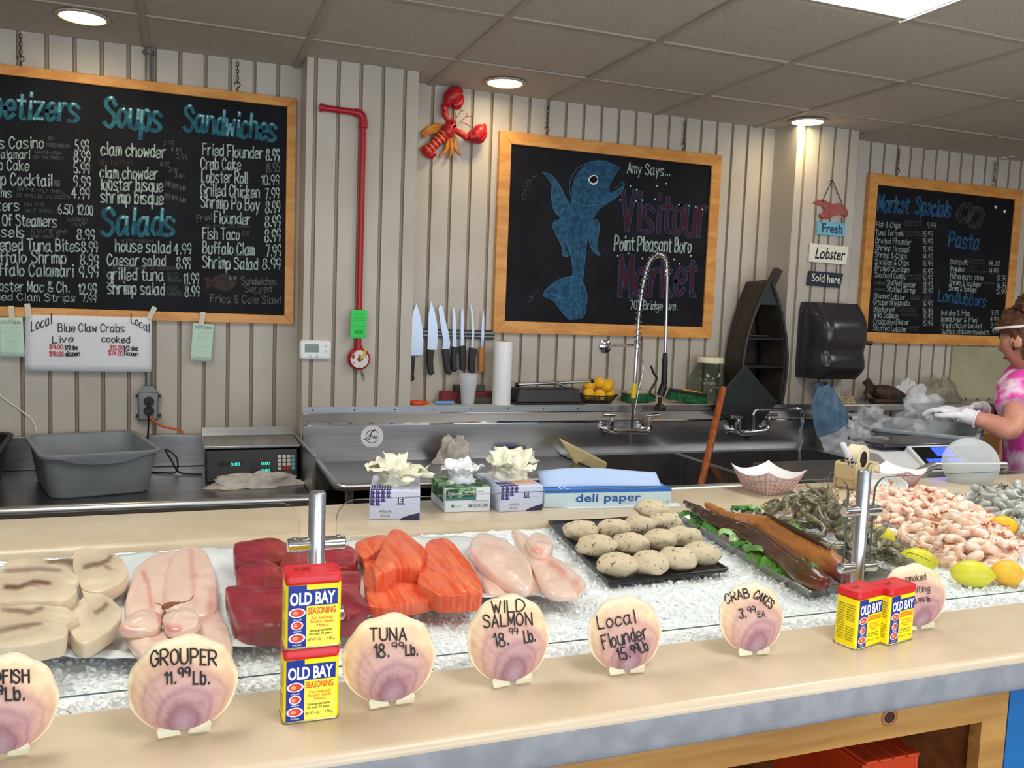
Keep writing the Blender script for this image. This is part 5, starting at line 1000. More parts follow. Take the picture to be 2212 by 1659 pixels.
# crab cakes on a black tray
z5 = zfn(1160, 980, 3.687)
q = [U(a, b, z=ICE+.014) for a, b in ((1186, 1127), (1372, 1108), (1570, 1229), (1316, 1259))]
for p in q: p.y = min(p.y, 1.94)
t = thing('black_tray', 'flat black tray of crab cakes sitting on the ice', 'tray', (sum(q, V())/4).to_tuple())
m = MB(); m.prism([V((p.x, p.y, ICE+.006)) for p in q], (0, 0, .007)); m.build('base', mat('tray_black', (22, 24, 28), rough=.35), t, bevel=.002)
m = MB(); cq = [V((p.x, p.y, ICE+.014)) for p in q]; m.tube(cq, .004, 8, closed=True); m.build('rim', MATS['tray_black'], t)
CRAB = mat('crab_cake', (218, 200, 168), rough=.75, c2=(104, 88, 62), scale=130, lo=.60, hi=.66, bump=.5, bscale=70, detail=5)
ccs = [("crab cake at the tray corner nearest the flounder, back row", 355, 612, 138, 92, -15), ("second crab cake of the tray's back row", 608, 600, 130, 72, 0), ("third crab cake of the tray's back row", 822, 572, 128, 75, 0), ("small crab cake in the back row under the topmost one", 1015, 545, 132, 76, -10), ("topmost crab cake at the back, in front of the paper box", 915, 440, 126, 80, -10),
 ("crab cake at the near end of the tray's middle row", 478, 735, 156, 108, -10), ("second crab cake of the tray's middle row", 748, 718, 146, 90, -12), ("third crab cake of the tray's middle row", 978, 690, 132, 88, -10), ("crab cake ending the middle row by the smoked fish", 1165, 662, 148, 76, -5),
 ("front corner crab cake nearest the local flounder shell", 636, 884, 155, 108, -8), ("second crab cake of the tray's front row", 898, 872, 152, 102, -10), ("third crab cake of the tray's front row", 1118, 836, 152, 106, -18), ("front row crab cake at the tray corner by the smoked fish", 1312, 796, 146, 98, -15)]
for i, (lb, x, y, rx, ry, an) in enumerate(ccs):
    zc = ICE+.034+(.026 if i in (4,) else 0)
    c = U(*z5((x, y)), z=zc); sc_ = (c-EYE).dot(FW)/FPX/3.687; mb = MB()
    mb.ell(c, (rx*sc_*1.06, ry*sc_*1.30, .024), rot('Z', an-12), 30, 18, wob=.16, wf=16, seed=i*3.3)
    tag(mb.build('crab_cake', CRAB, ang=90, loc=c), lb, 'crab cake', 'crab cakes on the black tray')
# steel tray with smoked whiting, lettuce and prawns
TS = mat('tray_steel', (190, 192, 194), rough=.25, metal=1.0)
A_, B_, C_ = U(1465, 1108, z=ICE+.022), U(1750, 1276, z=ICE+.022), U(1930, 1240, z=ICE+.022)
D_ = A_+(C_-B_); D_.y = min(D_.y, 1.94)
ctr = (A_+B_+C_+D_)/4; t = thing('steel_tray', 'shallow steel tray holding smoked whiting, lettuce and prawns', 'tray', ctr.to_tuple())
m = MB(); rings = []
for s, z in ((.90, .004), (.94, .006), (.975, .022), (1.0, .024), (1.005, .021), (.985, .019), (.95, .002), (.90, 0)):
    loop = smooth_loop([ctr+(p-ctr)*s for p in (A_, A_*.9+B_*.1, A_*.1+B_*.9, B_, B_*.9+C_*.1, B_*.1+C_*.9, C_, C_*.9+D_*.1, C_*.1+D_*.9, D_, D_*.9+A_*.1, D_*.1+A_*.9)], 3)
    rings.append([V((p.x, p.y, ICE-.001+z)) for p in loop])
N = len(rings[0]); vs = [p for r in rings for p in r]; fs = []
for i in range(len(rings)-1): fs += [(i*N+k, i*N+(k+1) % N, (i+1)*N+(k+1) % N, (i+1)*N+k) for k in range(N)]
fs += [tuple(range(N)), tuple((len(rings)-1)*N+k for k in range(N-1, -1, -1))]; m.add(vs, fs); m.build('pan', TS, t, ang=60)
z6 = zfn(1480, 1050, 4.608)
def fish(label, pts, rad, m_, zc, flat=.8, name='smoked_whiting', split=None):
    P_ = [U(*z6((p[0], p[1])), z=zc+p[2]) for p in pts]; sp = smooth_path(P_, 7); n = len(sp); R = []
    for i in range(n):
        u = i/(n-1)*(len(rad)-1); k = min(int(u), len(rad)-2); R.append(rad[k]+(rad[k+1]-rad[k])*(u-k))
    t = thing(name, label, 'smoked fish', P_[len(P_)//2])
    mb = MB(); k0 = len(mb.v); mb.tube(sp, R, 18)
    mb.v = [V((p.x, p.y, zc-.012+(p.z-zc+.012)*flat)) for p in mb.v]
    sp_ = [q for q in sp for _ in range(18)]; mb.v = [q+(p-q)*(1+.13*math.sin((i % 18)*2*PI/18*4+1)+.22*noise.noise(V((math.cos((i % 18)*PI/9)*1.8, math.sin((i % 18)*PI/9)*1.8, (i//18)*.16+zc*90)))) for i, (p, q) in enumerate(zip(mb.v, sp_))]
    mb.v = [p+V((noise.noise(p*60), noise.noise(p*60+V((5, 0, 0))), noise.noise(p*60+V((0, 5, 0)))))*.0042 for p in mb.v]
    mb.tone = [max(0, min(1, (i//18)/(n-1)*7-5.9)) for i in range(n*18)]; mb.build('body', m_, t, ang=80)
    return t, sp, R
WD = mat('smoked_skin', (70, 42, 27), rough=.32, c2=(112, 30, 20), attr='tone', coat=.5, bump=.3, bscale=60)
WG = mat('smoked_golden', (178, 112, 48), rough=.5, c2=(120, 40, 28), attr='tone', coat=.2, bump=.6, bscale=45)
t, sp, R = fish('dark whole smoked whiting lying diagonally across the steel tray', [(0, 128, .03), (90, 180, .03), (200, 255, .025), (400, 355, .02), (700, 480, .018), (1000, 690, .016), (1280, 890, .014), (1390, 960, .012)], [.005, .011, .017, .023, .025, .028, .027, .014], WD, ICE+.030)
t, sp, R = fish('golden split smoked whiting behind the dark whole one', [(210, 140, .035), (330, 215, .03), (500, 290, .025), (780, 350, .025), (1000, 480, .022), (1260, 640, .02), (1480, 770, .018), (1590, 880, .012)], [.007, .012, .017, .025, .030, .033, .030, .016], WG, ICE+.032)
m = MB(); cut = [sp[i]+V((-.006, -.004, R[i]*.80)) for i in range(len(sp)//2-4, len(sp)-8)]; m.tube(cut, [.0012+.005*math.sin(PI*i/(len(cut)-1)) for i in range(len(cut))], 8); m.build('belly_cut', mat('dark_cut', (62, 30, 20), rough=.4), t)
LET = mat('lettuce_green', (62, 128, 48), rough=.4, c2=(96, 160, 70), scale=30, sss=.05); LETP = mat('lettuce_pale', (150, 196, 116), rough=.4, c2=(186, 212, 150), scale=20)
def leaf(label, x, y, s, yaw, m_=LET, z=.03, seed=1):
    c = U(*z6((x, y)), z=ICE+z); R = rot('Z', yaw) @ rot('X', 12) @ rot('Y', 14*math.sin(seed*3)); mb = MB()
    def f(u, w):
        a = (u-.5)*2; L = w; wd = s*.85*math.sin(PI*min(1, .16+.80*L))**.6*(1+.10*math.sin(L*15+seed)*abs(a)); ru = .0045*math.sin(L*15+a*3+seed)*abs(a)**1.5+.003*math.sin(L*31+seed)*abs(a)
        return c+R @ V((a*wd+.004*math.sin(9*L+seed), (L-.5)*s*1.5, ru+.010*math.sin(PI*L)-.006*abs(a)**2))
    mb.grid(f, 14, 18); tag(mb.build('lettuce_leaf', m_, solid=.0012, loc=c), label, 'lettuce', 'lettuce leaves on the steel tray')
for k, (lb, x, y, s, yaw, m_, z) in enumerate((("lettuce leaf at the far corner of the steel tray under the fish tail", 70, 300, .042, 60, LET, .026), ("dark lettuce leaf beside the whiting's tail", 170, 360, .040, 30, LET, .022), ("lettuce leaf below the thin part of the whiting", 290, 430, .040, 100, LET, .026), ("pale rounded lettuce leaf beside the dark whiting", 460, 480, .042, 20, LETP, .034), ("lettuce leaf just below the pale one", 600, 600, .040, 70, LET, .026),
   ("bright lettuce leaf beside the whiting's belly", 730, 640, .040, 120, LET, .034), ("lettuce leaf along the tray rim by the crab cakes", 740, 700, .036, 20, LET, .024), ("lettuce leaf near the front of the tray", 880, 780, .036, 60, LET, .024), ("small lettuce leaf at the tray's front rim", 1000, 860, .026, 20, LET, .022), ("lettuce leaf behind the golden whiting's tail", 560, 235, .036, 100, LET, .03), ("pale lettuce leaf beside the prawns at the tray back", 690, 225, .038, 60, LETP, .03), ("lettuce leaf between the golden whiting and the prawns", 1060, 420, .030, 40, LET, .05), ("tiny sprig of green on the dark whiting's head", 1270, 818, .013, 40, LET, .055))):
    leaf(lb, x, y, s, yaw, m_, z, k*1.7)
# shrimp and prawns
def hook(n, r, turn=1.5*PI, L=.07):
    pts = []; x = y = 0; a = 0; ds = L/n
    for i in range(n+1): pts.append((x, y)); a = turn*(i/n)**1.1; x += ds*math.cos(a); y += ds*math.sin(a)
    return pts
def shrimp_mesh(nm, turn, mb_, mt_, L, r, whole=False):
    pts = hook(14, r, turn, L); cx_ = sum(p[0] for p in pts)/15; cy_ = sum(p[1] for p in pts)/15
    P_ = [V((p[0]-cx_, p[1]-cy_, 0)) for p in pts]; rad = [r*(.55+.55*math.sin(PI*min(1, .25+.6*i/14)))*(1-.45*(i/14)**2)*(1+.07*math.cos(i*PI)) for i in range(15)]
    t = bpy.data.objects.new(nm, None); ORG[t] = V()
    b = MB(); b.tube(P_, [q*(.6 if i == 0 else 1) for i, q in enumerate(rad)], 10); bo = b.build('body', mb_, t, ang=80)
    e = P_[-1]; d = (P_[-1]-P_[-2]).normalized(); s = V((-d.y, d.x, 0)); f = MB()
    f.tube([e-d*.002, e+d*.006], [rad[-1]*.95, rad[-1]*.5], 8)
    for k in (-1, 0, 1):
        f.prism([e+d*.004, e+d*.012+s*(k*.006-.0028), e+d*.019+s*(k*.0085), e+d*.012+s*(k*.006+.0028)], (0, 0, .0012))
    f.build('tail_fin', mt_, t, ang=30)
    if whole:
        h = P_[0]; hd = (P_[0]-P_[1]).normalized(); g = MB(); g.tube([h-hd*.004, h+hd*.010, h+hd*.024, h+hd*.036], [r*.95, r*1.05, r*.7, r*.12], 10); g.build('head', mt_, t, ang=60)
        g = MB()
        for k in range(6): q = P_[1+k]; nn = V((-(P_[2+k]-P_[1+k]).y, (P_[2+k]-P_[1+k]).x, 0)).normalized(); g.tube(smooth_path([q+nn*r*.8, q+nn*(r*1.4)+V((0, 0, .003)), q+nn*(r*2.0)+V((.003, 0, -.002))], 3), .0009, 4)
        for k in (-1, 1): g.tube(smooth_path([h+hd*.033, h+hd*.055+V((0, .01*k, .008)), h+hd*.06+V((.02*k, .035*k, .004)), h+hd*.03+V((.03*k, .06*k, 0))], 4), .0007, 4)
        g.build('legs_and_feelers', mat('feeler_brown', (110, 76, 56)), t, ang=0)
    return t
CK = mat('cooked_shrimp', (250, 226, 206), rough=.3, c2=(244, 180, 146), scale=55, lo=.46, hi=.68, coat=.25, sss=.1); CKT = mat('cooked_tail', (216, 138, 100), rough=.35, c2=(166, 84, 66), scale=60)
RWS = mat('raw_shrimp', (196, 198, 190), rough=.22, c2=(168, 172, 166), scale=40, coat=.4, sss=.1); RWT = mat('raw_tail', (84, 80, 74), rough=.35, c2=(120, 112, 100), scale=60)
PRH = mat('raw_prawn_head', (104, 98, 76), rough=.3, c2=(150, 138, 96), scale=50)
def poly_in(p, pg):
    c = False; j = len(pg)-1
    for i in range(len(pg)):
        if (pg[i][1] > p[1]) != (pg[j][1] > p[1]) and p[0] < (pg[j][0]-pg[i][0])*(p[1]-pg[i][1])/(pg[j][1]-pg[i][1])+pg[i][0]: c = not c
        j = i
    return c
def edge_d(p, pg): return min(seg_d(p[0], p[1], [pg[i], pg[(i+1) % len(pg)]]) for i in range(len(pg)))
def heap(protos, label, cat, group, pxs, hmax, n, seed, flatness=.5, zadd=.010, fall=.09, mind=.017):
    pg = [tuple(U(x, y, z=ICE+.02).xy) for x, y in pxs]; pg = [(a, min(b, 1.935)) for a, b in pg]; rr = random.Random(seed); used = []; k = 0; tries = 0
    x0, x1 = min(p[0] for p in pg), max(p[0] for p in pg); y0, y1 = min(p[1] for p in pg), max(p[1] for p in pg); first = {}
    while k < n and tries < n*60:
        tries += 1
        p = (rr.uniform(x0, x1), rr.uniform(y0, y1))
        if not poly_in(p, pg): continue
        if any((p[0]-q[0])**2+(p[1]-q[1])**2 < mind**2 for q in used): continue
        used.append(p); d = edge_d(p, pg); h = hmax*min(1, d/fall)**.7
        low = rr.random() < .15
        z = ICE+zadd+h*(.75 if low else 1)
        pr = rr.choice(protos); c = copy_tree(pr); k += 1
        c.location = (p[0], p[1], z)
        c.rotation_euler = (rr.gauss(0, flatness)+(PI if rr.random() < .5 else 0), rr.gauss(0, flatness), rr.uniform(0, 2*PI)); c.scale = (1, 1, 1)
        tag(c, label, cat, group)
    for pr in protos:
        for ch in list(pr.children): bpy.data.objects.remove(ch)
        bpy.data.objects.remove(pr)
    return k
ck = [shrimp_mesh('cooked_shrimp', tn, CK, CKT, L, r) for tn, L, r in ((4.4, .078, .0108), (3.6, .074, .0102), (4.9, .082, .0112))]
heap(ck, 'peeled pink cooked shrimp in the big heap behind the lemons', 'shrimp', 'cooked shrimp in the heap', ((1775, 1118), (1812, 1082), (1900, 1068), (1945, 1062), (2000, 1078), (2075, 1098), (2110, 1118), (2160, 1140), (2205, 1190), (2185, 1215), (2130, 1232), (2090, 1226), (2040, 1202), (1985, 1176), (1940, 1160), (1890, 1150), (1820, 1140)), .060, 230, 5, mind=.0165)
rw = [shrimp_mesh('raw_shrimp', tn, RWS, RWT, L, r) for tn, L, r in ((3.2, .078, .0112), (4.2, .078, .0108))]
heap(rw, 'grey raw peeled shrimp in the heap beyond the cooked shrimp', 'shrimp', 'raw shrimp in the heap', ((2065, 1078), (2120, 1055), (2230, 1040), (2320, 1060), (2330, 1130), (2260, 1170), (2190, 1168), (2130, 1128)), .055, 110, 8, mind=.0175)
wp = [shrimp_mesh('prawn', tn, PRB, PRH, .085, .0095, True) for tn in (2.2, 3.0)]
heap(wp, 'grey-green whole prawn with head and feelers in the heap by the smoked fish', 'prawn', 'whole prawns beside the smoked fish', ((1655, 1098), (1700, 1080), (1770, 1085), (1830, 1115), (1850, 1150), (1905, 1190), (1965, 1235), (1930, 1250), (1860, 1215), (1800, 1180), (1740, 1165), (1700, 1140), (1672, 1118)), .045, 44, 12, zadd=.022, mind=.022, fall=.06)
# lemons on the ice
for lb, x, y, L, r, az, m_, dz in (("whole yellow lemon at the front edge of the shrimp, behind the smoked whiting shell", 1982, 1212, .042, .029, 155, LEMG, 0), ("pointed yellow-green lemon on the ice, second from the whiting shell", 2100, 1240, .044, .029, 155, LEMG, 0), ("short orange-yellow lemon at the front of the ice near the frame edge", 2176, 1238, .034, .028, 160, LEM, 0), ("lemon half hidden behind the steel post by the prawns", 1900, 1162, .038, .030, 170, LEMG, .004), ("lemon between the cooked and the raw shrimp", 2168, 1137, .034, .027, 140, LEM, .018), ("lemon peeking out at the back of the prawn heap", 1800, 1103, .034, .026, 160, LEM, .012), ("lemon wedged at the far side of the cooked shrimp heap", 2068, 1103, .030, .024, 150, LEM, .03)):
    c = U(x, y, z=ICE+.025+dz); lemon(lb, c, L, r, az+180, -4, m_, 'lemons on the ice')
# ================================================================== scallop shell price markers on the front ledge
def shell_material():
    m = mat('scallop_shell', (228, 214, 188), rough=.5, c2=(150, 108, 116), bump=.25, bscale=90); nt = m.node_tree
    b = nt.nodes['Principled BSDF']; at = nt.nodes.new('ShaderNodeAttribute'); at.attribute_name = 'tone'
    tc = nt.nodes.new('ShaderNodeTexCoord'); nz = nt.nodes.new('ShaderNodeTexNoise'); nz.inputs['Scale'].default_value = 32; nz.inputs['Detail'].default_value = 6
    nt.links.new(tc.outputs['Object'], nz.inputs['Vector'])
    ma = nt.nodes.new('ShaderNodeMath'); ma.operation = 'MULTIPLY_ADD'; ma.inputs[1].default_value = .42; nt.links.new(nz.outputs[0], ma.inputs[0]); nt.links.new(at.outputs['Fac'], ma.inputs[2])
    mi = nt.nodes.new('ShaderNodeMath'); mi.operation = 'SUBTRACT'; mi.inputs[1].default_value = .21; nt.links.new(ma.outputs[0], mi.inputs[0])
    r = nt.nodes.new('ShaderNodeValToRGB'); nt.links.new(mi.outputs[0], r.inputs[0]); e = r.color_ramp.elements
    e[0].position = 0; e[0].color = rgb((188, 168, 172)); e[1].position = 1; e[1].color = rgb((236, 226, 196))
    for p, c in ((.12, (166, 128, 138)), (.26, (150, 104, 112)), (.38, (188, 146, 142)), (.46, (174, 128, 130)), (.60, (206, 164, 148)), (.68, (196, 150, 136)), (.80, (222, 184, 152)), (.90, (232, 206, 166))):
        q = e.new(p); q.color = rgb(c)
    for l in list(b.inputs['Base Color'].links): nt.links.remove(l)
    nt.links.new(r.outputs[0], b.inputs['Base Color']); return m
SHM = shell_material(); EARM = mat('shell_ear', (224, 218, 184), rough=.5, c2=(206, 196, 164), scale=60, bump=.3, bscale=120)
PEN = mat('marker_black', (28, 22, 24), rough=.6)
def scallop(label, base, hw, top, texts, tilt=14, yaw=0, lean=0):
    # base = photo pixel of the hinge on the ledge, hw = pixel half-width at mid height, top = pixel height of the rim
    B = U(base[0], base[1], z=CT); n0 = rot('Z', yaw) @ rot('X', -tilt) @ V((0, -1, 0)); n0.normalize(); X = rot('Z', yaw) @ V((1, 0, 0)); Yv = n0.cross(X)*-1
    if Yv.z < 0: Yv = -Yv
    X = X*math.cos(math.radians(lean))+Yv*math.sin(math.radians(lean)); Yv = n0.cross(X)*-1
    if Yv.z < 0: Yv = -Yv
    B = B+V((0, 0, .0005))
    def plane(px, py):
        d = U(px, py, y=2.0)-EYE; t = (B-EYE).dot(n0)/d.dot(n0); p = EYE+d*t-B; return p.dot(X), p.dot(Yv)
    H = plane(base[0], top)[1]; W = plane(base[0]+hw, (base[1]+top)/2)[0]-plane(base[0]-hw, (base[1]+top)/2)[0]; y0 = .05*H
    D = (H-y0); bul = .030*H/.13
    def surf(t, th):
        L = D*math.cos(th)**.85 if abs(th) < PI/2-1e-4 else 0; u = t*L*math.sin(th)*W/D; v = y0+t*L*math.cos(th)
        return u, v
    def hgt(u, v):
        uu = u*2/W; vv = (v-y0-D/2)*2/D; r2 = min(1, uu*uu+vv*vv); th = math.atan2(u*D/W, max(v-y0, 1e-5))
        return bul*(1-r2)**.75+.0004*math.cos(th*44)*min(1, 2.2*(v-y0)/D)*(.4+.6*r2)
    t = thing('scallop_shell', label, 'shell', B, 'scallop shell price markers')
    m = MB(); nt_, nr = 96, 22
    def f(i, j):
        th = (-.5+i)*2*(PI/2*.985); tt = j*(1+.012*math.sin(th*17)*(j > .95)); u, v = surf(tt, th)
        dist = math.hypot(u*2/W*.5, (v-y0)/D)
        return B+X*u+Yv*v+n0*(hgt(u, v)+.0005)
    def tf(i, j):
        th = (-.5+i)*2*(PI/2*.985); u, v = surf(j, th); return max(.01, min(1, j*(.90+.10*math.cos(th))+.03*math.sin(j*26)))
    m.grid(f, nt_, nr, 0, tf); m.build('fan', SHM, t, ang=70, solid=.0022)
    m = MB(); e = W*.245
    for s in (-1, 1):
        pts = [B+X*(s*.03*W)+Yv*.002, B+X*(s*e)+Yv*.001, B+X*(s*e*1.08)+Yv*(.09*H), B+X*(s*e*.86)+Yv*(.17*H), B+X*(s*.05*W)+Yv*(.10*H)]
        m.prism([p+n0*.002 for p in pts], n0*.0035)
    m.build('hinge_ear', EARM, t, bevel=.001)
    m = MB()
    for tx in texts:
        s_, tot = strokes(tx[0]); x0, yy0, x1, yy1, h = tx[1:6]; L = math.hypot(x1-x0, yy1-yy0); nx, ny = (yy1-yy0)/L, -(x1-x0)/L; bend = tx[6] if len(tx) > 6 else 0
        for q in s_:
            jx, jy = random.uniform(-1, 1)*.03*h, random.uniform(-1, 1)*.03*h; pts = []
            if len(q) == 2: q = [q[0]+(q[1]-q[0])*k/6 for k in range(7)]
            for p in q:
                s = p.x/tot; hx = p.y*h+bend*4*s*(1-s); px = x0+(x1-x0)*s+nx*hx+jx; pyy = yy0+(yy1-yy0)*s+ny*hx+jy
                d = (U(px, pyy, y=2.0)-EYE); hh = .003
                for _ in range(6):
                    p3 = EYE+d*((B+n0*(hh+.0035)-EYE).dot(n0)/d.dot(n0)); u, v = (p3-B).dot(X), (p3-B).dot(Yv); hh = hgt(u, v)
                pts.append(p3)
            ribbon(m, pts, .0021 if h > 15 else .0013, n0)
    m.build('hand_lettering', PEN, t, ang=0); return t
scallop('scallop shell price marker at the frame edge ending in FISH', (8, 1638), 112, 1413, [("SWORDFISH", -88, 1478, 62, 1474, 27), ("17.", -62, 1512, -35, 1512, 26), ("99", -28, 1500, 6, 1499, 17), ("Lb.", 13, 1513, 52, 1511, 27)], 12)
scallop('largest scallop shell, hand-lettered GROUPER 11.99 Lb', (398, 1589), 113, 1372, [("GROUPER", 326, 1440, 468, 1438, 32, 5), ("11.", 356, 1478, 380, 1477, 25), ("99", 386, 1462, 411, 1460, 18), ("Lb.", 418, 1478, 452, 1478, 27)], 14, 0, 1)
scallop('scallop shell hand-lettered TUNA 18.99 Lb beside the stacked tins', (846, 1526), 96, 1325, [("TUNA", 800, 1384, 878, 1382, 26), ("18.", 810, 1421, 840, 1419, 28), ("99", 847, 1402, 872, 1401, 13), ("Lb.", 878, 1416, 902, 1415, 22)], 12, 0, 2)
scallop('scallop shell hand-lettered WILD SALMON 18.99 Lb', (1106, 1482), 84, 1283, [("WILD", 1063, 1324, 1133, 1320, 25), ("SALMON", 1045, 1356, 1150, 1349, 26), ("18.", 1070, 1398, 1099, 1393, 28), ("99", 1101, 1371, 1119, 1369, 13), ("Lb.", 1134, 1388, 1156, 1385, 25)], 14, 0, 2)
scallop('scallop shell hand-lettered Local Flounder 15.99 Lb', (1352, 1457), 75, 1287, [("Local", 1293, 1359, 1373, 1345, 28), ("Flounder", 1305, 1402, 1400, 1379, 30), ("15.", 1337, 1427, 1361, 1421, 25), ("99", 1366, 1412, 1382, 1407, 17), ("Lb", 1386, 1410, 1402, 1404, 22)], 14, 0, -2)
scallop('scallop shell hand-lettered CRAB CAKES 3.99 EA', (1626, 1417), 65, 1258, [("CRAB", 1569, 1305, 1620, 1291, 20, 3), ("CAKES", 1626, 1291, 1664, 1316, 18, 3), ("3.", 1599, 1336, 1612, 1334, 20), ("99", 1617, 1325, 1633, 1322, 13), ("EA.", 1638, 1333, 1657, 1332, 12)], 14, 0, -3)
scallop('scallop shell hand-lettered smoked whiting behind the square tins', (1981, 1362), 66, 1217, [("smoked", 1957, 1257, 2001, 1252, 14), ("whiting", 1964, 1281, 2009, 1278, 14), ("8.99 lb", 1975, 1304, 2010, 1299, 10)], 14, 0, 0)
# ================================================================== yellow seasoning tins
TY = mat('tin_yellow', (246, 222, 20), rough=.3); TR_ = mat('tin_red_lid', (206, 34, 40), rough=.4); TB = mat('tin_blue', (26, 46, 140), rough=.3); TW = mat('tin_white', (238, 242, 248), rough=.4)
TOR = mat('tin_orange_print', (222, 84, 28), rough=.4); TOV = mat('tin_oval_red', (214, 60, 40), rough=.4); TBK = mat('tin_black_print', (50, 48, 30), rough=.5); TMET = mat('tin_rim', (170, 160, 120), rough=.35, metal=.8)
def tin(label, loc, yaw, w=.0685, d=.043, h=.0815, price=True):
    t = thing('seasoning_tin', label, 'tin', loc, 'yellow seasoning tins'); R = rot('Z', yaw); C = V(loc)
    P = lambda x, y, z: C+R @ V((x, y, z)); nf = R @ V((0, -1, 0)); ns = R @ V((-1, 0, 0)); up = V((0, 0, 1))
    def rr(sx, sy, r=.006, n=4):
        return [(qx*(sx/2-r)+r*math.cos(math.radians(a0+90*i/n)), qy*(sy/2-r)+r*math.sin(math.radians(a0+90*i/n))) for qx, qy, a0 in ((1, 1, 0), (-1, 1, 90), (-1, -1, 180), (1, -1, 270)) for i in range(n+1)]
    def can(mb, prof, mi=0):
        ring = [[P(x, y, z) for x, y in rr(w+g, d+g)] for g, z in prof]; N = len(ring[0])
        mb.add([p for q in ring for p in q], [tuple(range(N-1, -1, -1)), tuple((len(ring)-1)*N+k for k in range(N))]+[(i*N+k, i*N+(k+1) % N, (i+1)*N+(k+1) % N, (i+1)*N+k) for i in range(len(ring)-1) for k in range(N)], mi)
    m = MB(); can(m, [(.001, 0), (.0015, .0015), (0, .003), (0, h)]); m.build('can_body', TY, t, ang=40)
    m = MB(); can(m, [(.001, 0), (.0024, .0008), (.0024, .0018), (.0008, .0028)]); m.build('bottom_seam', TMET, t)
    m = MB(); can(m, [(-.003, h), (-.002, h+.0015), (.001, h+.003), (.001, h+.011), (-.002, h+.0135), (-.005, h+.0135), (-.006, h+.0125)]); m.build('lid', TR_, t, ang=40)
    F = lambda u, v: P(-w/2+.003+(w-.006)*u, -d/2-.0003, .003+(h-.003)*v)
    def fq(mb, u0, v0, u1, v1, l, mi=0): mb.add([F(u0, v0)+nf*l, F(u1, v0)+nf*l, F(u1, v1)+nf*l, F(u0, v1)+nf*l], [(0, 1, 2, 3)], mi)
    m = MB(); fq(m, 0, 0, .355, 1, .0002); fq(m, .355, .66, .97, .92, .0002); lb = m.build('blue_label', TB, t, ang=0)
    def pt(s, u0, u1, v, hv, mm, nm, bold=0.0): printed(s, F(u0, v), F(u1, v), F(0, hv)-F(0, 0), nm, mm, t, nf, bold, .0006)
    pt("OLD BAY", .03, .92, .69, .19, TW, 'brand_lettering', .035)
    pt("SEASONING", .385, .93, .525, .105, TOR, 'title_lettering', .01)
    for s, v, a, b in (("For Seafood,", .435, .46, .88), ("Poultry, Salads,", .375, .44, .90), ("Meats", .315, .56, .78)): pt(s, a, b, v, .045, TOR, 'small_lettering')
    for s, v, a, b in (("Some great taste", .235, .42, .86), ("for over 75 years", .18, .42, .86)): pt(s, a, b, v, .04, TBK, 'small_lettering', .01)
    pt("NET WT 6 OZ", .385, .66, .085, .045, TBK, 'small_lettering'); pt("170 g", .78, .92, .085, .045, TBK, 'small_lettering')
    m = MB()
    for v, rx in ((.56, .15), (.355, .11), (.15, .15)):
        c = F(.175, v); xx = R @ V((1, 0, 0))
        for s, l, mi in ((1, .0006, 0), (.78, .0009, 1)):
            m.add([c+xx*(rx*w*s*math.cos(a))+up*(.075*h*s*(1 if rx > .12 else .95)*math.sin(a))+nf*l for a in [2*PI*k/20 for k in range(20)]], [tuple(range(20))], mi)
        m.add([c+xx*(rx*w*.35*math.cos(a)-.002)+up*(.03*h*math.sin(a))+nf*.0012 for a in [2*PI*k/12 for k in range(12)]], [tuple(range(12))], 2)
    m.build('picture_oval', [TW, TOV, mat('oval_light', (240, 150, 110), rough=.4)], t, ang=0)
    for s, v in (("CRAB", .435), ("SHRIMP", .245), ("CHICKEN", .025)): pt(s, .09, .26, v, .028, TW, 'small_lettering')
    Sd = lambda u, v: P(-w/2-.0003, d/2-.003-(d-.006)*u, .003+(h-.003)*v)
    m = MB(); rr2 = random.Random(4)
    for i in range(15):
        for a, b in ((.08, .44), (.52, .94)):
            if a > .5 and 5 < i < 8: continue
            v = .12+.052*i; u = a
            while u < b-.03:
                e = min(b, u+rr2.uniform(.04, .1)); m.add([Sd(u, v)+ns*.0003, Sd(e, v)+ns*.0003, Sd(e, v+.022)+ns*.0003, Sd(u, v+.022)+ns*.0003], [(0, 1, 2, 3)]); u = e+.02
    m.build('side_print', mat('tin_olive_print', (150, 132, 20), rough=.5), t, ang=0)
    if price:
        m = MB(); write(m, "5.99", P(-w*.30, -d*.05, h+.0135), P(-w*.06, -d*.05, h+.0135), R @ V((0, .0075, 0)), .0011, up, .0006, .02); m.build('pen_price', PEN, t, ang=0)
    return t
c0 = U(612, 1567, z=CT); c1 = U(731, 1552, z=CT)
tin('lower yellow seasoning tin of the stack of two', ((c0.x+c1.x)/2, (c0.y+c1.y)/2+.0225, CT+.0002), 0, price=False)
tin('upper yellow seasoning tin stacked on top of another', ((c0.x+c1.x)/2+.001, (c0.y+c1.y)/2+.0225, CT+.0955), 0)
for lb, (x, y), yw in (('yellow seasoning tin of the side-by-side pair, nearest the crab cake shell', (1848, 1406), 13), ('yellow seasoning tin of the side-by-side pair, touching the whiting shell', (1917, 1396), 11)):
    p = U(x, y, z=CT); R = rot('Z', yw); q = p+R @ V((.0685/2, .043/2, 0)); tin(lb, (q.x, q.y, CT+.0002), yw)
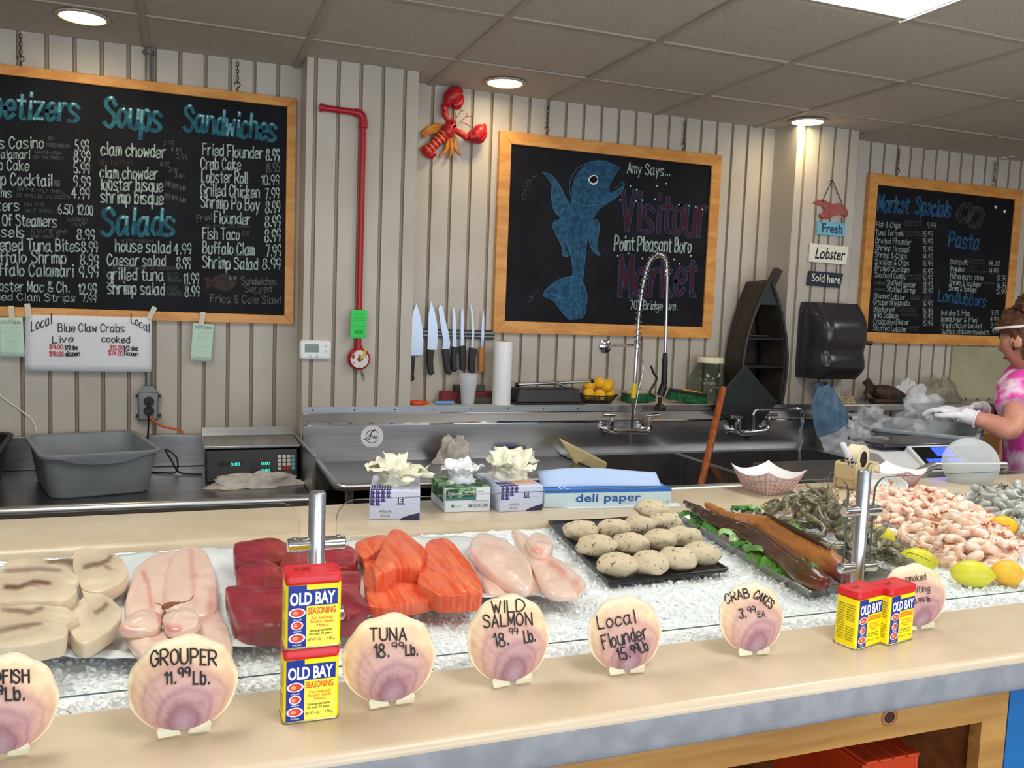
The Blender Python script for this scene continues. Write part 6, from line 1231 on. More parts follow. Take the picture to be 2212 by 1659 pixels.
# ================================================================== boxes on the rear ledge
BOXW = mat('pale_lilac_card', (208, 214, 238), rough=.45); BOXP = mat('purple_print', (76, 66, 140), rough=.45); NAVY = mat('navy_print', (44, 40, 84), rough=.45); LGREY = mat('label_card', (222, 226, 236), rough=.5)
GREEN = mat('dark_green_print', (38, 74, 52), rough=.4, c2=(120, 176, 112), scale=38, lo=.5, hi=.56); TEALP = mat('teal_print', (60, 120, 126), rough=.4); SKINP = mat('peach_print', (226, 176, 156), rough=.5)
GLV = mat('cream_latex', (240, 238, 214), rough=.5, sss=.1); GLVW = mat('white_vinyl_glove', (238, 240, 242), rough=.4, sss=.1)
def carton(label, fl, fr, h, depth, kind, words):
    a, b = U(*fl, z=CT), U(*fr, z=CT); a.z = b.z = CT+.0005; X = (b-a); w = X.length; X.normalize(); N = V((X.y, -X.x, 0)); D = -N*depth; Z = V((0, 0, 1))
    t = thing('glove_box', label, 'box', (a+b)/2, 'disposable glove boxes')
    m = MB(); m.prism([a, b, b+D, a+D], Z*h); m.build('carton', BOXW if kind != 'g' else mat('white_card', (228, 234, 242), rough=.45), t, bevel=.0015)
    F = lambda u, v, l=.0006: a+X*(u*w)+Z*(v*h)+N*l
    T = lambda u, v, l=.0006: a+X*(u*w)+D*v+Z*(h+l)
    L = lambda u, v, l=.0006: a+D*u+Z*(v*h)-X*l
    def q(mb, f, u0, v0, u1, v1, mi=0, l=.0006): mb.add([f(u0, v0, l), f(u1, v0, l), f(u1, v1, l), f(u0, v1, l)], [(0, 1, 2, 3)], mi)
    m = MB()
    if kind != 'g':
        for i in range(4):
            for j in range(4):
                if i+(3-j) > 5: continue
                u, v = .02+.105*i, .48+.135*j
                if v-.02 < .30+.10*i: continue
                for (du, dv, ww, hh) in ((0, 0, .028, .14), (.036, 0, .028, .14), (0, 0, .09, .035), (0, .05, .09, .02)): q(m, F, u+du, v+dv, u+du+ww, min(1, v+dv+hh))
        for i in range(4):
            for j in range(2):
                u, v = .02+.105*i, .02+.16*j
                for (du, dv, ww, hh) in ((0, 0, .03, .15), (.05, 0, .03, .15), (0, 0, .1, .04)): q(m, T, u+du, v+dv, u+du+ww, v+dv+hh)
        m.build('check_print', BOXP, t, ang=0)
        m = MB(); m.add([F(1-.40+.40*k/10, .0 if k == 0 else .25*(k/10)**.6) for k in range(11)]+[F(.999, 0.0)], [tuple(range(12))]); m.build('swoosh_print', NAVY, t, ang=0)
        m = MB(); q(m, F, .56, .55, .67, .78); q(m, F, .54, .53, .70, .555); m.build('logo_block', BOXP, t, ang=0)
        printed("E", F(.585, .59), F(.645, .59), Z*(.16*h), 'logo_lettering', TW, t, N, .02, .0011)
        printed("--- -----", F(.70, .55), F(.94, .55), Z*(.045*h), 'small_lettering', BOXP, t, N, 0, .0008)
        m = MB(); q(m, F, .13, .24, .50, .36); q(m, F, .13, .09, .50, .21); m.build('size_label', LGREY, t, ang=0)
        printed(words[0], F(.20, .265), F(.44, .265), Z*(.07*h), 'size_lettering', GREYINK, t, N, .01, .0012); printed(words[1], F(.22, .115), F(.41, .115), Z*(.07*h), 'size_lettering', GREYINK, t, N, .01, .0012)
        m = MB(); q(m, T, .30, .12, .95, .95, l=.0004); m.build('top_panel', SKINP if words[0] == 'LARGE' else BOXW, t, ang=0)
    else:
        m = MB(); q(m, F, .01, .52, .68, .99); m.build('green_band', GREEN, t, ang=0)
        m = MB(); q(m, T, 0, .02, 1, .98); m.build('green_top', GREEN, t, ang=0)
        m = MB(); q(m, L, .12, .35, .98, .99); m.build('green_side', GREEN, t, ang=0)
        m = MB(); q(m, F, .01, .50, .68, .62, l=.0009); m.build('teal_band', TEALP, t, ang=0)
        printed("Emerald", F(.06, .72), F(.36, .72), Z*(.13*h), 'brand_lettering', TW, t, N, .01, .0012); printed("POWDER", F(.42, .79), F(.66, .79), Z*(.09*h), 'kind_lettering', TW, t, N, .01, .0012); printed("VINYL", F(.70, .80), F(.86, .80), Z*(.07*h), 'kind_lettering', GREYINK, t, N, 0, .0009)
        printed("MEDIUM", F(.52, .18), F(.94, .18), Z*(.16*h), 'size_lettering', GREYINK, t, N, .01, .0008); printed("ITEM# VN5706", F(.60, .42), F(.94, .42), Z*(.06*h), 'small_lettering', GREYINK, t, N, 0, .0008); printed("Emerald", F(.20, .22), F(.34, .22), Z*(.06*h), 'small_lettering', TEALP, t, N, 0, .0008)
        m = MB(); q(m, F, .14, .20, .19, .33); m.build('logo_block', TEALP, t, ang=0)
    return T(.5, .45, 0)
def tuft(label, c, r, h, n, m_, seed, peaks):
    rr = random.Random(seed); mb = MB()
    def lobe(d, L, wd, lift, rollv):
        d = V(d).normalized(); s = V((-d.y, d.x, 0)); s = s.normalized() if s.length > 1e-3 else V((1, 0, 0))
        def f(u, w):
            a = (u-.5)*2; x = w*L; z = lift*math.sin(min(1, w*1.15)*PI*.62)
            p = c+d*x*V((d.x, d.y, 0)).length+s*(a*wd*(.5+.9*math.sin(PI*min(1, .15+.75*w))))+V((0, 0, .004+z+abs(a)**2*wd*rollv*(1-w*.6)))
            return p+V((noise.noise(V((u*3, w*4, seed+L*90))), noise.noise(V((u*3+7, w*4, seed))), noise.noise(V((u*4, w*5+3, seed+wd*50)))*1.2))*.010
        mb.grid(f, 10, 14)
    for az, L, wd, lf, rl in peaks: lobe((math.cos(math.radians(az)), math.sin(math.radians(az)), 0), L*r, wd*r, lf*h, rl)
    nu, nv = 36, 14; vs = []
    for i in range(nv+1):
        for k in range(nu):
            th = PI/2*i/nv; ph = 2*PI*k/nu; d = V((math.cos(th)*math.cos(ph), math.cos(th)*math.sin(ph), math.sin(th)))
            q = 1+.5*noise.noise(d*2.1+V((seed, 0, 0)))+.35*abs(noise.noise(d*5+V((0, seed, 0))))
            vs.append(c+V((d.x*r*.55, d.y*r*.5, d.z*h*.72))*q)
    mb.add(vs, [(i*nu+k, i*nu+(k+1) % nu, (i+1)*nu+(k+1) % nu, (i+1)*nu+k) for i in range(nv) for k in range(nu)])
    tag(mb.build('disposable_glove', m_, ang=70, solid=.0008, loc=c), label, 'glove', 'gloves pulled from their boxes')
c = carton('lilac checked glove box marked MEDIUM, nearest the steel post', (797, 1123), (906, 1124), .0725, .19, 'p', ('MEDIUM', 'HH101'))
tuft('cream latex gloves bursting from the MEDIUM lilac box', c, .075, .062, 7, GLV, 3, [(200, 1.0, .50, .6, .4), (150, .85, .45, .75, .3), (20, 1.1, .5, .5, .4), (-25, 1.25, .34, .35, .6), (-75, 1.05, .20, .25, .4), (80, .7, .30, 1.0, .6), (250, .6, .3, .6, .5)])
c = carton('green and white glove box marked MEDIUM in the middle', (961, 1108), (1058, 1104), .062, .155, 'g', None)
tuft('white vinyl glove pulled up out of the green box', c, .06, .055, 5, GLVW, 9, [(100, .6, .45, .9, .4), (-80, .95, .28, .7, .3), (170, .9, .45, .6, .4), (15, .95, .5, .65, .4)])
c = carton('lilac checked glove box marked LARGE beside the deli paper', (1079, 1107), (1171, 1102), .066, .19, 'p', ('LARGE', 'HH102'))
tuft('cream latex gloves heaped on the LARGE lilac box', c+V((.005, .01, 0)), .075, .085, 7, GLV, 17, [(110, .6, .55, .75, .4), (60, .6, .5, .8, .4), (200, .8, .5, .5, .4), (0, 1.0, .28, .5, .5), (-60, .9, .36, .35, .5), (-110, .8, .3, .3, .5)])
# deli paper box
a, b = U(1175, 1097, z=CT), U(1449, 1091, z=CT); a.z = b.z = CT+.0005; X = (b-a).normalized(); wd = (b-a).length; N = V((X.y, -X.x, 0)); h = .046; dp = .105; Z = V((0, 0, 1))
t = thing('deli_paper_box', 'long white and blue box of deli paper with a sheet pulled out', 'box', (a+b)/2)
m = MB(); m.prism([a, b, b-N*dp, a-N*dp], Z*h); m.build('carton', mat('pale_mint_card', (212, 230, 236), rough=.45), t, bevel=.0015)
DB = mat('deli_blue', (30, 112, 206), rough=.4); F = lambda u, v: a+X*(u*wd)+Z*(v*h)+N*.0006
m = MB(); m.add([a+Z*(h+.0007), b+Z*(h+.0007), b-N*dp+Z*(h+.0007), a-N*dp+Z*(h+.0007)], [(0, 1, 2, 3)]); m.add([F(0, .84), F(1, .84), F(1, 1), F(0, 1)], [(0, 1, 2, 3)]); m.build('blue_top', DB, t, ang=0)
printed("deli paper", F(.24, .30), F(.755, .30), Z*(.48*h), 'title_lettering', mat('deli_title', (24, 92, 170), rough=.4), t, N, .012); printed("SW-15", F(.89, .12), F(.985, .12), Z*(.16*h), 'size_lettering', mat('deli_grey', (110, 160, 200), rough=.4), t, N); printed("standard weight", F(.60, .17), F(.78, .17), Z*(.07*h), 'small_lettering', MATS['deli_grey'], t, N)
TP = lambda u, v: a+X*(u*wd)-N*(dp*v)+Z*(h+.0012)
printed("FL", TP(.13, .1), TP(.20, .1), TP(0, .5)-TP(0, 0), 'top_lettering', TW, t, Z, .02, .0004); printed("SW-15", TP(.88, .15), TP(.97, .15), TP(0, .3)-TP(0, 0), 'top_lettering', TW, t, Z, 0, .0004)
m = MB()
def shf(u, w):
    p = a+X*(wd*(.0+.95*u))-N*(dp*(.30+.42*w+.05*math.sin(u*5)))+Z*(h+.002+.036*w+.007*math.sin(u*4.2)*w); return p
m.grid(shf, 20, 6); tag(m.build('deli_sheet', mat('blue_white_paper', (176, 198, 232), rough=.7), solid=.0006, loc=(a+b)/2), 'sheet of pale deli paper sticking up from its blue box', 'paper')
m = MB(); m.prism([a+N*.018+X*.06, a+N*.02+X*(wd+.02), b-N*.02+X*.03, a+X*.05-N*.02], Z*.0004); tag(m.build('loose_sheet', PAPER, ang=0, loc=a), 'loose white sheet lying under the deli paper box', 'paper')
# red checked paper boats
BOATW = mat('boat_white', (240, 238, 238), rough=.6); BOATP = mat('boat_pink_check', (226, 206, 208), rough=.6); BOATR = mat('boat_red_line', (196, 132, 140), rough=.6)
def boat(label, c, yaw, s, h):
    t = thing('paper_boat', label, 'food tray', c, 'red checked paper food trays'); R = rot('Z', yaw); C = V(c); k = s/2; kb = s*.31
    out = MB(); inn = MB(); chk = MB()
    for i in range(4):
        A = rot('Z', 90*i)
        def f(u, w, l=0):
            e = (u-.5)*2; kk = kb+(k-kb)*w; z = h*w*(.78+.30*abs(e)**2.2); bow = .010*w*math.sin(PI*u); return C+R @ (A @ V((e*kk, -kk-bow-l, z+.0005)))
        out.grid(lambda u, w: f(u, w), 12, 8); inn.grid(lambda u, w: f(1-u, w, -.0012), 12, 8)
        for j in range(7): ribbon(chk, [f(.06+.88*j/6, .03+.94*q/6, .0005) for q in range(7)], .0022, (R @ (A @ V((0, -1, .3)))).normalized())
        for j in range(5): ribbon(chk, [f(.02+.96*q/8, .12+.2*j, .0005) for q in range(9)], .0018, (R @ (A @ V((0, -1, .3)))).normalized())
    inn.add([C+R @ V((x*kb, y*kb, .0015)) for x, y in ((-1, -1), (1, -1), (1, 1), (-1, 1))], [(0, 1, 2, 3)]); out.add([C+R @ V((x*kb, y*kb, .0004)) for x, y in ((-1, 1), (1, 1), (1, -1), (-1, -1))], [(0, 1, 2, 3)])
    out.build('outer_wall', BOATP, t, ang=40); inn.build('liner', BOATW, t, ang=40); chk.build('check_lines', BOATR, t, ang=0)
boat('red checked paper food tray on the rear ledge behind the smoked fish', (1.655, 2.145, CT+.0005), 8, .158, .072)
c = U(1995, 1050, z=CT); boat('red checked paper food tray behind the cooked shrimp', (2.16, 2.15, CT+.0005), 20, .14, .058)
# ================================================================== towel dispenser, signs and boat shelf on the far pier
t = thing('towel_dispenser', 'dark grey paper towel dispenser mounted on the far pier', 'dispenser', (3.40, 3.9, 1.25))
SMOKE = mat('smoke_plastic', (52, 50, 54), rough=.22, c2=(44, 42, 46), scale=3); x0, x1 = 3.22, 3.575
def tdf(u, w):
    # front shell: w = height, u = across
    z = 1.245+.42*w; dpt = .215*(1-.42*max(0, (w-.62)/.38)**1.8)*(1-.30*max(0, (.16-w)/.16)**1.3)-.018*math.exp(-((w-.36)/.10)**2)
    e = (u-.5)*2; ed = 1-.55*abs(e)**7; cr = 1-.06*max(0, (w-.85)/.15)-.05*max(0, (.12-w)/.12)
    return V(((x0+x1)/2+e*(x1-x0)/2*cr, 3.998-dpt*ed, z))
m = MB(); m.grid(tdf, 28, 36)
top = [tdf(i/28, 1) for i in range(29)]; bot = [tdf(i/28, 0) for i in range(29)]; lf = [tdf(0, j/36) for j in range(37)]; rt = [tdf(1, j/36) for j in range(37)]
for line, rv in ((top, 0), (bot, 1), (lf, 0), (rt, 1)):
    b_ = [V((p.x, 3.999, p.z)) for p in line]
    for i in range(len(line)-1): m.add([line[i], line[i+1], b_[i+1], b_[i]], [(0, 1, 2, 3) if rv else (3, 2, 1, 0)])
m.build('shell', SMOKE, t, ang=50)
q = U(1825, 724, y=3.80); m = MB(); m.tube([V((q.x-.028, 3.795, q.z)), V((q.x+.028, 3.795, q.z))], .012, 14, flat=1); m.v = [V((p.x, 3.793+(p.y-3.795)*.25, p.z)) for p in m.v]; bd = m.build('badge', mat('badge_grey', (150, 150, 156), rough=.4), t)
m = MB(); write(m, "SanTouch", V((q.x-.026, 3.789, q.z-.004)), V((q.x+.026, 3.789, q.z-.004)), V((0, 0, .009)), .0014, NF, .0012, 0); m.build('badge_lettering', INK, bd, ang=0)
m = MB(); m.tube([(x1-.01, 3.86, 1.452), (x1+.035, 3.84, 1.449)], .011, 10); m.build('lever', BLACKP, t)
# lobster sold here signs
sg = thing('hanging_sign', 'chain of small wooden signs reading Fresh Lobster Sold here under a red lobster', 'sign', (3.4, 3.985, 1.8))
SGY = 3.982
def board_px(cs, m_, nm): 
    mb = MB(); mb.prism([U(a, b, y=SGY) for a, b in cs], (0, .011, 0)); return mb.build(nm, m_, sg, bevel=.001)
lobr = mat('faded_lobster_red', (168, 92, 84), rough=.6, c2=(150, 76, 70), scale=14); S3 = lambda p: U(1680+p[0]/3.77, 340+p[1]/3.77, y=SGY)
m = MB(); m.prism(smooth_loop([S3(p) for p in ((298, 370), (330, 346), (390, 352), (450, 380), (500, 372), (550, 400), (574, 450), (560, 488), (535, 470), (500, 468), (455, 480), (420, 500), (372, 500), (345, 470), (385, 440), (370, 400), (330, 385))], 4), (0, .011, 0)); m.build('lobster_cutout', lobr, sg, bevel=.001)
board_px(((1767, 477), (1827, 482), (1825, 511), (1765, 506)), mat('sign_blue', (118, 182, 208), rough=.6), 'fresh_board'); board_px(((1752, 525), (1833, 533), (1828, 572), (1748, 565)), mat('sign_cream', (236, 234, 216), rough=.6), 'lobster_board'); board_px(((1749, 585), (1822, 591), (1815, 622), (1744, 616)), mat('sign_navy', (36, 42, 64), rough=.6), 'sold_here_board')
printed("Fresh", U(1775, 501, y=SGY), U(1819, 505, y=SGY), V((0, 0, .050)), 'fresh_lettering', mat('sign_dark', (44, 62, 74), rough=.6), sg, NF, .02, .001); printed("Lobster", U(1760, 558, y=SGY), U(1823, 562, y=SGY), V((.012, 0, .062)), 'lobster_lettering', INK, sg, NF, .015, .001); printed("Sold here", U(1753, 607, y=SGY), U(1815, 613, y=SGY), V((0, 0, .044)), 'sold_here_lettering', mat('sign_cream_paint', (226, 226, 196), rough=.6), sg, NF, .015, .001)
m = MB()
for a, b in (((1797, 390), (1776, 436)), ((1799, 390), (1820, 442)), ((1774, 470), (1774, 480)), ((1818, 468), (1818, 483)), ((1770, 507), (1768, 528)), ((1813, 511), (1812, 532)), ((1762, 568), (1760, 588)), ((1808, 571), (1806, 590))):
    A, B = U(*a, y=SGY-.002), U(*b, y=SGY-.002); n = max(2, int((B-A).length/.012)); m.tube([A, B], .0016, 5)
    for k in range(n): m.tube([A+(B-A)*((k+.2)/n), A+(B-A)*((k+.8)/n)], .0034, 6)
m.lathe([(.005, -.012), (.005, 0)], U(1798, 390, y=SGY), 8, (0, -1, 0)); m.build('chain', WIRE, sg)
# boat shaped shelf
bt = thing('boat_shelf', 'dark boat-shaped shelf standing on the ledge before the far pier', 'shelf', (2.98, 4.0, EZ))
BD = mat('boat_brown', (56, 46, 40), rough=.5, c2=(44, 36, 32), scale=6); BG = mat('boat_dark_green', (44, 50, 50), rough=.5); BI = mat('boat_inside', (26, 28, 28), rough=.6)
R = rot('Z', 3); BC = V((2.985, 4.062, EZ)); H = .69
def hw(v): return .155*math.sin(PI*min(1, .40+.60*max(0, v)))**.75 if v < .9 else .155*math.sin(PI*.94)**.75*(1-v)/.1
def wf_(v): return .132+.020*math.sin(PI*min(1, v*1.5)) if v < .3 else max(.004, .152*(1-((v-.3)/.7)**1.9))
def bp(s, v, k): return BC+R @ V((s*wf_(v)*(1-.26*k), .20*k-.10, H*v*(1-.02*k)))
m = MB()
for s in (-1, 1): m.grid((lambda s: lambda u, w: bp(s, w, u if s > 0 else 1-u))(s), 6, 26)
m.grid(lambda u, w: bp((u-.5)*2, w, 1), 6, 26); m.build('hull', BD, bt, ang=40, solid=.008)
m = MB(); rim = [bp(-1, k/26, 0) for k in range(27)]+[bp(1, 1-k/26, 0) for k in range(27)]; m.tube(rim, .009, 8); m.build('gunwale', BG, bt)
for v in (.02, .30, .52):
    m = MB(); w0 = wf_(v)-.006; q = [BC+R @ V((a*w0*(1 if b < 0 else .76), b, H*v)) for a, b in ((-1, -.095), (1, -.095), (1, .09), (-1, .09))]; m.prism(q, (0, 0, .012)); m.build('shelf_board', BI, bt, ang=0)
m = MB(); v = .82; m.add([bp(-1, .80, .02), bp(1, .80, .02), bp(.6, .90, .02), bp(0, .985, .02), bp(-.6, .90, .02)], [(0, 1, 2, 3, 4)]); m.build('bow_deck', BG, bt, ang=0)
m = MB(); a = BC+R @ V((0, -.06, H*.86)); m.prism([a+R @ V((-.035, -.02, 0)), a+R @ V((.015, -.02, -.01)), a+R @ V((.10, -.02, .15)), a+R @ V((.055, -.02, .165))], R @ V((0, .03, 0))); m.build('bow_stem', BD, bt, bevel=.003)
t = thing('utensil', 'shiny tongs and a bottle lying on the boat shelf board', 'utensil', BC+R @ V((0, 0, H*.52+.013)))
m = MB(); z = H*.52+.02; m.tube([BC+R @ V((-.09, -.06, z)), BC+R @ V((.07, -.05, z))], .006, 8); m.tube([BC+R @ V((-.09, -.03, z)), BC+R @ V((.07, -.045, z))], .006, 8); m.build('tongs', CHROME, t)
m = MB(); m.tube([BC+R @ V((-.10, -.01, z+.01)), BC+R @ V((-.06, 0, z+.01))], .013, 10); m.build('cap', WHITE_METAL, t)
# blue bag hanging from the far pier
BBAG = mat('blue_bag', (112, 148, 180), rough=.45, c2=(92, 128, 162), scale=12, bump=.4, bscale=30); BWH = mat('bag_white', (206, 212, 222), rough=.5); BBD = mat('bag_dark_blue', (66, 90, 112), rough=.5, c2=(56, 78, 100), scale=10)  # bag is blue above, white below, darker blue at the bottom
t = thing('blue_bag', 'crumpled blue and white plastic bag hanging below the towel dispenser', 'bag', U(1800, 900, y=3.86))
pth = [(1774, 830, 10), (1779, 858, 26), (1788, 890, 34), (1800, 920, 36), (1812, 945, 36), (1822, 970, 36), (1826, 1000, 34), (1828, 1030, 28)]
sm = smooth_path([V(p) for p in pth], 5); k_ = [0, 19, 29, len(sm)-1]
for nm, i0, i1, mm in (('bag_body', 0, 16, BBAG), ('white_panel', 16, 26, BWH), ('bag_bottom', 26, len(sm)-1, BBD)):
    def f(u, w, i0=i0, i1=i1, back=0):
        q = i0+(i1-i0)*w; i = min(int(q), len(sm)-2); p = sm[i]+(sm[i+1]-sm[i])*(q-i); e = (u-.5)*2; px = p.x+e*p.z*.95; pyy = p.y-e*p.z*.55
        P3 = U(px, pyy, y=3.86); P3.y += -.045*(1-e*e)*(1-2*back)+.012*noise.noise(V((e*3, q*.35, 2)))+.006*math.sin(e*9+q*.8); return P3
    m = MB(); m.grid(f, 16, 14); m.grid(lambda u, w: f(1-u, w, back=1), 16, 14); m.build(nm, mm, t, ang=60)
m = MB(); ribbon(m, smooth_path([U(a, b, y=3.80) for a, b in ((1828, 905), (1832, 915), (1829, 922), (1836, 925), (1834, 912), (1840, 918))], 3), .004, NF); m.build('bag_print', NAVY, t, ang=0)
# things on the steel ledge under the specials board
LZ2 = 1.089
BRN = mat('dark_carving', (74, 52, 42), rough=.6, c2=(48, 36, 30), scale=20, bump=.4, bscale=60)
fx = U(1868, 845, y=4.07).x; fx2 = U(1955, 850, y=4.07).x
t = thing('wooden_fish', 'dark brown carved fish lying on the steel ledge', 'ornament', ((fx+fx2)/2, 4.07, LZ2))
m = MB(); sp = smooth_path([V((fx+.06+(fx2-fx-.06)*k/4, 4.07, LZ2+.07-.012*k)) for k in range(5)], 4); n = len(sp); m.tube(sp, [.02+.034*math.sin(PI*min(1, .1+.85*k/(n-1))) for k in range(n)], 14); m.build('body', BRN, t)
m = MB(); m.prism([V((fx+.08, 4.06, LZ2+.08)), V((fx-.005, 4.06, LZ2+.045)), V((fx+.015, 4.06, LZ2+.09)), V((fx-.02, 4.06, LZ2+.115)), V((fx+.025, 4.06, LZ2+.145))], (0, .02, 0)); m.build('tail', BRN, t, bevel=.003)
m = MB(); m.box((fx+.17, 4.05, LZ2+.012), (.26, .06, .024)); m.build('base', BRN, t, bevel=.006)
c = U(1965, 862, y=4.07); rag('white crumpled paper towel on the steel ledge beside the carved fish', (c.x, 4.07, LZ2), (.13, .055, .125), 4.4, mat('paper_towel', (214, 214, 212), rough=.9), 'paper_towel', 'paper towel', .35)
c = U(2030, 862, y=4.07); rag('grey-green crumpled cloth on the steel ledge near the worker', (c.x, 4.07, LZ2), (.16, .055, .14), 6.8, mat('grey_green_cloth', (156, 150, 130), rough=.9, c2=(120, 114, 98), scale=9), 'cloth', 'cloth', .4)
c = U(1826, 852, y=4.03); rag('small pale bundle of wood shavings on the ledge below the dispenser', (c.x, 4.03, LZ2), (.075, .04, .05), 9.1, mat('pale_wood', (202, 184, 150), rough=.8, c2=(166, 142, 108), scale=40, stretch=(1, 1, 8)), 'wood_bundle', 'bundle', .3)
q = [U(a, b, y=4.195) for a, b in ((2056, 747), (2200, 758), (2200, 885), (2050, 880))]; xr = 5.45
m = MB(); m.prism([V((q[0].x, 4.186, q[0].z)), V((xr, 4.186, q[0].z)), V((xr, 4.186, 1.10)), V((q[0].x, 4.186, 1.10))], (0, .012, 0)); tag(m.build('beige_panel', mat('beige_board', (176, 172, 140), rough=.6, c2=(160, 156, 126), scale=4), ang=0, loc=(5, 4.19, 1.1)), 'plain beige panel fixed to the wall behind the worker', 'panel')
# ================================================================== side table, scale, tub
t = thing('side_table', 'low steel side table behind the shrimp carrying a scale and a tub', 'table', (2.75, 2.75, 0))
TZ = .965; m = MB(); m.box((2.69, 2.64, TZ-.015), (.90, .74, .03)); m.build('table_top', DSTEEL, t, bevel=.004)
for x in (2.28, 3.1):
    for y in (2.31, 2.97):
        m = MB(); m.tube([(x, y, 0), (x, y, TZ-.03)], .018, 10); m.build('leg', STEEL, t)
tub('grey bus tub under the worker\'s gloved hands', (2.94, 2.775, TZ+.001), .52, .40, .178, 39, GREYP)
WSC = mat('scale_grey', (196, 198, 200), rough=.35)
t = thing('digital_scale', 'grey digital scale with blue lit display panels on the side table', 'scale', (2.56, 2.42, TZ+.001))
m = MB(); m.prism([(2.34, 2.31, TZ+.001), (2.34, 2.58, TZ+.001), (2.34, 2.58, TZ+.14), (2.34, 2.42, TZ+.14), (2.34, 2.32, TZ+.085)], (.40, 0, 0)); m.build('body', WSC, t, bevel=.006)
m = MB(); m.box((2.55, 2.52, TZ+.162), (.36, .19, .012)); m.tube([(2.55, 2.52, TZ+.138), (2.55, 2.52, TZ+.158)], .05, 14); m.build('platter', mat('dark_platter', (90, 92, 96), rough=.25, metal=.9), t, bevel=.004)
a = V((2.47, 2.305, TZ+.088)); pu = V((.30, 0, 0)); pv = V((0, .115, .075)); pn = pu.cross(pv).normalized()
m = MB(); m.prism([a, a+pu, a+pu+pv, a+pv], -pn*.03); m.build('console', WSC, t, bevel=.004)
m = MB(); f = lambda u, v, l: a+pu*u+pv*v+pn*l; m.add([f(.04, .10, .001), f(.66, .10, .001), f(.66, .92, .001), f(.04, .92, .001)], [(0, 1, 2, 3)]); m.add([f(.70, .10, .001), f(.97, .10, .001), f(.97, .92, .001), f(.70, .92, .001)], [(0, 1, 2, 3)]); pb_ = m.build('panel_face', DWIN, t, ang=0)
BLU = mat('blue_lcd', (28, 60, 255), emit=2.6)
for u0, v0, u1, v1 in ((.32, .54, .62, .88), (.10, .14, .36, .46), (.40, .14, .64, .46)):
    m = MB(); m.add([f(u0, v0, .002), f(u1, v0, .002), f(u1, v1, .002), f(u0, v1, .002)], [(0, 1, 2, 3)]); m.build('lit_display', BLU, t, ang=0)
m = MB()
for i in range(3):
    for j in range(3): u, v = .73+.08*i, .18+.22*j; m.add([f(u, v, .002), f(u+.05, v, .002), f(u+.05, v+.12, .002), f(u, v+.12, .002)], [(0, 1, 2, 3)])
m.build('keypad', mat('keypad_grey', (90, 94, 96), rough=.5), t, ang=0)
r = [U(1964, 1030, y=2.262), U(2015, 1006, y=2.262), U(2170, 1006, y=2.262)]
t = thing('bent_steel_bar', 'bent brushed steel bar in front of the digital scale', 'rail', (r[1].x, 2.33, TZ))
m = MB(); m.tube(smooth_path([r[0], r[1]*.9+r[0]*.1, r[1]*.9+r[2]*.1, r[2]], 5), .015, 14); m.build('bar', STEEL, t)
m = MB(); m.tube([r[1]*.7+r[2]*.3, V(((r[1]*.7+r[2]*.3).x, 2.285, TZ))], .014, 10); m.tube([r[2], V((r[2].x, 2.285, TZ))], .014, 10); m.build('foot', STEEL, t)
m = MB(); m.box((4.05, 3.32, .945), (.42, .3, .16)); tag(m.build('cardboard_box', mat('brown_card', (176, 124, 76), rough=.8, c2=(164, 112, 66), scale=5), bevel=.003, loc=(4.05, 3.32, .865)), 'brown cardboard box standing behind the worker\'s forearm', 'box')
m = MB(); m.box((4.05, 3.32, .432), (.6, .40, .864)); tag(m.build('low_cabinet', mat('dark_cabinet', (58, 44, 44), rough=.5), bevel=.004, loc=(4.05, 3.32, 0)), 'low dark cabinet under the cardboard box', 'cabinet')
CLB = mat('clear_film', (226, 230, 238), rough=.12, alpha=.16, bump=.6, bscale=40, spec=.8)
def crumple(label, c, r, seed, yaw=0):
    mb = MB(); mb.ell(c, r, rot('Z', yaw), 40, 26, wob=.9, wf=22, seed=seed); tag(mb.build('plastic_bag', CLB, ang=70, loc=c), label, 'plastic bag')
c = U(1893, 968, y=2.55); crumple('crumpled clear plastic bag slumped at the near end of the tub', (c.x-.02, 2.57, TZ+.085), (.075, .06, .085), 3.0)
c = U(1885, 912, y=2.76); crumple('clear plastic bag corner hooked over the tub rim', (c.x+.02, 2.80, 1.165), (.11, .05, .05), 7.7, 20)
c = U(1993, 895, y=2.74); HB = V((c.x, 2.74, c.z)); crumple('clear plastic bag held in the worker\'s gloved hands over the tub', HB, (.11, .06, .075), 12.4, 10)
# dishes at the back of the ice and the tape dispenser
PLW = mat('white_melamine', (226, 228, 226), rough=.35, sss=.05); PLT = mat('milky_plastic', (190, 196, 196), rough=.4, alpha=.6)
tp = U(2097, 999, y=2.12); rr_ = (tp.z-CT)/2+.012
t = thing('serving_disc', 'round milky plastic disc standing upright at the back of the counter', 'plastic disc', (tp.x, 2.10, CT))
m = MB(); ax = (rot('Z', -42) @ V((0, -1, .35))).normalized(); m.lathe([(0, .010), (.055, .009), (.078, .004), (.088, -.004), (.086, -.006), (.074, .001), (0, .006)], (tp.x+.0, 2.12, CT+.068), 44, ax); m.build('plate', PLT, t)
c = U(1905, 1064, y=2.02)
t = thing('white_dish', 'white oval dish propped behind the steel post and the shrimp', 'dish', (c.x, 2.03, CT))
m = MB(); ax = (rot('Z', -40) @ V((0, -.85, .6))).normalized(); m.lathe([(0, -.012), (.045, -.012), (.066, .002), (.072, .005), (.068, .007), (.045, -.008), (0, -.008)], (c.x+.01, 2.03, CT+.030), 40, ax, sx=1.0, sy=.55); m.build('plate', PLW, t)
TAN = mat('tape_tan', (206, 186, 142), rough=.5, c2=(190, 168, 122), scale=8)
bx, by = U(1848, 1010, y=2.17).x, 2.165; R = rot('Z', 24); TC = V((bx, by, CT+.0005)); TPp = lambda x, y, z: TC+R @ V((x, y, z))
t = thing('tape_dispenser', 'tan weighted tape dispenser with a cream tape roll', 'tape dispenser', TC)
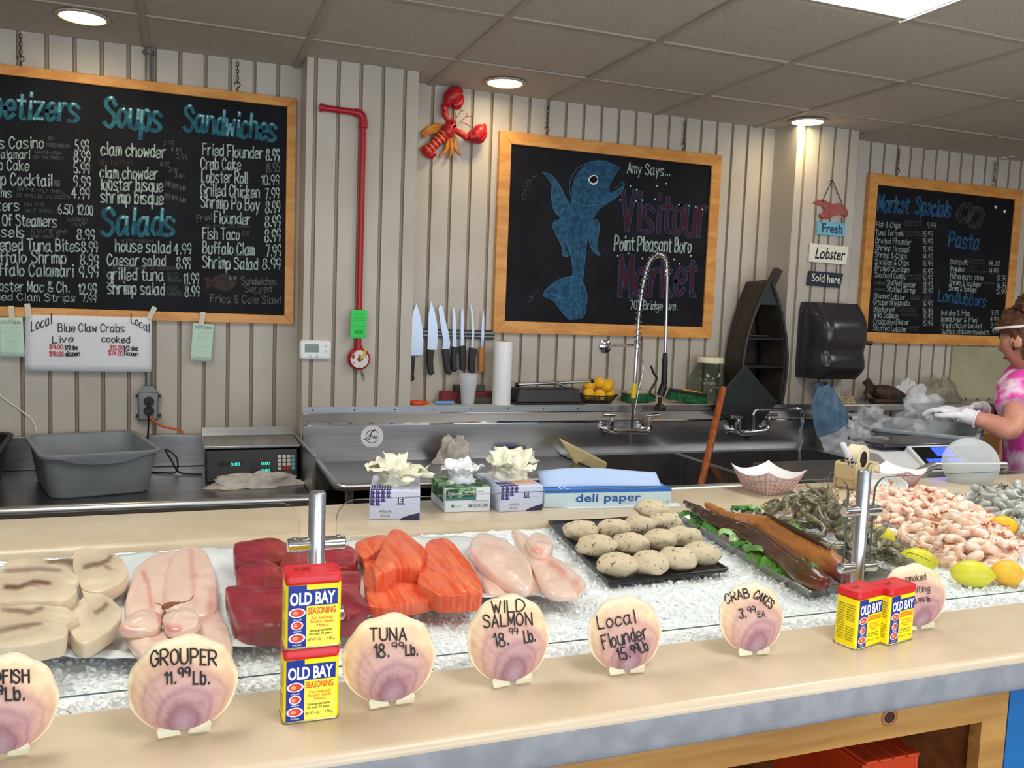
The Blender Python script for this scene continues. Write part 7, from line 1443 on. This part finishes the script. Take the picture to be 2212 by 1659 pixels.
for s in (-1, 1):
    m = MB(); m.prism([TPp(x, s*.032-.003, z) for x, z in ((-.085, .0), (.095, 0), (.10, .05), (.085, .075), (.03, .070), (.0, .045), (-.03, .055), (-.055, .085), (-.085, .080))], R @ V((0, .006, 0))); m.build('side_wall', TAN, t, bevel=.002)
m = MB(); m.box(TPp(0.005, 0, .018), (.17, .06, .034), R); m.box(TPp(.078, 0, .05), (.03, .06, .045), R); m.box(TPp(-.075, 0, .055), (.02, .06, .05), R); m.build('base', TAN, t, bevel=.003)
m = MB(); axv = R @ V((0, 1, 0)); m.lathe([(.026, -.02), (.044, -.02), (.044, .02), (.026, .02), (.026, -.02)], TPp(.0, 0, .088), 32, axv); tr_ = m.build('tape_roll', mat('cream_tape', (226, 214, 180), rough=.5), t)
m = MB(); m.lathe([(.0255, -.021), (.0255, .021), (.006, .021), (.006, -.021), (.0255, -.021)], TPp(.0, 0, .088), 24, axv); m.build('hub', mat('dark_hub', (50, 40, 34), rough=.5), t)
m = MB(); m.add([TPp(.101, -.028, .012), TPp(.101, .03, .012), TPp(.101, .03, .045), TPp(.101, -.028, .045)], [(0, 1, 2, 3)]); m.prism([TPp(.03, -.0355, .02), TPp(.085, -.0355, .02), TPp(.08, -.0355, .066), TPp(.035, -.0355, .066)], R @ V((0, -.0006, 0))); m.build('paper_patch', mat('cream_patch', (216, 206, 172), rough=.7), t, ang=0)
a, b = U(1819, 957, y=2.115), U(1841, 1003, y=2.115); d = (b-a).normalized()
t = thing('marker_pen', 'white felt marker leaning head-up against the tape dispenser', 'marker', b)
m = MB(); m.tube([a, a+d*.004, a+d*.05], [.006, .009, .0095], 14); m.build('cap', mat('marker_grey_white', (206, 210, 222), rough=.35), t)
m = MB(); m.tube([a+d*.05, b, b+d*.02], [.0100, .0105, .009], 14); m.build('barrel', mat('marker_pattern', (214, 208, 190), rough=.5, c2=(30, 28, 28), scale=140, lo=.48, hi=.52), t)
# ================================================================== the worker
SKIN_ = mat('skin', (206, 148, 124), rough=.45, c2=(192, 128, 106), scale=9, sss=.1); FB = V((-.52, .85, 0)).normalized(); SB = V((-FB.y, FB.x, 0))   # SB points to her left (towards us)
def applied(o):
    dg = bpy.context.evaluated_depsgraph_get(); me = bpy.data.meshes.new_from_object(o.evaluated_get(dg)); o.modifiers.clear(); o.data = me; return o
def fused(name, mb, m_, parent, vox=.007, it=6):
    o = mb.build(name, m_, parent, ang=80); q = o.modifiers.new('fuse', 'REMESH'); q.mode = 'VOXEL'; q.voxel_size = vox; q.use_smooth_shade = True
    s = o.modifiers.new('smooth', 'SMOOTH'); s.iterations = it; s.factor = .5; bpy.context.view_layer.update(); applied(o)
    o.data.polygons.foreach_set('use_smooth', [True]*len(o.data.polygons)); 
    if not o.data.materials: o.data.materials.append(m_)
    return o
def loft(mb, rings, n=24):
    vs = []
    for c, w, d in rings: vs += [V(c)+SB*(w*math.cos(2*PI*k/n))+FB*(d*math.sin(2*PI*k/n)) for k in range(n)]
    N = len(rings); mb.add(vs, [tuple(range(n-1, -1, -1)), tuple((N-1)*n+k for k in range(n))]+[(i*n+k, i*n+(k+1) % n, (i+1)*n+(k+1) % n, (i+1)*n+k) for i in range(N-1) for k in range(n)])
wk = thing('person', 'worker in a pink tie-dye shirt with gloved hands over the grey tub', 'person', (3.41, 2.61, 0))
PC = V((3.41, 2.61, 0)); C = lambda z, f=0: V((PC.x, PC.y, z))+FB*f
def rings(g): return [(C(.84), .16+g, .11+g), (C(.95), .175+g, .125+g), (C(1.05, .01), .16+g, .118+g), (C(1.15, .03), .155+g, .115+g), (C(1.25, .055), .168+g, .122+g), (C(1.33, .07), .165+g, .105+g), (C(1.385, .075), .10+g, .07+g), (C(1.41, .08), .055+g, .05+g)]
shL, shR = C(1.335, .075)+SB*.165, C(1.335, .075)-SB*.165
elL, wrL, haL = U(2183, 926, y=2.50), U(2090, 899, y=2.60), U(2052, 887, y=2.66)
elR, wrR, haR = U(2196, 900, y=2.86), U(2113, 884, y=2.80), U(2068, 880, y=2.77)
neck = C(1.40, .085); hc = V((U(2152, 770, y=2.66).x, 2.66, 1.515))
HF = V((-.16, .95, -.22)).normalized(); HS = V((-HF.y, HF.x, 0)).normalized(); HU = HF.cross(HS)
if HU.z < 0: HU = -HU
hc = U(2190, 742, y=2.62)-HS*.079+V((0, 0, .012))
b = MB(); loft(b, rings(0))
for sh, el, wr in ((shL, elL, wrL), (shR, elR, wrR)): b.tube(smooth_path([sh, sh*.5+el*.5, el, el*.5+wr*.5, wr], 4), [.058, .056, .053, .05, .047, .045, .043, .043, .045, .045, .043, .041, .038, .034, .031, .028, .026], 14)
b.tube([neck+V((0, 0, -.03)), neck+(hc-neck)*.45, hc+V((0, 0, -.03))], [.062, .054, .056], 16)
for s in (1, -1): b.tube(smooth_path([C(.90)+SB*.09*s, C(.5, .01)+SB*.10*s, C(.09)+SB*.10*s], 4), [.095, .088, .08, .07, .058, .056, .05, .044, .04], 14)
def head(d, g=0):
    f, s, u = d; F_, S_, U_ = f*(.096+g), s*(.076+g), u*(.118+g)
    if u < 0: S_ *= 1-.34*u*u; F_ *= 1-.10*u*u
    if f < 0 and u < -.15: F_ *= 1-.35*min(1, (-.15-u)/.6)
    if f > 0 and not g:
        F_ *= 1-.06*(1-s*s)*max(0, u); ga = lambda a, b: math.exp(-(a*a+b*b))
        F_ += .025*ga(s/.13, (u+.16)/.12)+.012*ga(s/.11, (u-.02)/.2)+.007*ga(s/.26, (u+.47)/.05)+.007*ga(s/.26, (u+.585)/.05)+.012*ga(s/.3, (u+.83)/.14)+.006*ga(s/.5, (u-.24)/.08)
        F_ -= .010*ga((abs(s)-.36)/.16, (u-.06)/.10)+.006*ga(s/.25, (u+.53)/.02)
    return hc+HF*F_+HS*S_+HU*U_
vs = []; nu, nv = 56, 40
for i in range(nv+1):
    th = PI*i/nv
    for k in range(nu): ph = 2*PI*k/nu; vs.append(head((math.sin(th)*math.cos(ph), math.sin(th)*math.sin(ph), -math.cos(th))))
b.add(vs, [(i*nu+k, i*nu+(k+1) % nu, (i+1)*nu+(k+1) % nu, (i+1)*nu+k) for i in range(nv) for k in range(nu)])
for s in (1, -1): b.ell(head((-.12, s*.99, -.05))+HS*(.006*s), (.012, .030, .030), Matrix((HS, HF, HU)).transposed() if False else Matrix((HS, HF, HU)).transposed(), 14, 10)
fused('body', b, SKIN_, wk, .0065, 4)
m = MB(); 
for s in (1, -1): m.ell(head((.86, s*.36, .06))-HF*.004, (.011, .011, .011), None, 12, 8)
m.build('eyes', mat('eye_white', (226, 224, 220), rough=.2), wk)
m = MB()
for s in (1, -1): m.ell(head((.86, s*.36, .05))+HF*.0035+HU*-.002, (.006, .006, .006), None, 10, 8)
m.build('irises', mat('eye_brown', (58, 40, 30), rough=.2), wk)
m = MB()
for s in (1, -1): m.tube(smooth_path([head((.90, s*.18, .22))+HF*.004, head((.86, s*.36, .28))+HF*.004, head((.74, s*.56, .22))+HF*.003], 4), [.002, .003, .0035, .0038, .0038, .0035, .003, .0022, .0015], 6)
HAIR = mat('auburn_hair', (92, 56, 34), rough=.5, c2=(58, 32, 22), scale=26, stretch=(1, 1, 4), bump=.6, bscale=140); m.build('eyebrows', HAIR, wk)
m = MB(); m.tube(smooth_path([head((.9, -.26, -.53))+HF*.001, head((.93, -.1, -.50))+HF*.002, head((.93, .1, -.50))+HF*.002, head((.9, .26, -.53))+HF*.001], 4), [.001, .003, .004, .0042, .004, .0038, .004, .0042, .004, .0038, .003, .002, .001], 8); m.build('lips', mat('lips', (176, 98, 92), rough=.4), wk)
m = MB(); vs = []; keep = []
for i in range(nv+1):
    th = PI*i/nv
    for k in range(nu):
        ph = 2*PI*k/nu; d = V((math.sin(th)*math.cos(ph), math.sin(th)*math.sin(ph), -math.cos(th))); vol = .012+.022*max(0, d.z)+.008*noise.noise(d*6)+.005*math.sin(ph*24+6*noise.noise(d*3))
        vs.append(head(d, vol)); lim = .46 if d.x > .35 else (.30 if d.x > .05 else (-.30 if d.x > -.25 else -.62)); keep.append(d.z > lim)
fs = [(i*nu+k, i*nu+(k+1) % nu, (i+1)*nu+(k+1) % nu, (i+1)*nu+k) for i in range(nv) for k in range(nu)]
m.add(vs, [f for f in fs if any(keep[j] for j in f)]); bun = hc-HF*.055+HU*.135; m.ell(bun, (.070, .066, .055), None, 36, 24, wob=.35, wf=60, seed=2); m.ell(bun+V((.02, 0, .02)), (.05, .045, .04), None, 24, 16, wob=.5, wf=60, seed=6); m.build('hair', HAIR, wk, ang=80)
m = MB(); bn = (HU*.93-HF*.15).normalized(); ring = []
for k in range(40):
    a = 2*PI*k/40; ring.append(head((math.cos(a)*.86, math.sin(a)*.86, .46-.16*(1-math.cos(a))*.5), .030))
m.tube(ring, .0055, 6, closed=True, flat=1.0); m.build('headband', mat('headband_white', (232, 230, 226), rough=.6), wk)
TIE = mat('pink_tie_dye', (232, 74, 176), rough=.8, c2=(238, 222, 234), scale=9, lo=.44, hi=.56, bump=.2, bscale=60)
m = MB(); loft(m, [(C(.80, 0), .205, .16)]+[r_ for r_ in rings(.018)][1:])
for sh, el in ((shL, elL), (shR, elR)): m.tube(smooth_path([sh-(SB if sh is shL else -SB)*.05+V((0, 0, .012)), sh+(el-sh)*.15, sh+(el-sh)*.38, sh+(el-sh)*.56], 3), [.062, .069, .073, .074, .075, .076, .077, .078, .080, .081], 18)
fused('shirt', m, TIE, wk, .008, 5)
m = MB(); loft(m, [(C(.72), .18, .135), (C(.84), .19, .145), (C(.93), .185, .14)])
for s in (1, -1): m.tube(smooth_path([C(.86)+SB*.09*s, C(.5, .01)+SB*.10*s, C(.09)+SB*.10*s], 4), [.112, .108, .10, .092, .085, .08, .076, .074, .072], 16)
fused('trousers', m, mat('dark_denim', (44, 50, 66), rough=.8), wk, .012, 4)
for s in (1, -1):
    m = MB(); m.ell(C(.04, .06)+SB*.10*s, (.05, .13, .04), Matrix((SB, FB, V((0, 0, 1)))).transposed(), 18, 12); m.build('shoe', BLACKP, wk)
GLO = mat('white_glove', (232, 230, 236), rough=.5, c2=(218, 214, 222), scale=20)
def glove(wr, ha, nrm, thumb_side):
    ax = (ha-wr).normalized(); n = (V(nrm)-ax*V(nrm).dot(ax)).normalized(); sd = ax.cross(n)*thumb_side; g = MB(); L = .095; kn = wr+ax*L
    g.tube([wr-ax*.035, wr, wr+ax*.02], [.034, .031, .032], 16)
    for k in range(4):
        o = sd*(.030-.020*k); g.tube([wr+ax*.01+o*.6, wr+ax*.055+o, kn+o], [.014, .0135, .0115], 10)
    for k, (fl, cu) in enumerate(((.078, .75), (.084, 1.0), (.078, 1.15), (.062, 1.3))):
        o = sd*(.031-.0205*k); p = kn+o*1.02; d = ax; pts = [p]
        for j, sg_ in enumerate((.46, .31, .23)):
            a = cu*(.55+.45*j); dd = (ax*math.cos(a)-n*math.sin(a)); p = p+dd*(fl*sg_); pts.append(p)
        g.tube(smooth_path(pts, 3), [.0110, .0108, .0106, .0104, .0102, .0098, .0095, .0090, .0080, .0062][:10], 10)
    th = [wr+ax*.028+sd*.026, wr+ax*.055+sd*.050-n*.006, wr+ax*.085+sd*.055-n*.018, wr+ax*.108+sd*.046-n*.026]; g.tube(smooth_path(th, 3), [.0150, .0142, .0135, .0128, .0120, .0114, .0108, .0100, .0088, .0066], 10)
    o = fused('glove', g, GLO, wk, .0038, 2)
    c = MB(); u, w, a_ = frame(ax); c.tube([wr-ax*.034+(u*math.cos(2*PI*k/20)+w*math.sin(2*PI*k/20))*.035 for k in range(20)], .0032, 6, closed=True); cf = c.build('cuff_roll', GLO, wk)
glove(wrL, haL, (.1, -.45, .9), -1); glove(wrR, haR, (-.1, .3, .95), 1)
m = MB(); ax = (wrR-elR).normalized(); u, w, _ = frame(ax); pc = wrR-ax*.075; m.tube([pc-ax*.014, pc+ax*.014], .036, 18, caps=False); m.build('wristband', mat('green_band', (74, 118, 62), rough=.6), wk)
m = MB(); m.ell(head((-.08, .99, -.26))+HS*.012, (.004, .004, .004), None, 10, 8); m.build('earring', CHROME, wk)
